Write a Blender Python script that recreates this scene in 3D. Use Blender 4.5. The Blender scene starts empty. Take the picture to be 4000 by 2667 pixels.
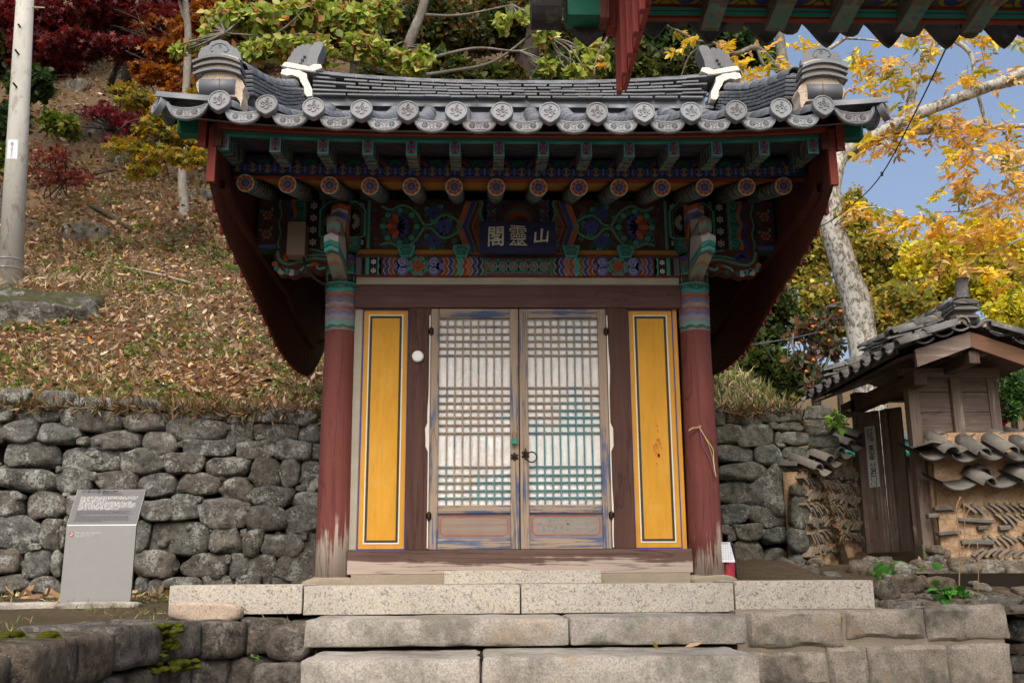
import bpy, math, random
import numpy as np
from mathutils import Vector, Matrix, Euler, noise as mn
rnd = random.Random(11)
sc = bpy.context.scene
col = sc.collection
R = math.radians
# ------------------------------------------------------------------ camera
CAMP = np.array([-.261, -7.083, .04]); YAW, PIT, ROL, F = .030, .2327, -.00644, 3889.
_w = np.array([math.sin(YAW)*math.cos(PIT), math.cos(YAW)*math.cos(PIT), math.sin(PIT)])
_r = np.array([math.cos(YAW), -math.sin(YAW), 0.]); _u = np.cross(_r, _w)
_r, _u = math.cos(ROL)*_r + math.sin(ROL)*_u, -math.sin(ROL)*_r + math.cos(ROL)*_u
cd = bpy.data.cameras.new('camera'); cam = bpy.data.objects.new('camera', cd); col.objects.link(cam)
cd.sensor_width = 36; cd.lens = 36*F/4000; cd.clip_start = .05; cd.clip_end = 900
cam.matrix_world = Matrix(((_r[0], _u[0], -_w[0], CAMP[0]), (_r[1], _u[1], -_w[1], CAMP[1]), (_r[2], _u[2], -_w[2], CAMP[2]), (0, 0, 0, 1)))
sc.camera = cam
# ------------------------------------------------------------------ sky, sun, exposure
SUN_EL, SUN_AZ = R(50), R(184)          # azimuth measured clockwise from +y (behind the shrine)
wd = bpy.data.worlds.new('World'); sc.world = wd; wd.use_nodes = True
nt = wd.node_tree; bg = nt.nodes['Background']
sky = nt.nodes.new('ShaderNodeTexSky'); sky.sky_type = 'NISHITA'; sky.sun_disc = False
sky.sun_elevation = SUN_EL; sky.sun_rotation = SUN_AZ; sky.air_density = 1.0; sky.dust_density = 7.5; sky.ozone_density = 1.0
nt.links.new(sky.outputs[0], bg.inputs[0]); bg.inputs[1].default_value = .15
sd = bpy.data.lights.new('sun', 'SUN'); sun = bpy.data.objects.new('sun', sd); col.objects.link(sun)
sd.energy = .55; sd.angle = R(60); sd.color = (1, .985, .96)
sun.rotation_euler = Vector((-math.sin(SUN_AZ)*math.cos(SUN_EL), -math.cos(SUN_AZ)*math.cos(SUN_EL), -math.sin(SUN_EL))).to_track_quat('-Z', 'Y').to_euler()
sc.view_settings.view_transform = 'Standard'; sc.view_settings.look = 'None'
sc.view_settings.exposure = .66; sc.view_settings.gamma = 1; sc.view_settings.use_curve_mapping = False
sc.render.engine = 'CYCLES'
sc.cycles.use_denoising = True; sc.cycles.max_bounces = 6; sc.cycles.transparent_max_bounces = 6
# ------------------------------------------------------------------ back-projection: photo pixel (4000 wide) -> point on a plane of the place
def ray(px, py): return _w + (px-2000)/F*_r + (1333.5-py)/F*_u
def aty(px, py, Y): d = ray(px, py); return CAMP + d*(Y-CAMP[1])/d[1]
def atx(px, py, X): d = ray(px, py); return CAMP + d*(X-CAMP[0])/d[0]
def atz(px, py, Z): d = ray(px, py); return CAMP + d*(Z-CAMP[2])/d[2]
S = 4000/2352.
# ------------------------------------------------------------------ objects
def woff(p):
    v = Vector((0, 0, 0))
    while p is not None: v = v + p.location; p = p.parent
    return v
def link(o, parent=None, **pr):
    col.objects.link(o)
    if parent is not None: o.parent = parent
    for k, v in pr.items():
        if v is not None: o[k] = v
    return o
def thing(name, label, cat, loc, group=None):
    o = bpy.data.objects.new(name, None); o.location = loc; o.empty_display_size = .1
    return link(o, None, label=label, category=cat, group=group)
def me(name, V, Fc, mat, smooth=False, cols=None):
    m = bpy.data.meshes.new(name); m.from_pydata([tuple(v) for v in V], [], [tuple(f) for f in Fc])
    for mm in (mat if isinstance(mat, list) else [mat]): m.materials.append(mm)
    if smooth: m.polygons.foreach_set('use_smooth', [True]*len(m.polygons))
    if cols is not None:
        a = m.color_attributes.new('Col', 'FLOAT_COLOR', 'POINT')
        c = np.ones((len(m.vertices), 4), np.float32); c[:, :3] = np.asarray(cols)[:, :3]; a.data.foreach_set('color', c.ravel())
    return m
def fastmesh(name, V, T, mat, cols=None, smooth=False):
    """numpy verts (n,3), faces (k,m) all same size"""
    m = bpy.data.meshes.new(name); V = np.asarray(V, np.float32); T = np.asarray(T, np.int32); k, s = T.shape
    m.vertices.add(len(V)); m.vertices.foreach_set('co', V.ravel())
    m.loops.add(k*s); m.loops.foreach_set('vertex_index', T.ravel())
    m.polygons.add(k); m.polygons.foreach_set('loop_start', np.arange(0, k*s, s, dtype=np.int32))
    if smooth: m.polygons.foreach_set('use_smooth', np.ones(k, bool))
    m.update(calc_edges=True)
    m.materials.append(mat)
    if cols is not None:
        a = m.color_attributes.new('Col', 'FLOAT_COLOR', 'POINT')
        c = np.ones((len(V), 4), np.float32); c[:, :3] = cols; a.data.foreach_set('color', c.ravel())
    return m
def ob(name, mesh, parent=None, loc=None, rot=None, scale=None, **pr):
    """loc: world position of the mesh origin (None = mesh is in world coordinates)"""
    o = bpy.data.objects.new(name, mesh)
    o.location = (Vector(loc) if loc is not None else Vector((0, 0, 0))) - woff(parent)
    if rot is not None:
        if isinstance(rot, Matrix): o.rotation_mode = 'QUATERNION'; o.rotation_quaternion = rot.to_quaternion()
        else: o.rotation_euler = rot
    if scale is not None: o.scale = scale
    return link(o, parent, **pr)
class MB:
    def __init__(s): s.V = []; s.F = []; s.C = []; s.col = (1, 1, 1)
    def v(s, pts): b = len(s.V); s.V += [tuple(float(c) for c in p) for p in pts]; s.C += [s.col]*len(pts); return b
    def f(s, *i): s.F.append(i)
    def box(s, c, d, M=None, bev=0.):
        hx, hy, hz = d[0]/2, d[1]/2, d[2]/2
        if bev <= 0:
            P = [(x, y, z) for x in (-hx, hx) for y in (-hy, hy) for z in (-hz, hz)]
            Fs = [(0, 1, 3, 2), (4, 6, 7, 5), (0, 4, 5, 1), (2, 3, 7, 6), (0, 2, 6, 4), (1, 5, 7, 3)]
        else:
            b = bev; P = []; Fs = []
            idx = {}
            for sx in (-1, 1):
                for sy in (-1, 1):
                    for sz in (-1, 1):
                        for ax in range(3):
                            q = [sx*(hx-b), sy*(hy-b), sz*(hz-b)]; q[ax] = (sx*hx, sy*hy, sz*hz)[ax]
                            idx[(sx, sy, sz, ax)] = len(P); P.append(tuple(q))
            def fc(ax, sg):
                a2, a3 = [a for a in range(3) if a != ax]; o = []
                for u, w in ((-1, -1), (1, -1), (1, 1), (-1, 1)):
                    k = [0, 0, 0]; k[ax] = sg; k[a2] = u; k[a3] = w; o.append(idx[(*k, ax)])
                flip = (sg < 0) != (ax == 1)
                return tuple(reversed(o)) if flip else tuple(o)
            for ax in range(3):
                for sg in (-1, 1): Fs.append(fc(ax, sg))
            for ax in range(3):       # edges along ax
                a2, a3 = [a for a in range(3) if a != ax]
                for u in (-1, 1):
                    for w in (-1, 1):
                        k1 = [0]*3; k1[a2] = u; k1[a3] = w; k2 = list(k1); k1[ax] = -1; k2[ax] = 1
                        q = (idx[(*k1, a2)], idx[(*k2, a2)], idx[(*k2, a3)], idx[(*k1, a3)])
                        Fs.append(q if (u*w > 0) != (ax == 1) else tuple(reversed(q)))
            for sx in (-1, 1):
                for sy in (-1, 1):
                    for sz in (-1, 1):
                        q = tuple(idx[(sx, sy, sz, a)] for a in range(3)); Fs.append(q if sx*sy*sz > 0 else q[::-1])
        if M is not None: P = [M @ Vector(p) for p in P]
        b = s.v([(p[0]+c[0], p[1]+c[1], p[2]+c[2]) for p in P])
        for q in Fs: s.F.append(tuple(b+i for i in q))
        return s
    def bx(s, x0, x1, y0, y1, z0, z1, bev=0.): return s.box(((x0+x1)/2, (y0+y1)/2, (z0+z1)/2), (x1-x0, y1-y0, z1-z0), None, bev)
    def tube(s, path, rad, n=8, cap=True, up=None):
        P = [Vector(p) for p in path]; k = len(P)
        rad = rad if hasattr(rad, '__len__') else [rad]*k
        t0 = (P[1]-P[0]).normalized(); a = t0.orthogonal().normalized() if up is None else (Vector(up)-t0*Vector(up).dot(t0)).normalized()
        base = len(s.V)
        for i, p in enumerate(P):
            t = (P[min(i+1, k-1)]-P[max(i-1, 0)]).normalized()
            a = (a-t*a.dot(t)).normalized(); bb = t.cross(a)
            s.v([p+(a*math.cos(2*math.pi*j/n)+bb*math.sin(2*math.pi*j/n))*rad[i] for j in range(n)])
        for i in range(k-1):
            for j in range(n):
                s.f(base+i*n+j, base+i*n+(j+1) % n, base+(i+1)*n+(j+1) % n, base+(i+1)*n+j)
        if cap:
            s.F.append(tuple(base+j for j in reversed(range(n)))); s.F.append(tuple(base+(k-1)*n+j for j in range(n)))
        return s
    def prism(s, poly, fn, d0, d1, caps=True):
        """poly: 2-D points (ccw seen from the d0 side), fn(u,v,d)->xyz"""
        n = len(poly); b = s.v([fn(u, v, d0) for u, v in poly]); c = s.v([fn(u, v, d1) for u, v in poly])
        if caps: s.F.append(tuple(b+i for i in range(n))); s.F.append(tuple(c+i for i in reversed(range(n))))
        for i in range(n): j = (i+1) % n; s.f(b+i, c+i, c+j, b+j)
        return s
    def strip(s, rows):
        """rows: list of equally long point lists -> quads"""
        n = len(rows[0]); b = len(s.V)
        for r_ in rows: s.v(r_)
        for i in range(len(rows)-1):
            for j in range(n-1): s.f(b+i*n+j, b+i*n+j+1, b+(i+1)*n+j+1, b+(i+1)*n+j)
        return s
    def mesh(s, name, mat, smooth=False, cols=False): return me(name, s.V, s.F, mat, smooth, s.C if cols else None)
    def ob(s, name, mat, parent=None, smooth=False, cols=False, **pr): return ob(name, s.mesh(name, mat, smooth, cols), parent, **pr)
def lerp(a, b, t): return a+(b-a)*t
def sst(a, b, x): t = min(1, max(0, (x-a)/(b-a))); return t*t*(3-2*t)
def bez(pts, n):
    """Catmull-Rom through points"""
    P = [Vector(p) for p in pts]; P = [P[0]*2-P[1]]+P+[P[-1]*2-P[-2]]; o = []
    for i in range(1, len(P)-2):
        for k in range(n):
            t = k/n; a, b, c, d = P[i-1:i+3]
            o.append(.5*((2*b)+(c-a)*t+(2*a-5*b+4*c-d)*t*t+(3*b-a-3*c+d)*t**3))
    o.append(P[-2]); return o
# ------------------------------------------------------------------ materials
def lin(r, g, b): return tuple(((c/255)/12.92 if c/255 <= .04045 else ((c/255+.055)/1.055)**2.4) for c in (r, g, b))
class NT:
    def __init__(s, name, rough=.8, spec=.3):
        s.m = bpy.data.materials.new(name); s.m.use_nodes = True; s.t = s.m.node_tree
        s.b = s.t.nodes['Principled BSDF']; s.b.inputs['Roughness'].default_value = rough; s.b.inputs['Specular IOR Level'].default_value = spec
        s.pos = None
    def n(s, typ, ins=None, **at):
        k = s.t.nodes.new(typ)
        for a, v in at.items(): setattr(k, a, v)
        for i, v in (ins or {}).items(): s.set(k.inputs[i], v)
        return k
    def set(s, sock, v):
        if isinstance(v, bpy.types.NodeSocket): s.t.links.new(v, sock)
        elif isinstance(v, (tuple, list)) and len(v) == 3 and sock.type == 'RGBA': sock.default_value = (*v, 1)
        else: sock.default_value = v
    def P(s):
        if s.pos is None: s.pos = s.n('ShaderNodeNewGeometry').outputs['Position']
        return s.pos
    def objp(s): return s.n('ShaderNodeTexCoord').outputs['Object']
    def map(s, sc_=(1, 1, 1), vec=None, loc=(0, 0, 0), rot=(0, 0, 0)):
        k = s.n('ShaderNodeMapping', {0: vec or s.P()}); k.inputs['Scale'].default_value = sc_; k.inputs['Location'].default_value = loc; k.inputs['Rotation'].default_value = rot; return k.outputs[0]
    def noise(s, scale, detail=4, rough=.55, vec=None, dist=0.):
        return s.n('ShaderNodeTexNoise', {'Vector': vec or s.P(), 'Scale': scale, 'Detail': detail, 'Roughness': rough, 'Distortion': dist}).outputs[0]
    def vor(s, scale, vec=None, feature='F1', out=0): return s.n('ShaderNodeTexVoronoi', {'Vector': vec or s.P(), 'Scale': scale}, feature=feature).outputs[out]
    def ramp(s, fac, stops, interp='LINEAR'):
        k = s.n('ShaderNodeValToRGB', {0: fac}); k.color_ramp.interpolation = interp; e = k.color_ramp.elements
        while len(e) < len(stops): e.new(.5)
        for q, (p, c) in zip(e, stops): q.position = p; q.color = (*(c if hasattr(c, '__len__') else (c, c, c)), 1)
        return k.outputs[0]
    def mix(s, fac, a, b, blend='MIX'):
        k = s.n('ShaderNodeMix', data_type='RGBA', blend_type=blend); s.set(k.inputs[0], fac); s.set(k.inputs[6], a); s.set(k.inputs[7], b); return k.outputs[2]
    def math(s, op, a, b=0., c=None):
        k = s.n('ShaderNodeMath', operation=op); s.set(k.inputs[0], a); s.set(k.inputs[1], b)
        if c is not None: s.set(k.inputs[2], c)
        return k.outputs[0]
    def rand(s): return s.n('ShaderNodeObjectInfo').outputs['Random']
    def hsv(s, c, h=.5, sa=1., v=1.): return s.n('ShaderNodeHueSaturation', {'Hue': h, 'Saturation': sa, 'Value': v, 'Color': c}).outputs[0]
    def vcol(s): return s.n('ShaderNodeVertexColor', layer_name='Col').outputs[0]
    def nz(s): return s.n('ShaderNodeSeparateXYZ', {0: s.n('ShaderNodeNewGeometry').outputs['Normal']}).outputs[2]
    def xyz(s): return s.n('ShaderNodeSeparateXYZ', {0: s.P()}).outputs
    def done(s, c, bump=None, bs=.4, bd=.02, rough=None):
        s.set(s.b.inputs['Base Color'], c)
        if bump is not None: s.set(s.b.inputs['Normal'], s.n('ShaderNodeBump', {'Height': bump, 'Strength': bs, 'Distance': bd}).outputs[0])
        if rough is not None: s.set(s.b.inputs['Roughness'], rough)
        return s.m
def m_plain(name, c, rough=.7, var=.25, sc_=6., spec=.3, bs=.15, metal=0.):
    t = NT(name, rough, spec); n1 = t.noise(sc_, 5); n2 = t.noise(sc_*7, 3)
    k = t.mix(n1, tuple(x*(1-var) for x in c), tuple(min(1, x*(1+var)) for x in c)); k = t.mix(t.math('MULTIPLY', n2, .3), k, tuple(x*.6 for x in c))
    t.b.inputs['Metallic'].default_value = metal
    return t.done(k, n2, bs, .01)
def m_stone(name, c1, c2, lichen=.5, moss=.3, lc=(.47, .50, .46), sc_=1., bs=1.):
    t = NT(name, .93, .2); r = t.rand(); off = t.n('ShaderNodeVectorMath', {0: t.P(), 1: t.n('ShaderNodeCombineXYZ', {0: t.math('MULTIPLY', r, 37.), 1: 0., 2: t.math('MULTIPLY', r, 91.)}).outputs[0]}, operation='ADD').outputs[0]
    a = t.noise(3.4*sc_, 6, .65, off); b = t.noise(70*sc_, 5, .75, off); c = t.noise(13*sc_, 8, .75, off)
    md = tuple((x+y)/2 for x, y in zip(c1, c2))
    k = t.ramp(r, [(0., tuple(x*.8 for x in md)), (.25, (md[0]*1.12, md[1], md[2]*.9)), (.5, tuple(x*1.15 for x in md)), (.75, (md[0]*.86, md[1]*.92, md[2]*.95)), (1., (md[0]*1.2, md[1]*1.12, md[2]*1.))])
    k = t.mix(1., k, t.ramp(a, [(.3, .68), (.7, 1.3)]), 'MULTIPLY'); k = t.mix(1., k, t.ramp(c, [(.34, .30), (.5, 1.), (.66, 1.6)]), 'MULTIPLY')
    k = t.mix(t.ramp(b, [(.56, 0.), (.7, .55)]), k, tuple(min(1, x*2.3) for x in c2)); k = t.mix(t.ramp(b, [(.3, .6), (.42, 0.)]), k, tuple(x*.3 for x in c1))
    l1 = t.noise(5.5*sc_, 5, .6, t.map((1, 1, 1), off, (3, 1, 8))); l2 = t.noise(42*sc_, 4, .7, t.map((1, 1, 1), off, (1, 6, 2)))
    sp = t.ramp(t.math('ADD', t.math('MULTIPLY', l1, .6), t.math('MULTIPLY', l2, .4)), [(.60-.10*lichen, 0.), (.66-.10*lichen, 1.)])
    v = t.ramp(t.vor(24*sc_, t.n('ShaderNodeVectorMath', {0: off, 1: t.n('ShaderNodeTexNoise', {'Vector': off, 'Scale': 20., 'Detail': 3}).outputs[1]}, operation='MULTIPLY_ADD') .outputs[0] if False else off), [(.14, 1.), (.22, 0.)])
    sp = t.math('MAXIMUM', sp, t.math('MULTIPLY', v, t.ramp(l1, [(.46, 0.), (.58, .9)])))
    k = t.mix(t.math('MULTIPLY', sp, min(1., .55+.45*lichen)), k, t.mix(l2, tuple(x*.6 for x in lc), lc))
    mo = t.math('ADD', t.math('MULTIPLY', t.nz(), .20), t.noise(3.1*sc_, 6, .7, off))
    mf = t.ramp(mo, [(.82-.2*moss, 0.), (.9-.2*moss, 1.)])
    k = t.mix(t.math('MULTIPLY', mf, .85), k, t.mix(c, (.022, .026, .006), (.085, .088, .018)))
    h = t.math('ADD', t.math('MULTIPLY', a, .8), t.math('MULTIPLY', b, .25)); h = t.math('ADD', h, t.math('MULTIPLY', c, 1.1))
    return t.done(k, h, bs, .05/sc_)
def m_granite(name, base, dark, spk=1., stain=.4):
    t = NT(name, .85, .3); b = t.noise(95, 4, .75); v = t.vor(60); a = t.noise(2.1, 5, .6); w = t.noise(11, 5, .65)
    k = t.mix(t.ramp(b, [(.36, 0.), (.6, 1.)]), dark, base)
    k = t.mix(t.math('MULTIPLY', t.ramp(t.vor(46, out=1), [(.25, .0), (.9, .5)]), .5*spk), k, (.55, .43, .3))
    k = t.mix(t.ramp(t.noise(70, 2, .5, t.map((1, 1, 1), loc=(9, 4, 2))), [(.57, 0.), (.66, .7*spk)]), k, (.06, .065, .07))
    s1 = t.ramp(t.math('ADD', t.math('MULTIPLY', a, .6), t.math('MULTIPLY', w, .4)), [(.45, 0.), (.60, 1.)])
    k = t.mix(t.math('MULTIPLY', s1, stain), k, (.075, .072, .055))
    k = t.mix(t.math('MULTIPLY', t.ramp(t.noise(3.3, 4, .6, t.map((1, 1, 1), loc=(3, 8, 1))), [(.56, 0.), (.7, 1.)]), stain*.8), k, (.3, .22, .14))
    return t.done(k, t.math('ADD', t.math('MULTIPLY', b, .5), w), .55, .012)
def m_wood(name, c1, c2, axis=2, worn=0., wc=(.3, .26, .22), sc_=1., zfade=None, rough=.75, cracks=.5):
    """grain runs along axis; worn = share of bare weathered wood showing; zfade=(z0,z1): worn to bare below z0, whole above z1"""
    t = NT(name, rough, .3); sv = [22*sc_]*3; sv[axis] = 1.1*sc_
    g = t.noise(1., 6, .62, t.map(tuple(sv)), .6); big = t.noise(2.2, 4, .6)
    s2 = [70*sc_]*3; s2[axis] = 1.6*sc_; fine = t.noise(1., 4, .7, t.map(tuple(s2)))
    k = t.mix(t.ramp(g, [(.32, 0.), (.68, 1.)]), c1, c2); k = t.mix(t.math('MULTIPLY', t.ramp(big, [(.35, 1.), (.65, 0.)]), .35), k, tuple(x*.55 for x in c1))
    h = t.math('ADD', g, t.math('MULTIPLY', fine, .5))
    if worn > 0 or zfade:
        th = t.math('ADD', t.math('MULTIPLY', g, .55), t.math('MULTIPLY', fine, .45)); th = t.math('ADD', th, t.math('MULTIPLY', t.math('SUBTRACT', big, .5), .5))
        if zfade:
            zz = t.n('ShaderNodeMapRange', {0: t.xyz()[2], 1: zfade[0], 2: zfade[1], 3: .38, 4: -.28}).outputs[0]
            th = t.math('ADD', th, zz)
        w = t.ramp(th, [(.70-.45*worn, 0.), (.76-.45*worn, 1.)])
        k = t.mix(w, k, t.mix(g, tuple(x*.75 for x in wc), tuple(min(1, x*1.25) for x in wc)))
        h = t.math('SUBTRACT', h, t.math('MULTIPLY', w, .4))
    s3 = [9.]*3; s3[axis] = .55; cr = t.ramp(t.noise(1., 3, .5, t.map(tuple(s3)), 1.2), [(.485, 0.), (.5, 1.), (.515, 0.)])
    k = t.mix(t.math('MULTIPLY', cr, cracks), k, tuple(x*.15 for x in c1)); h = t.math('SUBTRACT', h, t.math('MULTIPLY', cr, 1.2*cracks))
    return t.done(k, h, .5, .006)
def m_tile(name, c=(.055, .062, .072), var=.3, lichen=0., rough=.48, spec=.5, tone=1.):
    t = NT(name, rough, spec); r = t.rand(); a = t.noise(5., 5, .6); b = t.noise(60, 4, .65); s_ = t.noise(1., 4, .6, t.map((14, 3, 14)))
    k = t.mix(a, tuple(x*(1-var) for x in c), tuple(x*(1+var) for x in c)); k = t.hsv(k, .5, t.math('ADD', .75, t.math('MULTIPLY', r, .5)), t.math('ADD', .72, t.math('MULTIPLY', r, .56)))
    k = t.mix(t.math('MULTIPLY', t.ramp(s_, [(.52, 0.), (.75, 1.)]), .35), k, (.17, .175, .175))
    if lichen > 0:
        v = t.noise(17, 5, .7); k = t.mix(t.math('MULTIPLY', t.ramp(v, [(.6-.12*lichen, 0.), (.68-.1*lichen, 1.)]), lichen), k, (.2, .19, .16))
        k = t.mix(t.math('MULTIPLY', t.ramp(t.noise(6, 5, .6, t.map((1, 1, 1), loc=(7, 2, 5))), [(.55, 0.), (.68, 1.)]), lichen*.55), k, (.11, .088, .06))
    return t.done(k, b, .25, .006, t.math('ADD', rough-.08, t.math('MULTIPLY', a, .22)))
def m_vcol(name, rough=.75, wear=.35, wc=(.2, .18, .16), bs=.2, spec=.25):
    """painted decoration: colours come from the pattern's own polygons; chalky wear"""
    t = NT(name, rough, spec); c = t.vcol(); a = t.noise(9, 6, .65); f = t.noise(120, 3, .6)
    k = t.mix(t.math('MULTIPLY', t.ramp(t.math('ADD', t.math('MULTIPLY', a, .6), t.math('MULTIPLY', f, .4)), [(.5, 0.), (.68, 1.)]), wear), c, wc)
    k = t.mix(t.math('MULTIPLY', f, .25), k, (.02, .02, .02))
    return t.done(k, f, bs, .004)
def m_leaf(name, trans=.35, rough=.55):
    t = NT(name, rough, .35); c = t.vcol()
    tr = t.n('ShaderNodeBsdfTranslucent', {0: t.hsv(c, .5, 1.1, 1.5)})
    t.b.inputs['Base Color'].default_value = (.1, .1, .1, 1); t.set(t.b.inputs['Base Color'], c)
    mx = t.n('ShaderNodeMixShader', {0: trans, 1: t.b.outputs[0], 2: tr.outputs[0]})
    t.t.links.new(mx.outputs[0], t.t.nodes['Material Output'].inputs[0]); return t.m
def m_bark(name, c1, c2, lichen=0., lc=(.5, .52, .48), sc_=1.):
    t = NT(name, .95, .15); g = t.noise(1., 6, .65, t.map((20*sc_, 20*sc_, 4*sc_)), .8); a = t.noise(4, 5, .6)
    k = t.mix(t.ramp(g, [(.3, 0.), (.7, 1.)]), c1, c2)
    if lichen > 0:
        v = t.math('ADD', t.math('MULTIPLY', t.noise(19*sc_, 6, .75, t.map((1, 1, .6))), .7), t.math('MULTIPLY', a, .3))
        k = t.mix(t.ramp(v, [(.54-.13*lichen, 0.), (.62-.13*lichen, .9)]), k, t.mix(g, tuple(x*.75 for x in lc), lc))
    return t.done(k, t.math('ADD', g, t.math('MULTIPLY', a, .5)), .8, .02)
# ================================================================== materials used by the setting
MT = {}
MT['stone'] = m_stone('wall_stone', (.10, .10, .094), (.175, .175, .163), .8, .46)
MT['stoneR'] = m_stone('wall_stone_green', (.10, .105, .09), (.175, .18, .158), .5, .62)
MT['stoneD'] = m_stone('terrace_stone', (.085, .076, .066), (.19, .172, .148), .5, .40, (.40, .38, .34))
MT['rubble'] = m_stone('rubble_stone', (.11, .098, .08), (.22, .195, .155), .55, .3)
MT['rock'] = m_stone('hill_rock', (.07, .068, .06), (.15, .145, .13), .5, .5, sc_=.8)
MT['mossrock'] = m_stone('mossy_rock', (.085, .083, .075), (.17, .165, .15), .9, 1.3, sc_=.8)
MT['ashlar'] = m_granite('rough_ashlar', (.35, .31, .255), (.18, .16, .133), .35, .9)
MT['granite'] = m_granite('new_granite', (.53, .505, .44), (.31, .297, .265), .8, .14)
MT['step'] = m_granite('step_granite', (.43, .41, .365), (.24, .227, .203), .4, .62)
MT['mortar'] = m_plain('lime_mortar', (.3, .26, .2), .95, .25, 9., .1, .5)
def m_ground(name, dirt, dry, green, gm=.5):
    t = NT(name, .97, .1); a = t.noise(1.1, 5, .6); b = t.noise(14, 6, .7); c = t.noise(50, 4, .7)
    k = t.mix(t.ramp(b, [(.35, 0.), (.65, 1.)]), dirt, dry); k = t.mix(t.ramp(t.math('ADD', t.math('MULTIPLY', a, .6), t.math('MULTIPLY', b, .4)), [(.60-.2*gm, 0.), (.72-.2*gm, .8)]), k, green)
    k = t.mix(t.math('MULTIPLY', c, .6), k, tuple(x*.3 for x in dirt)); return t.done(k, t.math('ADD', b, c), .9, .04)
MT['hill'] = m_ground('hill_soil', (.12, .082, .05), (.25, .18, .11), (.11, .11, .045), .32)
MT['terrace'] = m_ground('terrace_soil', (.10, .075, .048), (.2, .155, .1), (.06, .075, .025), .6)
MT['yard'] = m_ground('yard_sand', (.2, .165, .125), (.29, .25, .19), (.2, .17, .12), .2)
# ================================================================== terrain
def hillg(x): return lerp(1., .1, sst(1.5, 8.5, x))
def H(x, y):
    t = max(0., y-2.75); g = hillg(x)
    z = lerp(1.62, .1, sst(2.85, 3.3, x))+g*(.47*t+.0135*t*t)+.10*math.exp(-((x+5.5)/2.2)**2)
    if x > 2.2: z -= (1-hillg(x))*.5*sst(2.75, 6, y)
    z += (.05+.02*min(t, 12))*mn.noise((x*.45, y*.45, 3.3))+.03*mn.noise((x*2.1, y*2.1, 1.7))*min(1, t*2)
    return z
def axis(a, b, n, p): return [a+(b-a)*(i/n)**p for i in range(n+1)]
xs = [-40+i*2. for i in range(14)]+[-12+i*.3 for i in range(62)]+[6.6+i*1.6 for i in range(46)]
ys = axis(2.8, 120, 90, 2.3)
hb = MB(); hb.strip([[(x, 2.95, min(1.4, H(x, 2.8))-.2) for x in xs], [(x, 2.66+.05*mn.noise((x*4, 0, 0)), H(x, 2.8)-.05+.05*mn.noise((x*5, 3, 0))) for x in xs]]+[[(x, y, H(x, y)) for x in xs] for y in ys])
# turf lip hanging over the top of the retaining wall
hb.ob('hillside', MT['hill'], None, True, kind='structure')
def hit(px, py, lo=4., hi=120.):
    """photo pixel -> point on the hillside"""
    d = ray(px, py); t = 9.7/d[1]
    for k in range(4000):
        p = CAMP+d*t
        if p[1] > 2.8 and p[2] <= H(p[0], p[1]): return Vector(p)
        t += .03
    return Vector(p)
def gterr(x, y): return -.235+.11*sst(-1.2, .5, y)+.03*sst(.5, 2.6, y)
tb = MB(); X0 = [-9+i*.25 for i in range(36)]
tb.strip([[(min(x, -1.32 if y > -.7 else (-1.72 if y > -1.25 else -2.05)), y, gterr(x, y)+.012*mn.noise((x*3, y*3, 0))) for x in X0] for y in [-5+i*.2 for i in range(39)]])
tb.ob('terrace_ground', MT['terrace'], None, True, kind='structure')
gb = MB(); gb.strip([[(x, y, -.78) for x in (-300, -60, -12, 0, 12, 60, 300)] for y in (-60, -12, 0, 12, 60, 300, 600)])
gb.ob('ground', MT['yard'], None, kind='structure')
rb = MB(); rb.strip([[(min(max(x, 2.17), 3.55 if y < .35 else 9) if y < -.2 else min(x, 3.6 if y < .35 else 9), y, lerp(-.19, .13, sst(-.7, 1.5, y))+(.12*(1-sst(2.1, 2.4, x)) if y > -.2 else 0)*(1-sst(.5, 1.6, y))-(.42*sst(3.5, 3.8, x)*(1-sst(1.7, 1.9, y))*sst(-.7, 1.2, y))+.015*mn.noise((x*4, y*4, 5))) for x in [1.5+i*.2 for i in range(30)]] for y in [-.95+i*.2 for i in range(25)]])
rb.ob('terrace_ground', MT['terrace'], None, True, kind='structure')
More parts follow.
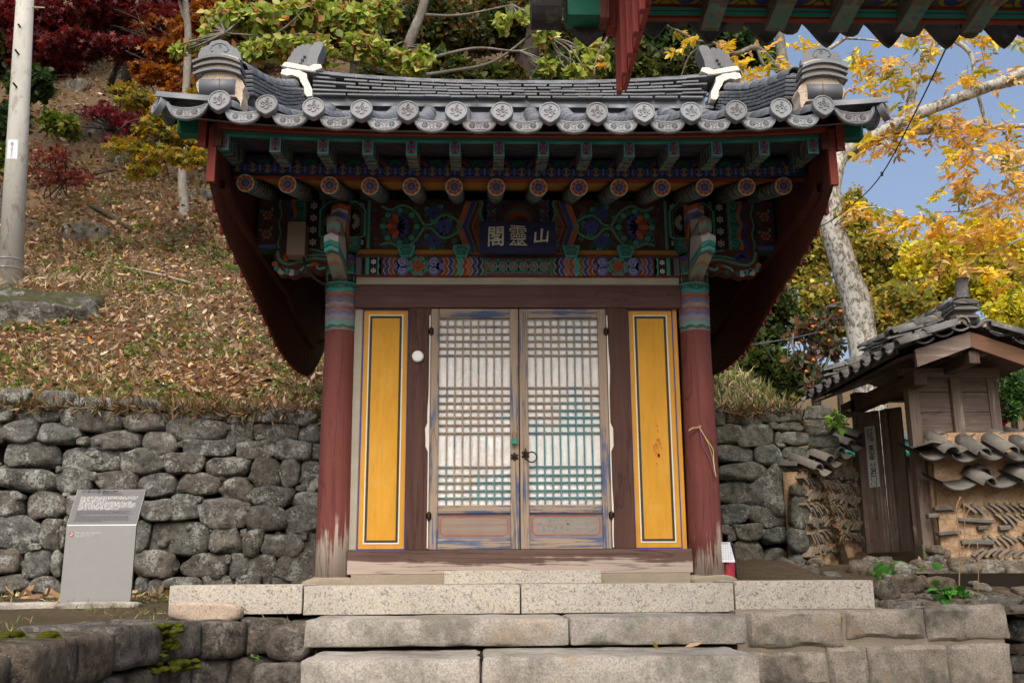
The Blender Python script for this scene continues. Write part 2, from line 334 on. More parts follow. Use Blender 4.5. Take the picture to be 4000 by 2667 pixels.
# ================================================================== stones
_g = {}
def cubegrid(n):
    if n in _g: return _g[n]
    idx = {}; V = []; Fq = []
    for ax in range(3):
        for sg in (-1, 1):
            for i in range(n):
                for j in range(n):
                    q = []
                    for di, dj in ((0, 0), (1, 0), (1, 1), (0, 1)):
                        k = [0, 0, 0]; k[ax] = sg*n; k[(ax+1) % 3] = -n+2*(i+di); k[(ax+2) % 3] = -n+2*(j+dj); k = tuple(k)
                        if k not in idx: idx[k] = len(V); V.append([math.tan(c/n*.72)/math.tan(.72) for c in k])
                        q.append(idx[k])
                    Fq.append(q if sg > 0 else q[::-1])
    _g[n] = (np.array(V), Fq); return _g[n]
def stone_mesh(name, d, mat, seed, k=4., amp=.1, n=5, tilt=.1, fine=.02):
    V, Fq = cubegrid(n); r = random.Random(seed)
    A = np.abs(V); nm = (A**k).sum(1)**(1/k); P = V/nm[:, None]
    P = np.stack([P[:, 0], np.maximum(P[:, 1], -(.62+.2*r.random())), P[:, 2]], 1) if k < 10 else P
    # uneven outline: shear the corners
    tx, tz, wx, wz = [r.uniform(-tilt, tilt) for _ in range(4)]
    P = np.stack([P[:, 0]*(1+wx*P[:, 2]), P[:, 1], P[:, 2]*(1+wz*P[:, 0])+tz*.5*P[:, 0]], 1)
    o = np.array([r.uniform(0, 99) for _ in range(3)]); hd = np.array(d)/2.
    out = []
    md = min(d); facets = []
    for _ in range(9):
        nv = np.array([r.uniform(-1, 1), r.uniform(-1, .5), r.uniform(-1, 1)]); nv /= np.linalg.norm(nv); facets.append((nv, r.uniform(.74, .95)))
    for nv, dd in (facets if k < 10 else []):
        e = np.maximum(0, P @ nv-dd*np.abs(P @ nv).max()); P = P-e[:, None]*nv*.9
    for p in P:
        q = p*hd; w = mn.noise_vector(Vector(q/md*1.1+o)); w2 = mn.noise_vector(Vector(q/md*3.3+o))
        out.append(q+np.array(w)*amp*md+np.array(w2)*amp*.35*md)
    return me(name, out, Fq, mat, True)
def stones_px(parent, boxes, Y, mat, to_px, depth=.34, k=5., amp=.10, gap=.004, name='stone', yj=.035, seed=0, n=6, tilt=.16, back=None, dz=0.):
    for i, b in enumerate(boxes):
        (x0, y0), (x1, y1) = to_px(b[0], b[1]), to_px(b[2], b[3])
        Yb = Y if not callable(Y) else Y((x0+x1)/2)
        a = aty(x0, y1, Yb); c = aty(x1, y0, Yb); bb = aty(x0, y0, Yb)
        w = (c[0]-(a[0]+bb[0])/2)-gap; h = (bb[2]-a[2])-gap
        if w <= 0 or h <= 0: continue
        dd = min(depth, max(.16, min(w, h)*1.15))
        cx = ((a[0]+bb[0])/2+c[0])/2; cz = (a[2]+bb[2])/2+dz
        kk = k*rnd.choice((.7, .85, 1., 1.25, 1.6)) if n < 7 else k
        m = stone_mesh(name, (w*1.045, dd, h*1.045), mat, seed*1000+i, kk, amp*rnd.uniform(.8, 1.5), n, tilt)
        ob(name, m, parent, (cx, Yb+dd/2+rnd.uniform(-yj, yj), cz), (R(rnd.uniform(-5, 5)), R(rnd.uniform(-3, 3)), R(rnd.uniform(-7, 7))))
def zA(x, y): return x/1.7415, 1480+y/1.7415
def zB(x, y): return 600+x/1.912, 1480+y/1.912
def zC(x, y): return 2700+x/1.7429, 1400+y/1.7429
def zD(x, y): return 3000+x/1.238, 1400+y/1.238
def zF(x, y): return 3500+x/2.09, 1650+y/2.09
wl = thing('retaining_wall', 'long dry stone retaining wall of lichen spotted grey boulders left of the shrine', 'stone wall', (-4, 2.75, -.1))
A_ = [(-20,50,175,165),(225,65,495,205),(490,115,760,195),(762,125,1100,235),(-30,178,85,285),(88,170,398,290),(395,195,830,345),(832,225,1115,350),
 (10,280,235,430),(-120,285,5,430),(232,292,545,438),(575,350,950,485),(952,350,1190,508),(515,390,600,450),(5,430,390,598),(412,455,805,622),(805,480,1118,640),
 (-90,590,370,755),(370,605,628,770),(635,622,925,760),(930,640,1180,790),(-90,755,125,930),(150,750,452,945),(452,785,530,920),(945,825,1180,965),
 (95,780,155,820),(420,770,470,800),(-90,925,255,1170),(255,940,425,1175),(410,930,450,1000),(405,1000,445,1150),(910,965,1010,1172),(-90,1160,125,1330),
 (125,1150,345,1355),(340,1165,430,1345),(905,1170,1190,1350),(180,1115,270,1160),(-90,1325,185,1450),(185,1345,410,1475),(895,1345,1000,1460),(990,1360,1090,1470),
 (530,770,940,960),(450,960,905,1170),(430,1170,900,1345),(410,1345,890,1470),(40,560,120,600),(365,590,420,640),(610,630,660,690),(1075,500,1130,540),(800,490,860,530)]
B_ = [(70,180,200,300),(205,205,540,300),(540,270,640,330),(640,195,810,315),(810,215,1215,335),(85,285,535,445),(540,280,740,480),(738,318,1070,468),(1072,325,1260,470),
 (222,440,610,580),(612,462,898,600),(900,460,1180,600),(1178,480,1270,598),(82,540,382,700),(382,578,708,735),(703,585,940,800),(935,585,1095,795),(1092,605,1260,830),
 (158,700,500,872),(495,735,738,910),(720,795,1032,955),(1045,785,1140,835),(1030,840,1270,965),(105,860,340,1045),(335,880,695,1115),(692,935,985,1135),(970,955,1260,1140),
 (-36,1055,415,1305),(415,1105,650,1310),(660,1130,810,1335),(812,1135,1115,1325),(1105,1140,1270,1335),(185,1300,552,1485),(555,1305,710,1500),(695,1310,905,1510),(905,1300,1195,1500),(1190,1330,1280,1480),
 (50,1480,350,1560),(355,1470,620,1560),(620,1460,800,1560),(800,1480,1030,1560),(1030,1485,1200,1560),(660,915,715,985),(640,1115,690,1180),(525,1310,575,1380),(865,1315,905,1390),(310,870,360,920),(1095,1145,1150,1200)]
stones_px(wl, A_, 2.6, MT['stone'], zA, seed=1, amp=.12)
stones_px(wl, B_, 2.6, MT['stone'], zB, seed=2, amp=.12, k=5.5)
ex = []; rr = random.Random(5)
for x0, x1 in ((-560, -95), (2200, 3000)):      # the wall goes on past the frame and behind the shrine
    y = 120 if x0 < 0 else 200
    while y < 1500:
        h = rr.uniform(140, 190); x = x0
        while x < x1: w = rr.uniform(190, 330); ex.append((x, y, min(x+w, x1+20), y+h)); x += w
        y += h
ex2 = [(1270+ (b[0]-2200)*1.0, b[1], 1270+(b[2]-2200)*1.0, b[3]) for b in ex if b[0] > 2000]
stones_px(wl, [b for b in ex if b[0] < 2000], 2.6, MT['stone'], zA, seed=3)
stones_px(wl, ex2, 2.6, MT['stone'], zB, seed=4)
bk = MB(); bk.bx(-7.5, 2.1, 2.86, 3.3, -.4, 1.6); bk.ob('shaded_earth_core', m_plain('shaded_wall_core', (.022, .018, .014), 1., .3, 4., .05), wl)  # earth backing, near-black so the shade between stones sits in its colour
rc = random.Random(31); cv = [stone_mesh('wedge_stone', (.11, .12, .07), MT['stone'], 1500+k, 4., .15, 4, .2) for k in range(8)]
for k in range(110):
    s_ = rc.uniform(.45, 1.1); ob('wedge_stone', rc.choice(cv), wl, (rc.uniform(-5.1, -1.7), 2.70+rc.uniform(-.02, .02), rc.uniform(-.05, 1.55)), (0, rc.uniform(-.6, .6), rc.uniform(0, 6.)), (s_, s_, s_))
wr = thing('retaining_wall', 'dry stone retaining wall of mossy boulders between right column and gate', 'stone wall', (2.6, 2.75, 0))
C_ = [(150,325,235,455),(250,340,475,450),(480,330,825,430),(795,320,965,410),(155,445,360,585),(325,440,565,600),(525,430,600,480),(600,428,775,492),(775,395,990,520),
 (165,590,425,705),(430,585,625,725),(565,495,650,605),(620,495,800,592),(800,508,1015,605),(180,705,520,830),(630,595,840,685),(845,600,1020,690),(630,680,850,760),(655,755,810,865),
 (185,830,455,985),(575,735,630,770),(700,860,795,950),(195,990,405,1120),(405,995,715,1140),(720,950,810,1150),(200,1130,265,1200),(300,1115,480,1240),(480,1140,735,1275),(720,1150,830,1330),
 (285,1240,500,1400),(485,1285,715,1470),(675,1275,780,1360),(300,1400,460,1500),(210,1400,300,1500),(20,330,150,450),(0,455,160,590),(0,590,165,710),(0,710,180,840),(0,840,185,990),(0,990,195,1130),(0,1130,200,1250),(0,1250,285,1400),
 (800,690,900,780),(255,1140,310,1240),(500,1115,560,1150)]
stones_px(wr, [(690,930,815,1150),(680,1150,815,1330),(690,1330,800,1480),(690,850,790,935)], 2.40, MT['stoneR'], zC, seed=26, amp=.10, k=4.5)
stones_px(wr, C_, 2.6, MT['stoneR'], zC, seed=6, amp=.10, k=4.5)
def zCb(x, y): return zC(x, y)
m = stone_mesh('stone', (.63, .3, .60), MT['stoneR'], 4242, 2.6, .12, 6, .05)
p = aty(*zC(583, 868), 2.6); V = m.vertices
for v in V:      # the tall pentagon: pull the top to a point
    if v.co.z > 0: v.co.x *= 1-.75*(v.co.z/.3); v.co.x += .06*v.co.z/.3
    v.co.z *= 1.05
ob('stone', m, wr, (p[0], 2.72, p[2]))
bk = MB(); bk.bx(1.4, 2.9, 2.86, 3.3, -.4, 1.5); bk.bx(2.9, 3.2, 2.86, 3.3, 1.15, 1.5); bk.ob('shaded_earth_core', bpy.data.materials['shaded_wall_core'], wr)
# ================================================================== granite platform and stairs
def block_mesh(name, d, mat, seed, rough=.006, bev=.006, front=0.):
    """cut block: square arrises with small chipped chamfers, picked face"""
    r = random.Random(seed); o = np.array([r.uniform(0, 99) for _ in range(3)]); nn = [max(2, int(round(x/.055))) for x in d]; idx = {}; V = []; Fq = []
    lev = [[-1.]+[-1+2*(i+.5)/n for i in range(n)]+[1.] for n in nn]
    for ax in range(3):
        a2, a3 = (ax+1) % 3, (ax+2) % 3
        for sg in (0, len(lev[ax])-1):
            for i in range(len(lev[a2])-1):
                for j in range(len(lev[a3])-1):
                    q = []
                    for di, dj in ((0, 0), (1, 0), (1, 1), (0, 1)):
                        k = [0, 0, 0]; k[ax] = sg; k[a2] = i+di; k[a3] = j+dj; k = tuple(k)
                        if k not in idx:
                            c = np.array([lev[m][k[m]] for m in range(3)]); p = c*np.array(d)/2; e = [m for m in range(3) if abs(c[m]) == 1.]
                            if len(e) > 1:
                                ch = bev*(1+1.6*max(0, mn.noise(Vector(p*9+o)))+rough*60*max(0, mn.noise(Vector(p*4+o))-.1))
                                for m in e: p[m] -= math.copysign(ch*.6, p[m])
                            w = np.array(mn.noise_vector(Vector(p*5+o)))*rough+np.array(mn.noise_vector(Vector(p*17+o)))*rough*.7
                            if c[1] == -1. and len(e) == 1 and front: w[1] -= front*(.5+mn.noise(Vector(p*8+o))+.6*mn.noise(Vector(p*20+o)))
                            idx[k] = len(V); V.append(p+w)
                        q.append(idx[k])
                    Fq.append(q if sg else q[::-1])
    m = me(name, V, Fq, mat, True); m.set_sharp_from_angle(angle=R(38)); return m
plat = thing('granite_platform', 'low platform of pale speckled granite slabs under the painted shrine', 'platform', (0, -.6, -.18))
for i, (x0, x1) in enumerate([(-2.148, -1.35), (-1.343, -.035), (-.029, 1.272), (1.279, 2.14)]):
    zt = [.008, .0, .0, .012][i]; ob('slab', block_mesh('slab', (x1-x0, .6, .172), MT['granite'], 60+i, .0012, .004), plat, ((x0+x1)/2, -.55, zt-.086))
pc = MB(); pc.bx(-2.0, 2.05, -.27, 2.6, -.3, -.012); pc.ob('paving', MT['mortar'], plat)
th = MB(); th.bx(-.515, .52, -.36, -.09, .0, .085, .004); th.ob('door_stone', MT['granite'], plat)
for x0, x1 in ((-1.15, -.52), (.525, 1.15)):
    q = MB(); q.bx(x0, x1, -.16, .1, -.02, .066); q.ob('sill_mortar', MT['mortar'], plat)
st = thing('stone_stairs', 'wide stairs of weathered granite blocks leading up to the platform', 'stairs', (0, -1.6, -.6))
for i, (x0, x1, y0, y1, z0, z1, rg) in enumerate([(-1.237, .212, -1.40, -.78, -.325, -.176, .006), (.218, 1.205, -1.40, -.78, -.325, -.174, .007),
        (-1.155, -.27, -1.95, -1.3, -.52, -.346, .008), (-.262, 1.108, -1.96, -1.3, -.52, -.338, .009), (-1.3, .1, -2.5, -1.85, -.72, -.53, .008), (.11, 1.2, -2.5, -1.85, -.72, -.53, .008)]):
    ob('step_block', block_mesh('step_block', (x1-x0, y1-y0, z1-z0), MT['step'], 80+i, rg*.7, .008, .005), st, ((x0+x1)/2, (y0+y1)/2, (z0+z1)/2))
cb = MB(); cb.bx(-1.1, 1.06, -1.9, -.3, -.8, -.35); cb.bx(-1.18, 1.15, -1.3, -.3, -.4, -.2); cb.ob('rubble_core', bpy.data.materials['shaded_wall_core'], st)
# front retaining wall to the right of the stairs
fr = thing('ashlar_wall', 'low wall of rough tan ashlar blocks right of the stairs', 'stone wall', (2.1, -.9, -.6))
fw = MB(); fw.bx(1.24, 2.84, -1.0, -.5, -.8, -.16); fw.ob('mortar_core', MT['mortar'], fr)
for i, b in enumerate([(-105,1212,362,1402),(375,1206,752,1362),(757,1188,1148,1366),(-95,1408,282,1590),(290,1385,478,1640),(486,1376,868,1640),(874,1372,1168,1640),(-95,1595,282,1760),(290,1645,868,1800),(874,1645,1168,1800)]):
    a, c = aty(*zD(b[0], b[3]), -1.0), aty(*zD(b[2], b[1]), -1.0); ob('ashlar_block', block_mesh('ashlar_block', (c[0]-a[0]-.012, .3, c[2]-a[2]-.012), MT['ashlar'], 300+i, .014, .009, .018), fr, ((a[0]+c[0])/2, -.87, (a[2]+c[2])/2), (0, R(rnd.uniform(-1.2, 1.2)), 0))
# rubble above it, below the gate
rbw = thing('rubble_bank', 'loose bank of rough grey stones below the gate, above the ashlar wall', 'rubble', (3.0, .2, -.1))
stones_px(rbw, [(0,1245,270,1425),(-150,1290,5,1460),(0,1390,180,1482),(200,1390,350,1475),(270,1260,490,1370),(480,1340,560,1390),(500,1380,600,1450),(380,1400,500,1480),(-60,1440,60,1500),(560,1440,700,1500)], -.35, MT['rubble'], zF, .4, 3.2, .16, 0., 'stone', .05, 12, 5, .2)
stones_px(rbw, [(700,1440,860,1520),(-230,1330,-140,1440)], -.3, MT['rubble'], zF, .4, 3.2, .16, 0., 'stone', .05, 13, 5, .2)
r4 = random.Random(44); rv = [stone_mesh('stone', (.2, .18, .12), MT['rubble'], 640+k, 4., .16, 5, .2) for k in range(8)]
for k in range(70):
    y = -.85+2.3*r4.random()**1.3; x = r4.uniform(2.22, 3.55 if y < .5 else 3.7); z = lerp(-.19, .13, sst(-.7, 1.5, y)); s_ = r4.uniform(.5, 1.25)
    ob('stone', r4.choice(rv), rbw, (x, y, z+.01), (r4.uniform(-.3, .3), r4.uniform(-.3, .3), r4.uniform(0, 6.28)), (s_, s_*r4.uniform(.7, 1.2), s_*r4.uniform(.6, 1.1)))
e = MB(); e.strip([[(x, y, z) for x in (2.2, 2.6, 3.0, 3.3, 3.55)] for y, z in ((-.5, -.24), (-.2, -.14), (.4, -.03), (1.2, .05), (1.9, .1))]); e.ob('bank_soil', MT['terrace'], rbw, True)
# side wall at the far right edge of the frame
fs = thing('rubble_wall', 'rubble stone wall at the right edge, below the earth wall', 'stone wall', (3.9, .6, -.4))
stones_px(fs, [(1140,1125,1245,1255),(1245,1120,1390,1260),(1148,1262,1330,1370),(1158,1375,1300,1432),(1165,1435,1290,1525),(1175,1530,1320,1620),(1330,1262,1450,1400),(1300,1400,1450,1560)], .1, MT['rubble'], zD, .4, 4., .1, .004, 'stone', .03, 14)
e = MB(); e.bx(3.0, 4.6, .32, .6, -.8, .05); e.ob('shaded_earth_core', bpy.data.materials['shaded_wall_core'], fs)
# terrace wall on the left, curving from the platform towards the viewer
tw = thing('terrace_wall', 'dark mossy stone terrace wall curving toward the viewer at lower left', 'stone wall', (-1.9, -2, -.6))
path = bez([(-1.17, -.93, 0), (-1.5, -1.03, 0), (-1.80, -1.36, 0), (-1.90, -1.75, 0), (-1.96, -2.2, 0), (-1.97, -2.7, 0), (-1.93, -3.2, 0), (-1.96, -3.8, 0), (-2.0, -4.6, 0)], 10)
def along(s):
    d = 0
    for a, b in zip(path, path[1:]):
        L = (b-a).length
        if d+L >= s: t = (s-d)/L; return a.lerp(b, t), (b-a).normalized()
        d += L
    return path[-1], (path[-1]-path[-2]).normalized()
r3 = random.Random(21)
for row, (z1, z0, ws, out) in enumerate([(-.185, -.385, [.22, .25, .3, .42, .5, .55, .6, .55, .5], .03), (-.39, -.60, [.26, .3, .22, .4, .3, .45, .5, .4, .5], .0), (-.60, -.85, [.3, .4, .35, .4, .5, .5, .5], .0)]):
    s_ = 0.
    for i, w in enumerate(ws):
        p, tdir = along(s_+w/2); nrm = Vector((-tdir.y, tdir.x, 0)); nrm = nrm if nrm.x > 0 or nrm.y < 0 else -nrm
        nrm = Vector((abs(nrm.x), -abs(nrm.y), 0)); dep = r3.uniform(.45, .62) if row == 0 else .36; h = z1-z0
        dzt = [-.01, 0, -.005, .01, .012, -.002, .004, -.03, -.02][i] if row == 0 else 0
        m = stone_mesh('stone', (w*1.03, dep, h*1.02), MT['stoneD'], 500+row*20+i, 14. if row == 0 else 11., .07, 8, .05)
        c = p-nrm*(dep/2-out+r3.uniform(-.02, .03)); ob('stone', m, tw, (c.x, c.y, (z0+z1)/2+dzt), (0, 0, math.atan2(tdir.y, tdir.x)))
        s_ += w
for k, (x, y, z, w) in enumerate(((-1.33, -1.22, -.30, .26), (-1.36, -1.34, -.50, .30), (-1.42, -1.62, -.68, .34), (-1.28, -1.75, -.72, .26))): ob('stone', stone_mesh('stone', (w, .24, .2), MT['stoneD'], 560+k, 6., .1, 6, .1), tw, (x, y, z), (0, 0, R(20+k*9)))
q = MB(); q.strip([[(p.x-.12, p.y+.12, z) for p in path] for z in (-.25, -.9)]); q.ob('shaded_earth_core', bpy.data.materials['shaded_wall_core'], tw)
# ================================================================== shrine
TEAL=(.035,.30,.27); DTEAL=(.012,.11,.095); GRN=(.03,.15,.075); BLUE=(.035,.06,.30); DBLUE=(.014,.02,.085); RED=(.33,.06,.03); ORG=(.52,.14,.045); BRN=(.10,.024,.016)
BLK=(.01,.01,.012); WHT=(.66,.66,.6); OLV=(.13,.11,.025); YEL=(.5,.27,.03); PNK=(.45,.18,.13); LTEAL=(.10,.45,.42)
MT['paint'] = m_vcol('dancheong_paint', .75, .5, (.11, .10, .09))
MT['paintworn'] = m_vcol('dancheong_paint_worn', .8, .75, (.3, .27, .24), .4)
MT['red'] = m_wood('red_paint', (.16, .028, .02), (.21, .04, .028), 2, .04, (.3, .2, .16), cracks=.15)
MT['redx'] = m_wood('red_paint_x', (.17, .03, .02), (.22, .045, .03), 0, .04, (.3, .2, .16), cracks=.2)
MT['windred_shaded'] = m_wood('wind_board_shaded', (.06, .016, .012), (.09, .024, .018), 2, .05, (.12, .07, .055), cracks=.15)  # dark inner boards; their shade is put into the red itself
MT['columnred'] = m_wood('column_red', (.14, .038, .031), (.185, .055, .045), 2, .50, (.38, .32, .275), .9, (-.62, .75), .7, .45)
MT['brown'] = m_wood('brown_post', (.06, .028, .022), (.10, .048, .036), 2, .12, (.2, .13, .085))
MT['brownx'] = m_wood('brown_lintel', (.085, .042, .04), (.125, .066, .06), 0, .06, (.2, .14, .11), cracks=.35)
MT['sill'] = m_wood('worn_sill', (.095, .056, .046), (.145, .09, .072), 0, .38, (.37, .31, .265), .9, (.04, .26))
MT['doorblue'] = m_wood('door_frame_worn_blue', (.075, .105, .20), (.13, .16, .27), 2, .62, (.30, .235, .175), 1.6, cracks=.5)
MT['doorbluex'] = m_wood('door_rail_worn_blue', (.075, .105, .20), (.13, .16, .27), 0, .56, (.30, .235, .175), 1.6, cracks=.5)
def m_lattice():
    t = NT('lattice_paint', .8, .2); x = t.xyz(); g = t.noise(30, 3); big = t.noise(3.2, 3, .5)
    k = t.mix(t.ramp(g, [(.35, 0.), (.65, 1.)]), (.24, .19, .145), (.36, .30, .24))
    side = t.math('ADD', t.n('ShaderNodeMapRange', {0: x[0], 1: -.5, 2: .35, 3: -.12, 4: .16}).outputs[0], t.n('ShaderNodeMapRange', {0: x[2], 1: .5, 2: 1.6, 3: .22, 4: -.22}).outputs[0])
    w = t.ramp(t.math('ADD', t.math('ADD', big, t.math('MULTIPLY', t.math('SUBTRACT', g, .5), .3)), side), [(.52, 0.), (.62, .85)])
    k = t.mix(w, k, t.mix(g, (.05, .16, .2), (.10, .29, .30)))
    k = t.mix(t.ramp(t.noise(8, 3, .5, t.map((1, 1, 1), loc=(4, 2, 9))), [(.58, 0.), (.68, .6)]), k, (.07, .09, .2)); return t.done(k, g, .3, .004)
MT['lattice'] = m_lattice()
def m_paper():
    t = NT('door_paper', .9, .1); a = t.noise(7, 5, .65, t.map((1, 1, .6))); cr = t.ramp(t.noise(15, 6, .7, None, 1.5), [(.47, 0.), (.5, 1.), (.53, 0.)])
    k = t.mix(t.ramp(a, [(.35, 0.), (.7, 1.)]), (.80, .82, .82), (.90, .92, .93)); k = t.mix(t.math('MULTIPLY', cr, .16), k, (.45, .40, .32))
    z = t.xyz()[2]; st_ = t.math('MULTIPLY', t.ramp(t.noise(5, 4, .6), [(.45, 0.), (.65, .3)]), t.n('ShaderNodeMapRange', {0: z, 1: .98, 2: .92, 3: 0., 4: 1.}).outputs[0])
    k = t.mix(st_, k, (.5, .46, .38)); return t.done(k, t.math('ADD', a, t.math('MULTIPLY', cr, .4)), .5, .012)
MT['paper'] = m_paper()
def m_yellow():
    t = NT('ochre_panel', .72, .25); a = t.noise(2.2, 5, .6, t.map((2.5, 1, .8))); b = t.noise(20, 4, .6, t.map((3, 1, .4)))
    k = t.mix(t.ramp(a, [(.35, 0.), (.7, 1.)]), (.54, .27, .024), (.61, .32, .036)); k = t.mix(t.ramp(b, [(.5, 0.), (.75, .5)]), k, (.40, .2, .03)); k = t.mix(t.math('MULTIPLY', t.ramp(t.noise(1., 5, .65, t.map((26, 1, .9))), [(.5, 0.), (.72, 1.)]), .22), k, (.3, .15, .03)); k = t.mix(t.math('MULTIPLY', t.ramp(t.noise(3.5, 5, .7), [(.52, 0.), (.7, 1.)]), .25), k, (.66, .42, .12))
    return t.done(k, b, .08, .004)
MT['ochre'] = m_yellow()
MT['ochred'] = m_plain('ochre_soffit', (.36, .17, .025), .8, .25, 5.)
MT['black'] = m_plain('black_line', (.05, .047, .035), .8, .3, 30.)
MT['white'] = m_plain('white_line', (.7, .68, .6), .8, .1, 30.)
MT['blue'] = m_plain('blue_line', (.05, .06, .3), .8, .2, 30.)
MT['greystrip'] = m_wood('pale_strip', (.36, .35, .27), (.44, .43, .34), 0, .0, cracks=.15)
MT['tile'] = m_tile('roof_tile', (.12, .132, .15), .22)
MT['tileface'] = m_tile('tile_face', (.165, .18, .195), .45, .0, .5, .45)
MT['plaster'] = m_plain('white_plaster', (.80, .76, .68), .9, .12, 9., .2, .6)
MT['plasterd'] = m_plain('weathered_plaster', (.56, .47, .37), .95, .35, 14., .1, .8)
MT['iron'] = m_plain('rusty_iron', (.05, .035, .028), .6, .5, 40., .5, .5, .6)
MT['teal'] = m_plain('teal_paint', TEAL, .7, .25, 9.)
MT['green'] = m_plain('green_paint', (.012, .15, .10), .7, .25, 9.)
shr = thing('shrine', 'small painted wooden mountain spirit shrine with tiled gable roof and lattice doors', 'shrine', (0, 0, 0))
def zz(py, Y, px=2000): return float(aty(px, py, Y)[2])
def xx(px, py, Y=0): return float(aty(px, py, Y)[0])
class Paint:
    def __init__(s, fn): s.fn = fn; s.V = []; s.F = []; s.C = []
    def poly(s, pts, c, L=1):
        b = len(s.V); s.V += [s.fn(u, v, L) for u, v in pts]; s.C += [c]*len(pts); s.F.append(tuple(range(b, b+len(pts))))
    def quads(s, a, b, c, L=1):
        k = len(s.V); n = len(a)
        for p, q in zip(a, b): s.V += [s.fn(*p, L), s.fn(*q, L)]; s.C += [c, c]
        for i in range(n-1): s.F.append((k+2*i, k+2*i+2, k+2*i+3, k+2*i+1))
    def rect(s, u0, v0, u1, v1, c, L=1): 
        n = max(1, int((u1-u0)/.08)); s.quads([(lerp(u0, u1, i/n), v0) for i in range(n+1)], [(lerp(u0, u1, i/n), v1) for i in range(n+1)], c, L)
    def disc(s, u, v, r, c, L=1, n=12, sy=1.): s.poly([(u+r*math.cos(2*math.pi*i/n), v+r*sy*math.sin(2*math.pi*i/n)) for i in range(n)], c, L)
    def arc(s, u, v, r0, r1, a0, a1, c, L=1, n=10):
        A = [lerp(a0, a1, i/n) for i in range(n+1)]
        s.quads([(u+r0*math.cos(a), v+r0*math.sin(a)) for a in A], [(u+r1*math.cos(a), v+r1*math.sin(a)) for a in A], c, L)
    def stroke(s, pts, w, c, L=1):
        P = [Vector((p[0], p[1], 0)) for p in pts]; a = []; b = []
        for i, p in enumerate(P):
            t = (P[min(i+1, len(P)-1)]-P[max(0, i-1)]).normalized(); nn = Vector((-t.y, t.x, 0))*(w/2 if not hasattr(w, '__len__') else w[i]/2)
            a.append((p.x+nn.x, p.y+nn.y)); b.append((p.x-nn.x, p.y-nn.y))
        s.quads(a, b, c, L)
    def petal(s, u, v, an, r0, r1, w, c, L=1):
        ca, sa = math.cos(an), math.sin(an); m_ = lerp(r0, r1, .6)
        s.poly([(u+ca*a-sa*b, v+sa*a+ca*b) for a, b in ((r0, 0), (lerp(r0, r1, .3), w*.38), (m_, w*.5), (lerp(r0, r1, .86), w*.36), (r1, 0), (lerp(r0, r1, .86), -w*.36), (m_, -w*.5), (lerp(r0, r1, .3), -w*.38))], c, L)
    def flower(s, u, v, r, cs, n=8, L=1):
        s.disc(u, v, r, cs[0], L, 16)
        for i in range(n): s.petal(u, v, 2*math.pi*i/n, r*.35, r*.97, r*.62*8/n*.8, cs[1], L+1)
        if len(cs) > 4:
            for i in range(n): s.petal(u, v, 2*math.pi*(i+.5)/n, r*.12, r*.55, r*.34, cs[4], L+2)
        s.disc(u, v, r*.36, cs[2], L+3, 10); s.disc(u, v, r*.17, cs[3], L+4, 8)
    def spiral(s, u, v, r, turns, a0, w, c, L=1, sg=1):
        n = int(12*turns)+4; P = [(u+r*(1-.85*i/n)*math.cos(a0+sg*2*math.pi*turns*i/n), v+r*(1-.85*i/n)*math.sin(a0+sg*2*math.pi*turns*i/n)) for i in range(n+1)]; s.stroke(P, w, c, L)
    def plum(s, u, v, r, c=WHT, L=2):
        s.disc(u, v, r*.32, c, L, 6)
        for i in range(6): s.disc(u+r*.7*math.cos(i*math.pi/3+.5), v+r*.7*math.sin(i*math.pi/3+.5), r*.3, c, L, 7)
    def ob(s, name, mat, parent, **pr): pr.setdefault('kind', 'stuff'); return ob(name, me(name, s.V, s.F, mat, False, s.C), parent, **pr)
for _n in ('TEAL','DTEAL','GRN','BLUE','DBLUE','RED','ORG','BRN','YEL','PNK','LTEAL'): globals()[_n] = tuple(x*(.95 if 'TEAL' in _n else .72)+.008 for x in globals()[_n])
def planeY(Y): return lambda u, v, L: (u, Y-.0007*L, v)
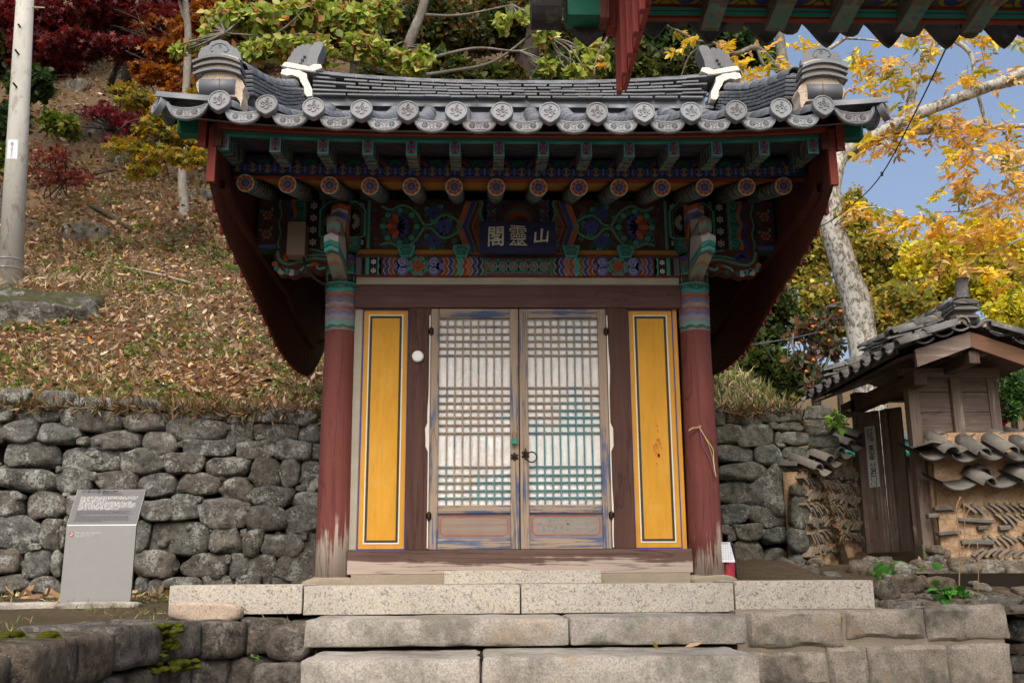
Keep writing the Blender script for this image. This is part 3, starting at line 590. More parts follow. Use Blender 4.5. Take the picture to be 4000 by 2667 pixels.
# ---------------- columns, beams, infill
for i, x in enumerate((-1.3, 1.3)):
    q = MB(); q.tube([(x, 0, z) for z in (.03, .4, .9, 1.4, 1.9, 2.36)], [.122, .12, .117, .113, .109, .107], 28); q.ob('column', MT['columnred'], shr, True)
    b = stone_mesh('base_stone', (.40, .40, .085), MT['mortar'], 31+i, 3.2, .05, 6, .02); ob('base_stone', b, shr, (x, 0, .012))
    # painted neck of the column
    def fn(u, v, L, x=x): r_ = .111+.0008*L; return (x+r_*math.sin(u), -r_*math.cos(u), v)
    P_ = Paint(fn); n = 24
    def band(v0, v1, c, L=1, amp=0., fr=6, ph=0.):
        U = [-2.4+4.8*k/60 for k in range(61)]; P_.quads([(u, v0+amp*abs(math.sin(u*fr/2+ph))) for u in U], [(u, v1) for u in U], c, L)
    band(1.785, 2.34, (.24, .19, .17)); band(1.79, 1.83, DTEAL, 2, .012, 8); band(1.81, 1.855, (.16, .27, .25), 3, .014, 8, .5); band(1.85, 1.90, (.23, .22, .27), 4, .018, 7); band(1.89, 1.925, (.12, .13, .27), 5, .018, 9)
    band(1.92, 1.955, (.24, .08, .07), 6, .02, 6); band(1.955, 1.985, (.27, .235, .235), 7, .018, 8); band(1.985, 2.02, (.12, .135, .28), 8, .02, 7); band(2.015, 2.055, (.25, .09, .075), 9, .02, 6)
    band(2.05, 2.13, TEAL, 10, .03, 4); band(2.08, 2.13, DTEAL, 11, .02, 4)
    for k in range(7): u = -1.8+k*.6; P_.spiral(u, 2.095, .026, 1.3, 0, .008, LTEAL, 12)
    band(2.13, 2.142, TEAL, 13); band(2.142, 2.205, BLK, 13); band(2.205, 2.217, TEAL, 13); band(2.217, 2.225, OLV, 14); band(2.225, 2.34, DTEAL, 13)
    for k in range(6): P_.plum(-1.5+k*.6, 2.173, .023, WHT, 15)
    for k in range(8):
        u = -1.75+k*.5; P_.arc(u, 2.225, .02, .05, 0, math.pi, TEAL, 15); P_.arc(u, 2.225, .025, .034, 0, math.pi, BLK, 16); P_.disc(u, 2.235, .014, LTEAL, 16, 8)
    band(2.285, 2.31, RED, 17, .01, 10); band(2.305, 2.345, BLUE, 18, .01, 10)
    P_.ob('painted_neck', MT['paintworn'], shr)
def beam(name, x0, x1, y0, y1, z0, z1, mat, bev=.004): q = MB(); q.bx(x0, x1, y0, y1, z0, z1, bev); return q.ob(name, mat, shr)
beam('sill_beam', -1.19, 1.19, -.075, .075, .066, .228, MT['sill'])
beam('lintel', -1.195, 1.195, -.07, .07, 1.958, 2.132, MT['brownx'])
beam('pale_strip', -1.195, 1.195, -.05, .05, 2.132, 2.196, MT['greystrip'])
beam('tie_beam', -1.20, 1.20, -.085, .085, 2.196, 2.334, MT['redx'], .012)
beam('moulding', -1.2, 1.2, -.06, .06, 2.334, 2.368, MT['brownx'])
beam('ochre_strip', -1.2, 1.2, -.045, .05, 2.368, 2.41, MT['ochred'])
beam('frieze_beam', -1.93, 1.93, -.05, .08, 2.405, 2.80, m_plain('dark_frieze', (.02, .05, .045), .8, .3))
for x0, x1 in ((-.80, -.640), (.640, .80)): beam('door_post', x0, x1, -.06, .06, .228, 1.958, MT['brown'])
# side panels
for sg in (-1, 1):
    x0, x1 = (-1.165, -.80) if sg < 0 else (.80, 1.165)
    beam('side_panel', x0, x1, -.022, .03, .228, 1.958, MT['ochre'], .0)
    x0 += .03 if sg < 0 else .0; x1 -= .0 if sg < 0 else .03
    q = MB(); 
    def frame(mb, a0, a1, b0, b1, w, y): mb.bx(a0, a1, y, y+.002, b0, b0+w); mb.bx(a0, a1, y, y+.002, b1-w, b1); mb.bx(a0, a0+w, y, y+.002, b0+w, b1-w); mb.bx(a1-w, a1, y, y+.002, b0+w, b1-w)
    frame(q, x0, x1, .230, 1.956, .009, -.0245); q.ob('blue_border', MT['blue'], shr)
    q = MB(); frame(q, x0+.042, x1-.042, .272, 1.914, .009, -.0245); q.ob('white_border', MT['white'], shr)
    q = MB(); frame(q, x0+.051, x1-.051, .281, 1.905, .017, -.0242); q.ob('black_border', MT['black'], shr)
beam('pale_strip', -1.195, -1.137, -.035, .02, .23, 1.956, m_plain('pale_plaster', (.36, .34, .27), .9, .25))
# stain on the right panel
q = Paint(planeY(-.0225)); r5 = random.Random(3)
for k in range(16):
    u, v = .985+r5.gauss(0, .014), .93+r5.gauss(0, .05); q.disc(u, v, r5.uniform(.004, .011), (.6, .2, .03), 1, 7, 1.7)
q.ob('rusty_stain', MT['paint'], shr)
# ---------------- doors
hb_ = [172, 212, 250, 288, 325, 497, 537, 578, 618, 655, 695, 738, 918, 962, 1002, 1045, 1083]
hz = [float(aty(1850, 1150+v/1.3638, -.02)[2]) for v in hb_]; zt, zb = float(aty(1850, 1150+130/1.3638, -.02)[2]), float(aty(1850, 1150+1122/1.3638, -.02)[2])
pr0, pr1 = float(aty(1850, 1150+1168/1.3638, -.02)[2]), float(aty(1850, 1150+1300/1.3638, -.02)[2])
for sg in (-1, 1):
    x0, x1 = (-.638, -.005) if sg < 0 else (.002, .638); w = .062
    dr = MB(); dr.bx(x0, x0+w, -.055, -.012, .23, 1.952, .004); dr.bx(x1-w, x1, -.055, -.012, .23, 1.952, .004); door = dr.ob('door', MT['doorblue'], shr, label='left lattice door leaf' if sg < 0 else 'right lattice door leaf with teal painted bars')
    q = MB(); q.bx(x0+w, x1-w, -.053, -.014, zt, 1.952, .004); q.ob('top_rail', MT['doorbluex'], door)
    q = MB(); q.bx(x0+w, x1-w, -.053, -.014, pr0, zb, .006); q.ob('middle_rail', MT['doorbluex'], door)
    q = MB(); q.bx(x0+w, x1-w, -.053, -.014, .23, pr1, .004); q.ob('bottom_rail', MT['doorbluex'], door)
    q = MB(); q.bx(x0+w, x1-w, -.032, -.02, pr1, pr0); q.ob('lower_panel', m_wood('panel_faded_%d' % sg, (.25, .19, .155) if sg < 0 else (.25, .215, .195), (.33, .26, .21) if sg < 0 else (.33, .29, .26), 0, .2, (.3, .24, .19), cracks=.1), door)
    P_ = Paint(planeY(-.033)); a0, a1, b0, b1 = x0+w+.004, x1-w-.004, pr1+.006, pr0-.006; c_ = .02
    P_.stroke([(a0, b0), (a1, b0), (a1, b1), (a0, b1), (a0, b0)], .010, (.2, .2, .27))
    P_.stroke([(a0+.016+c_, b0+.016), (a1-.016-c_, b0+.016), (a1-.016, b0+.016+c_), (a1-.016, b1-.012-c_), (a1-.016-c_, b1-.012), (a0+.016+c_, b1-.012), (a0+.016, b1-.012-c_), (a0+.016, b0+.016+c_), (a0+.016+c_, b0+.016)], .010, (.36, .12, .09), 2)
    if sg > 0:
        r6 = random.Random(8)
        for k in range(60): P_.disc(lerp(a0+.06, a1-.04, r6.random()), lerp(b0+.035, b1-.03, r6.random()), r6.uniform(.004, .011), r6.choice([(.14, .3, .22), (.2, .33, .3), (.36, .2, .2), (.3, .3, .36)]), 3, 6, .7)
    P_.ob('painted_border', MT['paintworn'], door)
    q = MB(); q.bx(x0+w-.004, x1-w+.004, -.014, -.011, zb, zt); q.ob('paper', MT['paper'], door)
    n = 8; W = (x1-x0-2*w)
    vm = MB(); vm.box((0, 0, 0), (.0115, .017, zt-zb), None, .002); vme = vm.mesh('lattice_bar', MT['lattice'])
    hm = MB(); hm.box((0, 0, 0), (W, .017, .0115), None, .002); hme = hm.mesh('lattice_bar', MT['lattice'])
    for k in range(n): ob('lattice_bar', vme, door, (x0+w+W*(k+1)/(n+1), -.027, (zt+zb)/2))
    for z in hz: ob('lattice_bar', hme, door, (x0+w+W/2, -.0245, z))
    for z in (1.78, .46):      # hinges
        q = MB(); xe = x0 if sg < 0 else x1
        q.tube([(xe-.002*sg, -.062, z-.028), (xe-.002*sg, -.062, z+.028)], .011, 10); q.bx(xe-.02, xe+.02, -.064, -.056, z-.02, z+.02, .002); q.ob('hinge', MT['iron'], door, True)
    # handle plates and ring
    q = MB(); xc, zc = (-.038, .87) if sg < 0 else (.04, .885)
    for k in range(12): a = 2*math.pi*k/12; rr_ = .012+.010*(k % 2); q.tube([(xc+rr_*math.cos(a), -.056, zc+rr_*math.sin(a)*(1.25 if sg > 0 else 1)), (xc+rr_*math.cos(a), -.064, zc+rr_*math.sin(a)*(1.25 if sg > 0 else 1))], [.009, .005], 8)
    q.tube([(xc, -.055, zc), (xc, -.078, zc)], [.011, .007], 8)
    if sg > 0: q.tube([(xc, -.056, zc+.025), (xc, -.06, zc+.048)], [.009, .003], 6)
    q.ob('handle_plate', MT['iron'], door, True)
    if sg > 0:
        q = MB(); q.tube([(xc+.042+.036*math.cos(a), -.078, zc-.02+.036*math.sin(a)) for a in [2*math.pi*k/24 for k in range(25)]], .0052, 8, False); q.ob('ring_handle', MT['iron'], door, True)
    q = MB(); xe = x0-.004 if sg < 0 else x1+.004     # torn paper strip along the jamb
    zs = [.24+1.66*k/40 for k in range(41)]
    wd_ = [.006+.012*max(0, mn.noise((z*3, sg*5., 1)))+(.018 if abs(z-1.0) < .07 else 0) for z in zs]
    q.strip([[(xe-sg*.002, -.0615, z) for z in zs], [(xe+sg*ww, -.0625, z) for z, ww in zip(zs, wd_)]]); q.ob('torn_paper_strip', MT['white'], door)
# ---------------- painted tie beam
P_ = Paint(planeY(-.0855)); b0, b1 = 2.200, 2.330; bm = (b0+b1)/2; bh = b1-b0
P_.rect(-1.19, b0, 1.19, b1, BRN, 0)
for sg in (-1, 1):
    def U(t): return sg*t
    def R4(u0, u1, c, L): P_.rect(min(U(u0), U(u1)), b0, max(U(u0), U(u1)), b1, c, L)
    R4(1.145, 1.19, (.12, .13, .17), 1); R4(1.125, 1.15, BLK, 1); R4(1.10, 1.13, OLV, 1); R4(1.095, 1.118, TEAL, 2); R4(1.03, 1.097, BLK, 1); R4(1.015, 1.035, TEAL, 2); R4(1.005, 1.017, OLV, 2)
    P_.plum(U(1.063), bm+.034, .02); P_.plum(U(1.063), bm-.034, .02)
    # scale arcs on both sides of the flower
    seq = [(.99, BRN), (.955, BLUE), (.92, RED), (.885, BRN)]
    for t, c in seq: P_.stroke([(U(t+.018*abs(math.sin(k*math.pi/8*2))), lerp(b0, b1, k/8)) for k in range(9)], .038, c, 2); P_.stroke([(U(t-.018+.018*abs(math.sin(k*math.pi/8*2))), lerp(b0, b1, k/8)) for k in range(9)], .004, (.5, .42, .36), 3)
    for t, c in [(.545, RED), (.51, BLUE), (.475, OLV), (.44, TEAL), (.405, RED), (.37, ORG), (.335, BLUE), (.30, DBLUE), (.262, DTEAL)]:
        P_.stroke([(U(t-.02*abs(math.sin(k*math.pi/8*2))), lerp(b0, b1, k/8)) for k in range(9)], .040, c, 2); P_.stroke([(U(t+.018-.02*abs(math.sin(k*math.pi/8*2))), lerp(b0, b1, k/8)) for k in range(9)], .004, (.5, .45, .4), 3)
    R4(.222, .245, BLK, 3); R4(.228, .245, OLV, 4)
    uc = U(.735)
    for dx, dz in ((-.115, .028), (-.115, -.028), (.115, .028), (.115, -.028)):
        P_.disc(uc+dx, bm+dz, .043, (.11, .13, .36), 4); P_.spiral(uc+dx, bm+dz, .034, 1.4, 1., .007, (.3, .32, .5), 5)
    P_.disc(uc-.155, bm, .03, (.11, .13, .36), 4); P_.disc(uc+.155, bm, .03, (.11, .13, .36), 4)
    for k in range(8):
        a = 2*math.pi*(k+.5)/8; P_.disc(uc+.055*math.cos(a), bm+.05*math.sin(a), .026, TEAL, 6, 10); P_.spiral(uc+.055*math.cos(a), bm+.05*math.sin(a), .02, 1.2, a, .006, DTEAL, 7)
    for k in range(4): P_.petal(uc, bm, k*math.pi/2, .006, .055, .05, PNK, 8); P_.petal(uc, bm, k*math.pi/2, .008, .047, .038, RED, 9)
    P_.disc(uc, bm, .012, OLV, 10, 8)
P_.rect(-.222, b0, .222, b1, DTEAL, 4)
for k in range(6):
    u = -.1875+.075*k
    P_.rect(u-.0375-.006, bm-.018, u-.0375+.006, bm+.018, RED, 5)
    for j in range(6): a = j*math.pi/3+math.pi/6; P_.stroke([(u+.034*math.cos(a), bm+.036*math.sin(a)), (u+.05*math.cos(a), bm+.056*math.sin(a))], .013, RED if j % 2 else (.15, .18, .42), 5)
    P_.disc(u, bm, .034, BRN, 6, 12); P_.arc(u, bm, .024, .033, 0, 2*math.pi, TEAL, 7, 14); P_.disc(u, bm, .021, BLUE, 7, 10)
    for j in range(6): P_.petal(u, bm, j*math.pi/3, .003, .019, .013, PNK, 8)
    P_.disc(u, bm, .005, RED, 9, 6)
    for vz in (b0+.012, b1-.012): P_.disc(u-.0375, vz, .011, BLUE, 6, 6); P_.disc(u-.0375, vz, .006, PNK, 7, 6); P_.stroke([(u-.02, vz), (u+.02, vz)], .011, RED, 5)
P_.ob('painted_pattern', MT['paint'], shr)
# ---------------- small bearing blocks on the ochre strip
for i, px in enumerate((933, 1060, 1312, 1437)):
    xc = xx(px*S, 985, -.09); q = MB(); q.prism([(-.062, .09), (-.062, .066), (-.04, 0), (.04, 0), (.062, .066), (.062, .09)], lambda u, v, d, xc=xc: (xc+u, d, 2.335+v), -.105, -.03); blk = q.ob('bearing_block', MT['teal'], shr)
    P_ = Paint(planeY(-.1055)); P_.poly([(xc-.052, 2.417), (xc-.052, 2.404), (xc-.032, 2.344), (xc+.032, 2.344), (xc+.052, 2.404), (xc+.052, 2.417)], DTEAL, 1); P_.arc(xc, 2.352, .012, .045, 0, math.pi, TEAL, 2); P_.arc(xc, 2.352, .018, .024, 0, math.pi, BLK, 3); P_.arc(xc, 2.352, .032, .037, 0, math.pi, BLK, 3)
    for s_ in (-1, 1): P_.disc(xc+s_*.042, 2.405, .009, PNK, 4, 6); P_.spiral(xc+s_*.02, 2.365, .014, 1.2, 0, .004, BLK, 4)
    P_.ob('painted_pattern', MT['paint'], blk)
# ---------------- painted frieze
P_ = Paint(planeY(-.0505)); f0, f1 = 2.41, 2.795; fm = 2.585
P_.rect(-1.93, f0, 1.93, f1, (.05, .02, .016), 0)
for sg in (-1, 1):
    def U(t): return sg*t
    def RR(u0, u1, v0, v1, c, L): P_.rect(min(U(u0), U(u1)), v0, max(U(u0), U(u1)), v1, c, L)
    for u0, u1 in ((1.10, 1.24), (1.44, 1.60)):
        RR(u0, u1, f0, f1, BLK, 1); RR(u0, u0+.016, f0, f1, TEAL, 2); RR(u1-.016, u1, f0, f1, TEAL, 2); RR(u0+.016, u0+.026, f0, f1, OLV, 2); RR(u1-.026, u1-.016, f0, f1, OLV, 2)
        for k in range(4): P_.plum(U((u0+u1)/2), f0+.05+k*.095, .028, (.5, .5, .46), 4)
    # lotus and scrolls
    uc = U(.88)
    P_.disc(uc, fm, .155, (.04, .03, .02), 2, 20, 1.05)
    for k in range(16): a = 2*math.pi*k/16; P_.disc(uc+.125*math.cos(a), fm+.125*math.sin(a), .024, DTEAL if k % 2 else TEAL, 3, 7)
    P_.disc(uc, fm, .105, (.035, .025, .016), 4, 18)
    for k in range(7): a = lerp(-1.3, 1.3, k/6)+(0 if sg > 0 else math.pi); P_.petal(U(.92), fm, a+math.pi, .01, .115, .05, BLUE if k % 2 else (.05, .07, .36), 5)
    for k in range(5): a = lerp(-1., 1., k/4)+(math.pi if sg > 0 else 0); P_.petal(U(.87), fm, a+math.pi, .03, .115, .045, RED if k % 2 else ORG, 6)
    for cu, cv, c in ((.62, fm+.11, BLUE), (.62, fm-.11, BLUE), (.55, fm, (.05, .07, .36))):
        for k in range(5): P_.petal(U(cu), cv, k*2*math.pi/5+.4, .006, .06, .05, c, 6)
        for k in range(7): a = k*2*math.pi/7; P_.disc(U(cu)+.066*math.cos(a), cv+.06*math.sin(a), .022, TEAL if k % 2 else DTEAL, 5, 8); P_.spiral(U(cu)+.066*math.cos(a), cv+.06*math.sin(a), .016, 1.2, a, .005, BLK, 6)
    for q_ in ([(1.02, f0+.03), (.95, fm-.13), (.86, fm-.165), (.77, fm-.12), (.69, fm), (.64, fm+.02), (.56, fm+.09), (.47, fm+.06), (.42, fm)], [(1.02, f1-.05), (.95, fm+.13), (.86, fm+.165), (.77, fm+.12), (.69, fm), (.64, fm-.02), (.56, fm-.09), (.47, fm-.06), (.42, fm)]):
        c = [(p.x, p.y) for p in bez([(U(a), b, 0) for a, b in q_], 5)]; P_.stroke(c, .022, OLV, 7); P_.stroke(c, .012, TEAL, 8)
    for t, c in [(.44, ORG), (.40, BLUE), (.36, BRN), (.325, (.2, .05, .03))]:
        for s2 in (-1, 1): P_.stroke([(U(t-.07*abs(w)), fm+s2*abs(w)*.2) for w in [k/6 for k in range(7)]], .036, c, 6); P_.stroke([(U(t+.018-.07*abs(w)), fm+s2*abs(w)*.2) for w in [k/6 for k in range(7)]], .003, (.35, .3, .25), 7)
    P_.stroke([(U(.275+.012*math.sin(k*1.57)), lerp(f0, f1, k/12)) for k in range(13)], .016, TEAL, 9); P_.stroke([(U(.292+.012*math.sin(k*1.57)), lerp(f0, f1, k/12)) for k in range(13)], .014, OLV, 8); P_.stroke([(U(.25), f0), (U(.25), f1)], .03, BLK, 8)
    # outer field beyond the bracket
    RR(1.60, 1.66, f0, f1, DTEAL, 1)
    for k in range(4): P_.spiral(U(1.63), f0+.05+k*.1, .04, 1.5, 0, .01, TEAL, 3)
    for t, c in [(1.67, ORG), (1.70, BLUE), (1.735, BRN)]: P_.stroke([(U(t+.014*math.sin(k*1.3)), lerp(f0, f1, k/12)) for k in range(13)], .034, c, 2)
    P_.stroke([(U(1.765+.01*math.sin(k*1.3)), lerp(f0, f1, k/12)) for k in range(13)], .012, TEAL, 4)
    RR(1.79, 1.93, f0, f1, (.06, .02, .015), 2); RR(1.79, 1.93, f0, f0+.03, (.06, .1, .33), 4)
    for k in range(2):
        v = f0+.11+k*.15; P_.flower(U(1.86), v, .04, (BRN, PNK, RED, OLV), 6, 3)
        for a in (.7, 2.4, 3.9, 5.5): P_.stroke([(U(1.86)+.045*math.cos(a), v+.05*math.sin(a)), (U(1.86)+.062*math.cos(a+.35), v+.07*math.sin(a+.35))], .018, BLUE if a > 3 else TEAL, 4)
r8 = random.Random(4)
for k in range(150):
    u, v = r8.uniform(.33, 1.07)*r8.choice((-1, 1)), r8.uniform(f0+.02, f1-.03); P_.spiral(u, v, r8.uniform(.014, .026), 1.3, r8.random()*6, .006, r8.choice([TEAL, DTEAL, DTEAL, (.2, .06, .04), (.04, .06, .2)]), 1)
P_.rect(-.245, f0, .245, f1, (.04, .03, .05), 8)
for k in range(5):
    for s_ in (-1, 1):
        v = f0+.04+k*.08; P_.stroke([(s_*.235, v-.03), (s_*.205, v), (s_*.235, v+.03)], .014, (.06, .09, .34), 9); P_.stroke([(s_*.2, v-.03), (s_*.17, v), (s_*.2, v+.03)], .013, RED, 9); P_.stroke([(s_*.19, v+.01), (s_*.165, v+.035)], .01, TEAL, 10)
P_.disc(0, 2.62, .17, DBLUE, 10, 26); P_.disc(0, 2.62, .15, BRN, 11, 26); P_.disc(0, 2.62, .115, DTEAL, 12, 24); P_.disc(0, 2.62, .095, RED, 13, 24); P_.disc(.02, 2.61, .06, BRN, 14, 20); P_.disc(.03, 2.60, .04, DBLUE, 15, 16)
P_.ob('painted_pattern', MT['paint'], shr)
# ---------------- brackets
def bracket(sg):
    x0 = sg*1.3
    # carved wing along the facade
    W = [(.10, 2.41), (.36, 2.41), (.47, 2.40), (.50, 2.36), (.485, 2.30), (.50, 2.265), (.47, 2.24), (.46, 2.21), (.40, 2.215), (.37, 2.195), (.33, 2.205), (.30, 2.225), (.25, 2.215), (.2, 2.24), (.16, 2.225), (.10, 2.25)]
    q = MB(); q.prism([(sg*u, v) for u, v in (W if sg > 0 else W)], lambda u, v, d: (x0+u, d, v), -.05, .05); wing = q.ob('bracket_wing', m_plain('bracket_brown_%d' % sg, BRN, .8), shr)
    P_ = Paint(planeY(-.0505))
    def pt(u, v): return (x0+sg*u, v)
    def stk(pts, w, c, L): P_.stroke([(p.x, p.y) for p in bez([(*pt(*a), 0) for a in pts], 5)], w, c, L)
    stk([(.10, 2.325), (.2, 2.335), (.3, 2.31), (.4, 2.29), (.46, 2.33), (.475, 2.395)], .024, OLV, 1); stk([(.10, 2.325), (.2, 2.335), (.3, 2.31), (.4, 2.29), (.46, 2.33), (.475, 2.395)], .015, TEAL, 2)
    stk([(.1, 2.355), (.18, 2.362), (.27, 2.35), (.33, 2.33)], .013, TEAL, 2); stk([(.1, 2.395), (.15, 2.385), (.19, 2.40), (.24, 2.405)], .012, TEAL, 2)
    stk([(.12, 2.265), (.17, 2.255), (.2, 2.29), (.27, 2.27), (.3, 2.24)], .014, LTEAL, 2)
    for k in range(9): a = lerp(-.2, math.pi+.2, k/8); P_.petal(*pt(.37, 2.335), a, .008, .062, .026, ORG if sg < 0 else BLUE, 3)
    for k in range(5): a = lerp(.2, math.pi-.2, k/4); P_.petal(*pt(.2, 2.275), a, .004, .034, .02, ORG if sg < 0 else RED, 3)
    for u, v, r_, c in ((.49, 2.29, .022, PNK), (.475, 2.255, .02, TEAL), (.44, 2.235, .028, (.4, .4, .38)), (.40, 2.235, .024, TEAL), (.365, 2.225, .026, (.42, .42, .42)), (.33, 2.225, .02, DTEAL), (.43, 2.255, .014, PNK), (.25, 2.235, .02, DTEAL)): P_.disc(*pt(u, v), r_, c, 3, 9)
    P_.ob('painted_pattern', MT['paint'], wing)
    # capital block, cloud boards and the forward tongues
    q = MB(); q.prism([(-.135, 2.41), (-.135, 2.475), (.135, 2.475), (.135, 2.41), (.1, 2.375), (-.1, 2.375)], lambda u, v, d: (x0+u, d, v), -.14, .1); cap = q.ob('capital_block', m_plain('capital_%d' % sg, DTEAL, .8), shr)
    P_ = Paint(planeY(-.1405)); P_.stroke([(x0-.13, 2.468), (x0+.13, 2.468)], .009, TEAL); P_.stroke([(x0-.13, 2.46), (x0+.13, 2.46)], .005, OLV)
    for s_ in (-1, 1): P_.disc(x0+s_*.095, 2.43, .026, TEAL, 2, 10); P_.spiral(x0+s_*.095, 2.43, .02, 1.3, 0, .005, BLK, 3); P_.stroke([(x0+s_*.06, 2.45), (x0+s_*.075, 2.415), (x0+s_*.07, 2.39)], .014, ORG, 2); P_.stroke([(x0+s_*.04, 2.455), (x0+s_*.055, 2.41)], .012, BLUE, 2)
    P_.ob('painted_pattern', MT['paint'], cap)
    q = MB(); O = [(-.165, 2.50), (-.165, 2.70), (-.10, 2.765), (.10, 2.765), (.165, 2.70), (.165, 2.50), (.1, 2.475), (-.1, 2.475)]
    q.prism(O, lambda u, v, d: (x0+u, d, v), -.085, -.052); cl = q.ob('cloud_board', m_plain('board_black_%d' % sg, (.012, .014, .012), .8), shr)
    P_ = Paint(planeY(-.0855)); P_.stroke(O+[O[0]], .018, TEAL, 1); P_.stroke([(u*.86+0, 2.615+(v-2.615)*.86) for u, v in O+[O[0]]], .008, OLV, 1); P_.V = [(a+x0, b, c) for a, b, c in P_.V]
    for s_ in (-1, 1):
        for k in range(7): a = lerp(-1.15, 1.15, k/6)+(0 if s_ > 0 else math.pi); P_.petal(x0+s_*.065, 2.61, a, .02, .07, .018, (.3, .29, .24), 3)
    P_.ob('painted_pattern', MT['paint'], cl)
    def tongue(prof, w, cols, name, mat):
        """prof: (y,z) side outline from top-back round the nose to the bottom; ridge along the nose"""
        V = []; n = len(prof); q = MB()
        for (y, z), c in zip(prof, cols):
            q.col = c; q.v([(x0-w/2, y+.016, z-.006), (x0, y-.014, z+.006), (x0+w/2, y+.016, z-.006), (x0+w/2, max(y, -.05)+.06, z-.006), (x0-w/2, max(y, -.05)+.06, z-.006)])
        for i in range(n-1):
            for j in range(5): a, b = i*5+j, i*5+(j+1) % 5; q.f(a, b, b+5, a+5)
        q.f(0, 1, 2, 3, 4); q.f(*[(n-1)*5+j for j in (4, 3, 2, 1, 0)])
        return q.ob(name, mat, shr, False, True)
    wh = (.46, .45, .48); PX = 1300 if sg < 0 else 2716
    def zp(Y, py): return (Y, float(aty(PX, py, Y)[2]))
    tongue([zp(-.12, 790), zp(-.24, 795), zp(-.27, 800), zp(-.27, 818), zp(-.271, 819), zp(-.26, 832), zp(-.25, 856), zp(-.25, 858), zp(-.24, 885), zp(-.22, 918), zp(-.18, 935)], .115, [ORG, ORG, ORG, ORG, wh, (.1, .11, .3), (.09, .1, .3), RED, ORG, ORG, BRN], 'rear_tongue', MT['paintworn'])
    tongue([zp(-.2, 852), zp(-.48, 848), zp(-.52, 853), zp(-.522, 854), zp(-.52, 880), zp(-.51, 912), zp(-.4, 920)], .090, [wh, wh, wh, RED, (.14, .34, .30), RED, BRN], 'upper_tongue', MT['paintworn'])
    tongue([zp(-.3, 918), zp(-.56, 913), zp(-.60, 917), zp(-.60, 938), zp(-.601, 940), zp(-.58, 950), zp(-.58, 962), zp(-.57, 966), zp(-.57, 978), zp(-.53, 983), zp(-.53, 988), zp(-.47, 996), zp(-.42, 1012), zp(-.38, 1022), zp(-.35, 1030), zp(-.34, 1036), zp(-.27, 1050), zp(-.2, 1072), zp(-.14, 1092)], .098,
           [wh, wh, wh, (.46, .44, .45), LTEAL, TEAL, DTEAL, LTEAL, TEAL, LTEAL, BRN, (.34, .31, .26), (.36, .33, .28), (.32, .3, .25), ORG, (.22, .25, .22), (.22, .3, .28), (.2, .2, .18), BRN], 'lower_tongue', MT['paintworn'])
    for s_ in (-1, 1):
        q = MB(); q.prism([(-.05, zp(-.05, 905)[1]), (-.50, zp(-.5, 905)[1]), (-.52, zp(-.52, 960)[1]), (-.4, zp(-.4, 1010)[1]), (-.12, zp(-.12, 1085)[1]), (-.05, zp(-.05, 1085)[1])], lambda u, v, d: (x0+d, u, v), s_*.044, s_*.032); q.ob('arm_side', m_plain('arm_side_%d%d' % (sg, s_), (.03, .06, .055), .8), shr)
    for s_ in (-1, 1):      # dark side cheeks with flowing lines
        q = MB(); q.prism([(-.06, 2.66), (-.2, 2.60), (-.24, 2.50), (-.22, 2.40), (-.16, 2.28), (-.11, 2.2), (-.06, 2.2)], lambda u, v, d: (x0+d, u, v), s_*.052, s_*.038); q.ob('cheek_board', bpy.data.materials['bracket_brown_-1'], shr)
        P_ = Paint(lambda u, v, L: (x0+s_*(.0525+.0006*L), u, v))
        for k in range(3): P_.stroke([(p.x, p.y) for p in bez([(-.21+k*.035, 2.52+k*.03, 0), (-.2+k*.04, 2.44, 0), (-.15+k*.03, 2.40, 0), (-.13+k*.025, 2.3, 0), (-.1+k*.01, 2.22, 0)], 4)], .012, TEAL if k != 1 else (.3, .24, .2), 1)
        P_.ob('painted_pattern', MT['paint'], shr)
for sg in (-1, 1): bracket(sg)
# ================================================================== eaves and roof
DX = [-1.864, -1.577, -1.293, -1.001, -.721, -.425, -.145, .148, .438, .727, 1.019, 1.299, 1.579, 1.845]
YE, YR = -1.45, 1.1
def lift(x): return .062*(min(abs(x), 2.1)/1.86)**3
def roofz(x, y):
    t = min(1, (y if y <= YR else 2*YR-y)-YE)/(YR-YE) if False else ((y if y <= YR else 2*YR-y)-YE)/(YR-YE)
    return 2.795+1.33*(.72*t+.28*t*t)+lift(x)*(1-.6*max(0, t))
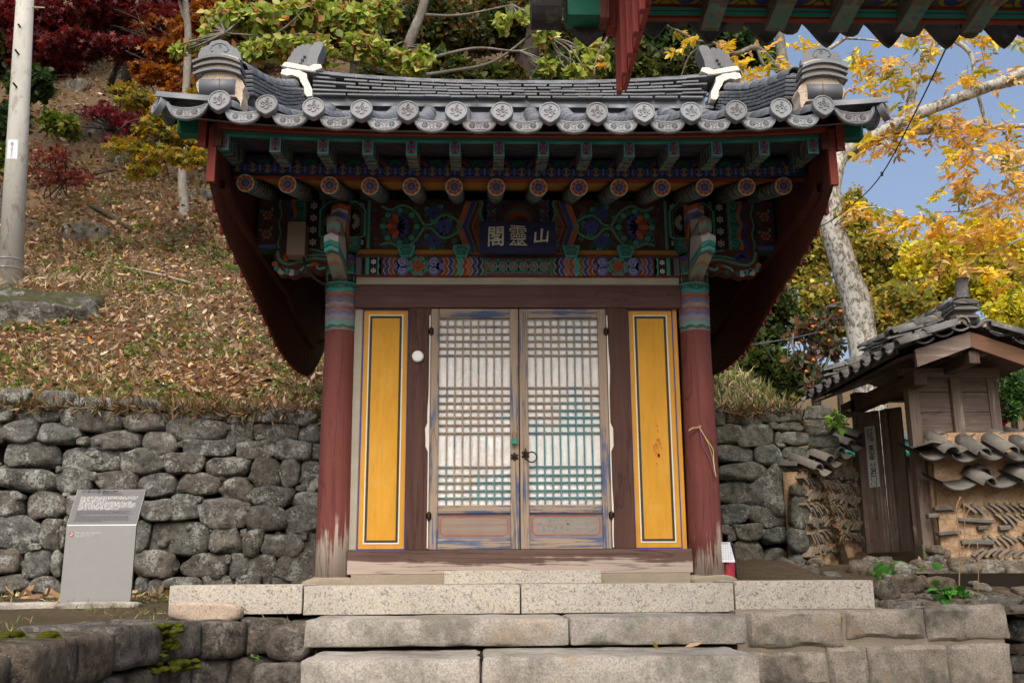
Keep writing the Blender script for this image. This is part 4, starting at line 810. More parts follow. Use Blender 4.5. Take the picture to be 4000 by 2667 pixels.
# ---- round rafters with painted ends
rp = [563, 660, 757, 850, 945, 1043, 1140, 1237, 1330, 1422, 1520, 1618, 1715, 1800]
zrr = zz(732, -.8)
RE = [(xx(p*S, 733, -.8), zrr+lift(xx(p*S, 733, -.8))*.35) for p in rp]
def m_rafter(name):
    t = NT(name, .8, .2); y = t.xyz(); w = t.noise(1., 5, .65, t.map((9, 40, 9)), 1.2); c = t.n('ShaderNodeTexNoise', {'Vector': t.map((6, 9, 6)), 'Scale': 1., 'Detail': 4., 'Distortion': 2.}).outputs[0]
    k = t.mix(t.ramp(c, [(.3, (.02, .09, .075)), (.42, (.04, .2, .17)), (.47, (.28, .07, .035)), (.52, (.05, .07, .22)), (.58, (.025, .1, .08)), (.7, (.2, .17, .13))]), (.05, .05, .045), (.05, .05, .045))
    k = t.ramp(c, [(.36, (.02, .09, .075)), (.44, (.05, .24, .20)), (.47, (.36, .09, .04)), (.5, (.05, .22, .18)), (.53, (.05, .07, .28)), (.57, (.03, .14, .115)), (.64, (.05, .10, .085))])
    wv = t.n('ShaderNodeTexWave', {'Vector': t.P(), 'Scale': 3.5, 'Distortion': 7., 'Detail': 3., 'Detail Scale': 2.5}, bands_direction='Y').outputs[1]
    k = t.mix(t.ramp(wv, [(.72, 0.), (.8, .9)]), k, (.015, .022, .02)); k = t.mix(t.ramp(wv, [(.05, .9), (.1, 0.)]), k, (.2, .06, .03))
    k = t.mix(t.math('MULTIPLY', w, .3), k, (.035, .06, .05)); return t.done(k, w, .3, .005)
MT['rafter'] = m_rafter('rafter_swirls')
for i, (x, z) in enumerate(RE):
    q = MB(); sl = .30; q.tube([(x, -.8, z), (x, .1, z+.9*sl)], .06, 18); q.ob('rafter', MT['rafter'], shr, True)
    nrm = Vector((0, -1, -sl)).normalized(); up_ = Vector((0, -sl, 1)).normalized()
    def fn(u, v, L, x=x, z=z): p = Vector((x, -.8, z))+Vector((1, 0, 0))*u+up_*v+nrm*(.001+.0007*L); return tuple(p)
    P_ = Paint(fn); P_.disc(0, 0, .0605, (.34, .40, .36), 0, 18)
    for k in range(8): P_.petal(0, 0, 2*math.pi*k/8+.2, .02, .058, .042, (.55, .5, .42), 1); P_.petal(0, 0, 2*math.pi*k/8+.2, .02, .055, .036, ORG, 2); P_.petal(0, 0, 2*math.pi*k/8+.2, .025, .044, .018, RED, 3)
    for k in range(8): P_.petal(0, 0, 2*math.pi*(k+.5)/8+.2, .006, .034, .022, (.4, .4, .5), 4); P_.petal(0, 0, 2*math.pi*(k+.5)/8+.2, .008, .031, .018, BLUE, 5)
    P_.disc(0, 0, .011, OLV, 6, 8); P_.ob('painted_end', MT['paint'], shr)
# ---- flying rafters
fp = [512, 632, 742, 845, 945, 1045, 1146, 1248, 1347, 1445, 1547, 1646, 1755, 1868]
zf = zz(580, -1.2)
for p in fp:
    x = xx(p*S, 580, -1.2); x = max(-1.905, min(1.905, x)); z = zf+lift(x)*.5
    q = MB(); w, h = .035, .055; L0, L1 = -1.2, -.72; sl = .15
    rows = [[(x+sx*w, y, z+(y+1.2)*sl+sz*h) for sx, sz in ((-1, -1), (1, -1), (1, 1), (-1, 1))] for y in (L0, L1)]
    b = q.v(rows[0]+rows[1]); 
    for f_ in ((0, 1, 2, 3), (7, 6, 5, 4), (0, 4, 5, 1), (1, 5, 6, 2), (2, 6, 7, 3), (3, 7, 4, 0)): q.f(*f_)
    q.ob('flying_rafter', MT['rafter'], shr)
    P_ = Paint(lambda u, v, L, x=x, z=z: (x+u, -1.201-.0007*L, z+v)); P_.rect(-w, -h, w, h, LTEAL, 0); P_.rect(-w*.72, -h*.8, w*.72, h*.8, (.09, .10, .34), 1)
    P_.poly([(-w*.5, -h*.72), (w*.5, -h*.72), (w*.25, -h*.4), (-w*.25, -h*.4)], RED, 2); P_.poly([(-w*.5, h*.72), (w*.5, h*.72), (w*.25, h*.4), (-w*.25, h*.4)], RED, 2)
    P_.stroke([(-w*.6, 0), (w*.6, 0)], .012, (.3, .1, .12), 2); P_.stroke([(0, -h*.6), (0, h*.6)], .012, (.3, .1, .1), 2); P_.stroke([(-w*.6, 0), (w*.6, 0)], .003, PNK, 3); P_.stroke([(0, -h*.7), (0, h*.7)], .003, PNK, 3)
    for a in ((-1, 1), (1, 1), (-1, -1), (1, -1)): P_.stroke([(a[0]*w*.6, a[1]*h*.7), (a[0]*w*.25, a[1]*h*.25)], .006, (.25, .3, .5), 3)
    P_.ob('painted_end', MT['paint'], shr)
def eaveboard(name, y0, y1, z0f, z1f, mat, k=.5):
    X = [-1.93+3.86*i/24 for i in range(25)]; q = MB()
    q.strip([[(x, y0, z0f+lift(x)*k) for x in X], [(x, y0, z1f+lift(x)*k) for x in X], [(x, y1, z1f+lift(x)*k) for x in X], [(x, y1, z0f+lift(x)*k) for x in X], [(x, y0, z0f+lift(x)*k) for x in X]])
    return q.ob(name, mat, shr)
eaveboard('teal_fascia', -1.215, -1.17, zz(553, -1.21), zz(543, -1.21), m_plain('teal_dark', (.02, .17, .15), .7), .6)
eaveboard('black_fascia', -1.235, -1.18, zz(541, -1.23), zz(534, -1.23), MT['black'], .65)
eaveboard('red_fascia', -1.26, -1.19, zz(534, -1.25), zz(515, -1.25), MT['redx'], .7)
eaveboard('dark_fascia', -1.32, -1.2, zz(508, -1.3), zz(492, -1.3), m_plain('dark_red_board', (.07, .018, .014), .9), .8)  # dark red-brown board behind the drip tiles
# painted strip over the round rafters and the boards between the flying rafters
s0, s1 = zz(690, -.83), zz(655, -.83)
eaveboard('pattern_strip', -.83, -.78, s0, s1, m_plain('strip_base', DBLUE, .8), .4)
P_ = Paint(lambda u, v, L: (u, -.8305-.0006*L, v+lift(u)*.4)); k = 0; u = -1.9; sm = (s0+s1)/2; hh = (s1-s0)/2
while u < 1.9:
    P_.rect(u-.012, s0+.006, u+.012, s1-.006, RED if k % 2 == 0 else (.04, .06, .24), 1); P_.rect(u-.005, s0+.008, u+.005, s1-.008, PNK if k % 2 == 0 else (.1, .14, .4), 2)
    for s_ in (-1, 1):
        if k % 2 == 0: P_.stroke([(u-.02, sm+s_*hh*.55), (u, sm+s_*hh*.92), (u+.02, sm+s_*hh*.55)], .008, TEAL, 3)
        P_.rect(u+.016, sm+s_*hh*.3-.003, u+.034, sm+s_*hh*.3+.003, (.1, .14, .4), 2)
    u += .05; k += 1
P_.ob('painted_pattern', MT['paint'], shr)
# soffit between flying rafters (slopes) with cloud motifs, and ochre soffit between round rafters
X = [-1.93+3.86*i/24 for i in range(25)]
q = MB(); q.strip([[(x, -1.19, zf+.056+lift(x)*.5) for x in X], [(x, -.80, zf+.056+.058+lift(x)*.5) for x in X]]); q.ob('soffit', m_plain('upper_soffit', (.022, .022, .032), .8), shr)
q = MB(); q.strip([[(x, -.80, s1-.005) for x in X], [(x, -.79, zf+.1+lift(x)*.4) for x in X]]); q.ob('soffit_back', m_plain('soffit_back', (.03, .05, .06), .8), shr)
P_ = Paint(lambda u, v, L: (u, -.8015-.0006*L, v))
FX = [max(-1.905, min(1.905, xx(p*S, 580, -1.2))) for p in fp]
for a, b in zip(FX, FX[1:]):
    c = (a+b)/2; v0 = s1-.002; P_.disc(c, v0+.03, .052, (.02, .1, .075), 2, 12, .75)
    for j in range(6): an = j*math.pi/5; P_.spiral(c+.034*math.cos(an), v0+.03+.02*math.sin(an), .014, 1.1, an, .004, (.035, .2, .14), 3)
    for s_ in (-1, 1): P_.stroke([(c+s_*.05, v0+.0), (c+s_*.07, v0+.03), (c+s_*.1, v0+.055)], .022, (.35, .1, .04), 1); P_.stroke([(c+s_*.035, v0+.06), (c+s_*.07, v0+.06), (c+s_*.1, v0+.08)], .018, BLUE, 1)
P_.ob('painted_pattern', MT['paint'], shr)
P_ = Paint(lambda u, v, L: (u, v, zf+.0555+(v+1.19)*.149+lift(u)*.5-.0006*L)); r7 = random.Random(5)
for k in range(900):
    u, v = r7.uniform(-1.9, 1.9), r7.uniform(-1.18, -.82); L_ = r7.uniform(.02, .05); P_.stroke([(u-L_, v), (u, v+r7.uniform(-.012, .012)), (u+L_, v)], r7.uniform(.005, .012), r7.choice([(.13, .035, .03), (.03, .045, .15), (.02, .09, .08), (.08, .05, .04)]), 1)
P_.ob('painted_pattern', MT['paint'], shr, kind='stuff')
q = MB(); q.strip([[(x, -.79, zrr+.062+lift(x)*.35) for x in X], [(x, -.55, zrr+.062+.072+lift(x)*.35) for x in X]]); q.ob('red_soffit', MT['redx'], shr)
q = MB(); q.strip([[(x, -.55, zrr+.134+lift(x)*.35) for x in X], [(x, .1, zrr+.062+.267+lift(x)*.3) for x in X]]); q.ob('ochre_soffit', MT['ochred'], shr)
beam('red_board', -1.93, 1.93, -.80, -.79, zrr+.055, s0+.01, MT['redx'], 0)
# ---- gable: bargeboards, wind boards with battens, rails, ledgers
prof = [(-1.2, 2.46), (-.8, 2.27), (0., 2.12), (.6, 2.0), (1.1, 1.91), (1.8, 1.89), (2.5, 1.97), (3.0, 2.2), (3.4, 2.46)]
pz = bez([(0, y, z) for y, z in prof], 8)
def zbot(y):
    for a, b in zip(pz, pz[1:]):
        if a.y <= y <= b.y: return lerp(a.z, b.z, (y-a.y)/(b.y-a.y+1e-9))
    return 2.46
for sg in (-1, 1):
    X0 = sg*1.965; n = 23; w = 4.6/n
    for k in range(n):
        y0, y1 = -1.2+k*w, -1.2+(k+1)*w; g = .012 if (sg < 0 and k == 18) else .0012; q = MB(); za, zb_ = zbot(y0), zbot(y1)
        q.prism([(y0+g, za), (y1-g, zb_), (y1-g, roofz(X0, y1)-.1), (y0+g, roofz(X0, y0)-.1)], lambda u, v, d: (d, u, v), X0-.011, X0+.011); q.ob('wind_board', MT['windred_shaded'], shr)
        q = MB(); q.prism([(y1-.02, zb_-.012), (y1+.02, zb_-.012), (y1+.02, roofz(X0, y1)-.1), (y1-.02, roofz(X0, y1)-.1)], lambda u, v, d: (d, u, v), X0+sg*.0115, X0+sg*.032)
        if k < n-1: q.ob('batten', MT['red'], shr)
    def rail(off, hgt, thick, xoff, name, mat, ya=-1.25, yb=3.45):
        Y = [lerp(ya, yb, i/30) for i in range(31)]; q = MB(); a, b = X0+xoff, X0+xoff+thick
        tp = [roofz(X0, y)-off for y in Y]; bt = [roofz(X0, y)-off-hgt for y in Y]
        q.strip([[(a, y, z) for y, z in zip(Y, tp)], [(b, y, z) for y, z in zip(Y, tp)], [(b, y, z) for y, z in zip(Y, bt)], [(a, y, z) for y, z in zip(Y, bt)], [(a, y, z) for y, z in zip(Y, tp)]])
        q.f(0, len(Y), 2*len(Y), 3*len(Y)); q.ob(name, mat, shr)
    rail(.03, .24, sg*.05, sg*.035, 'bargeboard', MT['redx'])
    rail(.10, .16, -sg*.05, -sg*.012, 'inner_bargeboard', MT['windred_shaded'])
    Y = [-1.05+i*.1 for i in range(44)]; q = MB(); a, b = X0-sg*.012, X0-sg*.05      # long rail that crosses the boards
    lz = [lerp(zbot(y)+.12, roofz(X0, y)-.5, .25) for y in Y]
    q.strip([[(a, y, z+.03) for y, z in zip(Y, lz)], [(b, y, z+.03) for y, z in zip(Y, lz)], [(b, y, z-.03) for y, z in zip(Y, lz)], [(a, y, z-.03) for y, z in zip(Y, lz)]]); q.ob('rail', MT['windred_shaded'], shr)
    # front end of the bargeboard
    q = MB(); q.bx(X0-.02+sg*.0, X0+.03, -1.235, -1.205, 2.45, 2.83); q.ob('end_board', MT['red'], shr)
    for k in range(14):     # green lookout blocks under the verge tiles
        y = -1.18+k*.34; q = MB(); q.bx(min(X0+sg*.09, X0+sg*.24), max(X0+sg*.09, X0+sg*.24), y, y+.09, roofz(X0, y)-.17, roofz(X0, y)-.06); q.ob('lookout', MT['green'], shr)
    # gable wall behind
    for k in range(7):
        z0 = 2.0+k*.16; q = MB(); q.bx(sg*1.3-.02, sg*1.3+.02, .02, 2.2, z0, z0+.157); q.ob('gable_plank', m_plain('gable_plank_%d_%d' % (sg, k), (.018, .06+.01*(k % 3), .05), .85), shr)
    q = MB(); q.bx(sg*1.3-.03, sg*1.3+.03, .1, 2.1, .05, 2.0); q.ob('side_wall', MT['ochre'], shr)
    q = MB(); q.tube([(sg*1.3, 2.2, .03), (sg*1.3, 2.2, 2.4)], .11, 16); q.ob('rear_column', MT['columnred'], shr, True)
    q = MB(); q.bx(min(sg*1.3, sg*1.93), max(sg*1.3, sg*1.93), .95, 1.25, 2.7, 2.95); q.ob('purlin_end', m_plain('purlin_%d' % sg, DTEAL, .8), shr)
q = MB(); q.bx(-1.3, 1.3, 2.17, 2.23, .05, 2.5); q.ob('rear_wall', MT['brownx'], shr)
q = MB(); q.bx(-1.2, 1.2, .1, 2.1, 2.42, 2.46); q.ob('ceiling', MT['brownx'], shr)
# ---- roof body and tiles
roof = MB(); Yl = [YE+.02+i*.15 for i in range(17)]+[YR]; Xl = [-2.2+4.4*i/40 for i in range(41)]
roof.strip([[(x, y, roofz(x, y)-.03) for x in Xl] for y in Yl]+[[(x, 2*YR-y, roofz(x, y)-.03) for x in Xl] for y in reversed(Yl)])
roof.strip([[(x, y+.03, roofz(x, y)-.085) for x in Xl] for y in Yl]+[[(x, 2*YR-y, roofz(x, y)-.085) for x in Xl] for y in reversed(Yl)])
rf = roof.ob('roof', MT['tile'], shr, True)
# barrel tile: half cylinder along +y
def barrel(name, r, L, mat, th=.014, n=10):
    q = MB(); A = [math.pi*k/n for k in range(n+1)]
    q.strip([[(ro*math.cos(a), y, ro*math.sin(a)) for a in A] for y, ro in ((0, r-th), (0, r), (L, r*.985), (L, r-th))]+[[((r-th)*math.cos(a), 0, (r-th)*math.sin(a)) for a in A]])
    return q.mesh(name, mat, True)
bm_ = barrel('barrel_tile', .062, .262, MT['tile'])
bme = barrel('barrel_tile', .062, .262, MT['tileface'])
def slope(x, y): e = .01; return math.atan2(roofz(x, y+e)-roofz(x, y-e), 2*e)
for x in DX:
    y = YE-.01; k = 0
    while y < YR-.1:
        ob('barrel_tile', bme if k == 0 else bm_, rf, (x, y, roofz(x, y)-.005+.002*(k % 2)), (slope(x, y+.12), 0, 0)); y += .25*math.cos(slope(x, y)); k += 1
        if k > 9: break
# concave under-tiles between the rows (front face of the roof)
for i in range(len(DX)-1):
    x0, x1 = DX[i], DX[i+1]; xm = (x0+x1)/2; w = (x1-x0)
    q = MB(); ys_ = [YE+j*.25 for j in range(11)]
    for j in range(10):
        y0, y1 = ys_[j], min(YR, ys_[j]+.29)
        q.strip([[(xm+w*.5*u, y, roofz(xm, y)-.045+.05*u*u-(.012 if y == y1 else 0)+.014) for u in [-1+2*k/8 for k in range(9)]] for y in (y0, y1)])
        q.strip([[(xm+w*.5*u, y0, roofz(xm, y0)-.045+.05*u*u+.014+d) for u in [-1+2*k/8 for k in range(9)]] for d in (0, -.018)])
    q.ob('under_tile_row', MT['tile'], rf, True)
q = MB()
for s_ in (-1, 1):  # rear slope, out of sight: plain rows
    pass
for x in DX: q.tube([(x, 2*YR-y, roofz(x, y)-.005) for y in [YE+j*.3 for j in range(9)]], .06, 8)
q.ob('rear_tile_rows', MT['tile'], rf, True, kind='stuff')
# end disc with its syllable
def om(P_, s):
    st_ = [[(-.62, .1), (-.5, .28), (-.3, .22), (-.28, .05), (-.42, -.02), (-.28, -.08), (-.22, -.28), (-.42, -.42), (-.62, -.3)],
           [(-.2, .12), (.0, .3), (.2, .16), (.12, -.02), (-.02, -.06), (.2, -.14), (.28, -.42), (.1, -.66), (-.18, -.62)], [(-.12, .42), (.06, .46), (.22, .3), (.12, .2)], [(-.05, .62), (.22, .72)], [(.62, .22), (.42, .06), (.42, -.14), (.62, -.3)]]
    for q_ in st_:
        c = bez([(a*s, b*s, 0) for a, b in q_], 3); P_.append([(p.x, p.y) for p in c])
def disc_mesh(name):
    q = MB(); r = .064; n = 28
    def outl(k):
        a = 2*math.pi*k/n-math.pi/2; c, s_ = math.cos(a), math.sin(a); e = max(0, -s_)**7
        return (r*c*(1-.25*e), r*s_*(1+.16*e))
    O = [outl(k) for k in range(n)]
    def ring(f_, y): return [(u*f_, y, v*f_) for u, v in O]
    rows = [ring(1., .03), ring(1., -.008), ring(.95, -.012), ring(.86, -.012), ring(.83, -.007), ring(.4, -.007)]
    q.strip([r_+[r_[0]] for r_ in rows]); b = q.v([(0, -.007, 0)]); base = 5*(n+1)
    for k in range(n): q.f(base+k, base+k+1, b)
    S_ = []; om(S_, .05)
    for pts in S_: q.tube([(u, -.0085, v) for u, v in pts], .0042, 5)
    q.tube([(.004, -.008, .043), (.004, -.012, .043)], .006, 6)
    return q.mesh(name, MT['tileface'], False)
dm = disc_mesh('end_disc')
def drip_mesh(name):
    q = MB(); w = .122; N = 20
    def top(u): return .004+.028*u*u-.028+(.02*max(0, abs(u)-.8)/.2)
    def bot(u): a = abs(u); return -.098+.012*a+.075*a**3.2+.02*a*max(0, a-.7)*6*.3
    U = [-1+2*k/N for k in range(N+1)]
    for y, rev in ((-.002, 0), (.016, 1)): q.strip([[(u*w, y, top(u)) for u in U], [(u*w, y, lerp(top(u), bot(u), .5)) for u in U], [(u*w, y, bot(u)) for u in U]])
    q.strip([[(u*w, -.002, top(u)) for u in U], [(u*w, .016, top(u)) for u in U]]); q.strip([[(u*w, -.002, bot(u)) for u in U], [(u*w, .016, bot(u)) for u in U]])
    q.tube([(u*w*.97, -.003, bot(u)+.006) for u in U], .0038, 5); q.tube([(u*w*.95, -.003, top(u)-.006) for u in U], .003, 5); q.tube([(u*w*.9, -.003, top(u)-.014) for u in U], .0018, 4)
    for s_ in (-1, 1):
        cx, cz = s_*.042, -.053
        for k in range(9): a = 2*math.pi*k/9; q.tube([(cx+.008*math.cos(a), -.003, cz+.008*math.sin(a)), (cx+.015*math.cos(a), -.005, cz+.015*math.sin(a)), (cx+.019*math.cos(a), -.003, cz+.019*math.sin(a))], [.002, .0048, .002], 5)
        q.tube([(cx, -.002, cz), (cx, -.008, cz)], [.007, .004], 7)
        c = bez([(s_*.004, -.003, -.075), (s_*.02, -.003, -.08), (s_*.06, -.003, -.075), (s_*.08, -.003, -.05), (s_*.095, -.003, -.035), (s_*.085, -.003, -.03)], 4); q.tube(c, .0028, 5)
        c = bez([(s_*.002, -.003, -.045), (s_*.012, -.003, -.036), (s_*.016, -.003, -.05), (s_*.006, -.003, -.058), (s_*.012, -.003, -.068)], 4); q.tube(c, .003, 5)
        q.tube([(s_*.07, -.003, -.04), (s_*.082, -.003, -.022), (s_*.1, -.003, -.014)], .0025, 5)
    q.tube([(-.02, -.003, -.085), (0, -.003, -.08), (.02, -.003, -.085)], .003, 5)
    return q.mesh(name, MT['tileface'], False)
pm = drip_mesh('drip_tile')
for i, x in enumerate(DX):
    ob('end_disc', dm, rf, (x, YE-.03, roofz(x, YE)+.015), (R(-8+rnd.uniform(-3, 3)), R(rnd.uniform(-4, 4)), R(rnd.uniform(-3, 3))), (1.07, 1, 1.07))
EX = [(a+b)/2 for a, b in zip(DX, DX[1:])]
for x, s_ in [(x, 1.) for x in EX]+[(-2.06, 1.05), (2.045, 1.05)]:
    ob('drip_tile', pm, rf, (x, YE-.005, roofz(x, YE)-.012+(0 if abs(x) < 1.9 else -.006)), (R(-12), R(rnd.uniform(-1.5, 1.5)+(0 if abs(x) < 1.9 else 3*(1 if x > 0 else -1))), 0), (s_*1.02, 1, s_*1.14))
for sg in (-1, 1):
    # corner: barrel lying along the eave with its disc turned outwards
    ob('barrel_tile', barrel('barrel_tile', .058, .36, MT['tileface']), rf, (sg*1.9, YE+.035, roofz(1.9, YE)-.0+.01), (R(5), 0, R(-90*sg)))
    ob('end_disc', dm, rf, (sg*2.255, YE+.03, roofz(1.9, YE)+.012), (R(-14), 0, R(50*sg)))
    y = YE+.20; k = 0
    while y < 2.2*YR+1.2:
        zz_ = roofz(2.1, y); ob('drip_tile', pm, rf, (sg*2.24, y, zz_-.02), (R(-10), 0, R(90*sg)), (1.05, 1, 1.15))
        ob('barrel_tile', bm_, rf, (sg*1.98, y+.13, zz_+.0), (0, 0, R(-90*sg)), (1, 1.05, 1)); ob('end_disc', dm, rf, (sg*2.26, y+.13, zz_+.01), (R(-10), 0, R(90*sg)))
        y += .27; k += 1
# ---- main ridge: base barrels, staggered flat courses, cap barrels
Yf = 1.0
rd = MB(); rd.bx(-1.72, 1.72, Yf+.03, 2*YR-Yf-.03, 4.0, 4.33); ridge = rd.ob('ridge', MT['tile'], rf)
def rl(x): return .075*(abs(x)/1.7)**2.4
bx_ = barrel('base_barrel', .055, .235, MT['tile']); cx_ = barrel('cap_barrel', .062, .232, MT['tile'])
fl = MB(); fl.box((0, 0, 0), (.225, .16, .019), None, .003); flm = fl.mesh('course_tile', MT['tile']); fl2 = MB(); fl2.box((0, 0, 0), (.205, .16, .019), None, .003); flm2 = fl2.mesh('course_tile', MT['tile'])
zbase = zz(424, Yf); zc0 = zz(387, Yf); zc1 = zz(331, Yf)
x = -1.70; k = 0
while x < 1.66: ob('base_barrel', bx_, ridge, (x, Yf+.02, zbase-.004), (0, 0, R(-90))); x += .232
for c in range(6):
    x = -1.68+(.06*c*1.7) % .22; 
    xs_ = [x]
    ob('course_tile', flm2, ridge, (-1.66, Yf+.06, zc0+.013+(zc1-zc0)*(c/5.)+rl(-1.66)*((c+1)/6.)), (0, math.atan2(rl(-1.6)-rl(-1.7), .1)*-((c+1)/6.), 0))
    while x < 1.66:
        sl_ = (rl(x+.1)-rl(x-.1))/.2*((c+1)/6.); ob('course_tile', flm if rnd.random() < .6 else flm2, ridge, (min(1.62, x+.11), Yf+.055+rnd.uniform(-.006, .008)-.006*c, zc0+.012+(zc1-zc0-.02)*(c/5.)+rl(x+.11)*((c+1)/6.)+rnd.uniform(-.002, .002)), (0, -math.atan(sl_)+rnd.uniform(-.012, .012), rnd.uniform(-.02, .02))); x += .226
x = -1.72
while x < 1.68:
    xm = x+.11; sl_ = (rl(xm+.05)-rl(xm-.05))/.1; ob('cap_barrel', cx_, ridge, (x, YR-.03, zc1+.012+rl(x)), Euler((0, 0, R(-90))).to_matrix().to_4x4() if False else (0, 0, 0) if False else (math.atan(sl_), 0, R(-90))); x += .231
def pxpoly(pts, ox, oy, s, Y): return [tuple(aty(ox+a/s, oy+b/s, Y)[[0, 2]]) for a, b in pts]
for sg in (-1, 1):
    # plaster collar
    def mir(P): return [(-u, v) for u, v in P] if sg > 0 else P
    pl = pxpoly([(1470, 470), (1490, 420), (1560, 405), (1660, 420), (1770, 470), (1770, 520), (1800, 580), (1830, 640), (1830, 720), (1770, 730), (1740, 690), (1740, 620), (1700, 560), (1680, 510), (1600, 480), (1540, 490)], 600, 140, 2.94, .98)
    q = MB(); q.prism(mir(pl), lambda u, v, d: (u, d, v), .93, 1.25); q.ob('plaster_collar', MT['plaster'], rf)
    pl = pxpoly([(1480, 380), (1520, 335), (1600, 345), (1800, 385), (1850, 360), (1930, 360), (1945, 400), (1850, 435), (1750, 425), (1600, 400)], 600, 140, 2.94, 1.0)
    q = MB(); q.prism(mir(pl), lambda u, v, d: (u, d, v), .95, 1.25); q.ob('plaster_bed', MT['plaster'], rf)
    q = MB(); pl = mir(pxpoly([(1470, 365), (1480, 385), (1600, 412), (1870, 450), (1870, 435), (1600, 395)], 600, 140, 2.94, .97)); q.prism(pl, lambda u, v, d: (u, d, v), .93, 1.27); q.ob('course_tile', MT['tile'], rf)
    # finial: notched fin with a beak
    pl = pxpoly([(1530, 325), (1545, 290), (1558, 262), (1580, 245), (1590, 205), (1612, 195), (1618, 165), (1645, 160), (1655, 130), (1685, 138), (1700, 115), (1745, 122), (1765, 108), (1805, 112), (1815, 165), (1790, 250), (1770, 365), (1650, 362)], 600, 140, 2.94, 1.06)
    q = MB(); q.prism(mir(pl), lambda u, v, d: (u, d, v), 1.04, 1.16); fin = q.ob('ridge_finial', m_tile('finial_tile_%d' % sg, (.10, .115, .13), .5, 0., .45), rf)
    pl = pxpoly([(1770, 365), (1790, 250), (1815, 160), (1860, 110), (1910, 100), (1955, 110), (1955, 150), (1925, 220), (1895, 290), (1888, 360), (1830, 390)], 600, 140, 2.94, 1.06)
    q = MB(); q.prism(mir(pl), lambda u, v, d: (u, d, v), 1.01, 1.19); q.ob('beak', bpy.data.materials['finial_tile_%d' % sg], fin)
    for a, b in ((1732, 235), (1708, 275), (1685, 317)):
        p = aty(600+a/2.94, 140+b/2.94, 1.03); q = MB(); q.tube([(p[0]*(-sg), 1.042, p[2]), (p[0]*(-sg), 1.028, p[2]), (p[0]*(-sg), 1.018, p[2])], [.014, .013, .006], 10); q.ob('stud', bpy.data.materials['finial_tile_%d' % sg], fin, True)
    # descending ridge along the verge
    XD = -1.93
    capx = [Vector(atx(600+a/2.94, 140+b/2.94, XD)) for a, b in ((1690, 520), (1560, 540), (1400, 530), (1250, 480), (1110, 400), (1010, 345))]
    capx = bez(capx, 6); tot = sum((b-a).length for a, b in zip(capx, capx[1:]))
    def ptat(s):
        d = 0
        for a, b in zip(capx, capx[1:]):
            L_ = (b-a).length
            if d+L_ >= s-1e-6: return a.lerp(b, (s-d)/L_), (b-a).normalized()
            d += L_
        return capx[-1], (capx[-1]-capx[-2]).normalized()
    core = MB(); core.tube([(-sg*p.x if True else 0, p.y, p.z-.11) for p in capx], .085, 6); core.ob('verge_ridge_core', MT['tile'], rf)
    nT = int(tot/.235)
    cm = barrel('cap_barrel', .058, .25, MT['tile']); ctm = MB(); ctm.box((0, 0, 0), (.15, .225, .02), None, .003); ctm = ctm.mesh('course_tile', MT['tile'])
    def orient(t): t = Vector((-sg*t.x, t.y, t.z)); return t.to_track_quat('Y', 'Z').to_matrix()
    for k in range(nT+1):
        p, t = ptat(min(tot, k*tot/nT)); 
        if k < nT: ob('cap_barrel', cm, rf, (-sg*p.x, p.y, p.z-.03), orient(t))
        for c in range(6):
            s_ = min(tot, max(0, (k+(.5 if c % 2 else 0.))*tot/nT)); p2, t2 = ptat(s_); drop = .045+.031*c
            ob('course_tile', ctm, rf, (-sg*p2.x+sg*(-.028-.004*c), p2.y, p2.z-drop-.02+rnd.uniform(-.003, .003)), orient(t2), (1, 1, 1))
    q = MB(); q.tube([(-sg*p.x-sg*.045, p.y, max(roofz(1.9, p.y)+.045, p.z-.27)) for p in capx], .055, 10); q.ob('base_barrel', MT['tile'], rf, True)
    # end stack facing the viewer
    YM = -1.2
    def pp(P): return mir(pxpoly(P, 600, 140, 2.94, YM))
    stack = MB(); stack.prism(pp([(520, 285), (522, 225), (560, 155), (645, 118), (670, 82), (770, 58), (850, 82), (890, 122), (965, 165), (1002, 225), (1012, 295), (945, 275), (850, 235), (760, 222), (680, 235), (600, 255)]), lambda u, v, d: (u, d, v), YM-.015, YM+.03); stk = stack.ob('end_ornament', bpy.data.materials['finial_tile_%d' % sg], rf)
    q = MB(); c = pp([(690, 190), (670, 195), (655, 170), (680, 130), (740, 105), (800, 105), (850, 130), (868, 170), (850, 200), (825, 200), (815, 180)]); q.tube([(u, YM-.016, v) for u, v in c], .0035, 5); u, v = pp([(770, 140)])[0]; q.tube([(u+.009*math.cos(a), YM-.016, v+.009*math.sin(a)) for a in [k*math.pi/4 for k in range(9)]], .003, 5, False); q.ob('relief', MT['tile'], stk)
    def arcrow(y0, x0, x1, h, mat, name, ya, yb, sag):
        top = [(x0+(x1-x0)*k/12, y0+sag*(2*k/12-1)**2) for k in range(13)]; P = top+[(a, b+h) for a, b in reversed(top)]
        q = MB(); q.prism(pp(P), lambda u, v, d: (u, d, v), ya, yb); q.ob(name, mat, rf)
    for a in ((262, 468, 1015, 28, 70), (335, 480, 1025, 24, 60), (408, 478, 1025, 26, 60)): arcrow(a[0], a[1], a[2], a[3], MT['tile'], 'curved_tile', YM-.055, YM+.1, a[4])
    arcrow(232, 560, 985, 50, MT['plasterd'], 'plaster_bed', YM-.025, YM+.1, 45); arcrow(290, 500, 1000, 60, MT['plasterd'], 'plaster_bed', YM-.03, YM+.1, 60); arcrow(357, 505, 1005, 70, MT['plasterd'], 'plaster_bed', YM-.03, YM+.1, 60)
    q = MB(); q.prism(pp([(500, 600), (500, 560), (530, 520), (560, 505), (600, 440), (760, 425), (930, 450), (980, 500), (1030, 540), (1055, 600), (1030, 650), (1030, 740), (1005, 840), (1000, 780), (960, 720), (700, 690), (600, 690), (520, 665)]), lambda u, v, d: (u, d, v), YM-.02, YM+.12); q.ob('plaster_base', MT['plasterd'], rf)
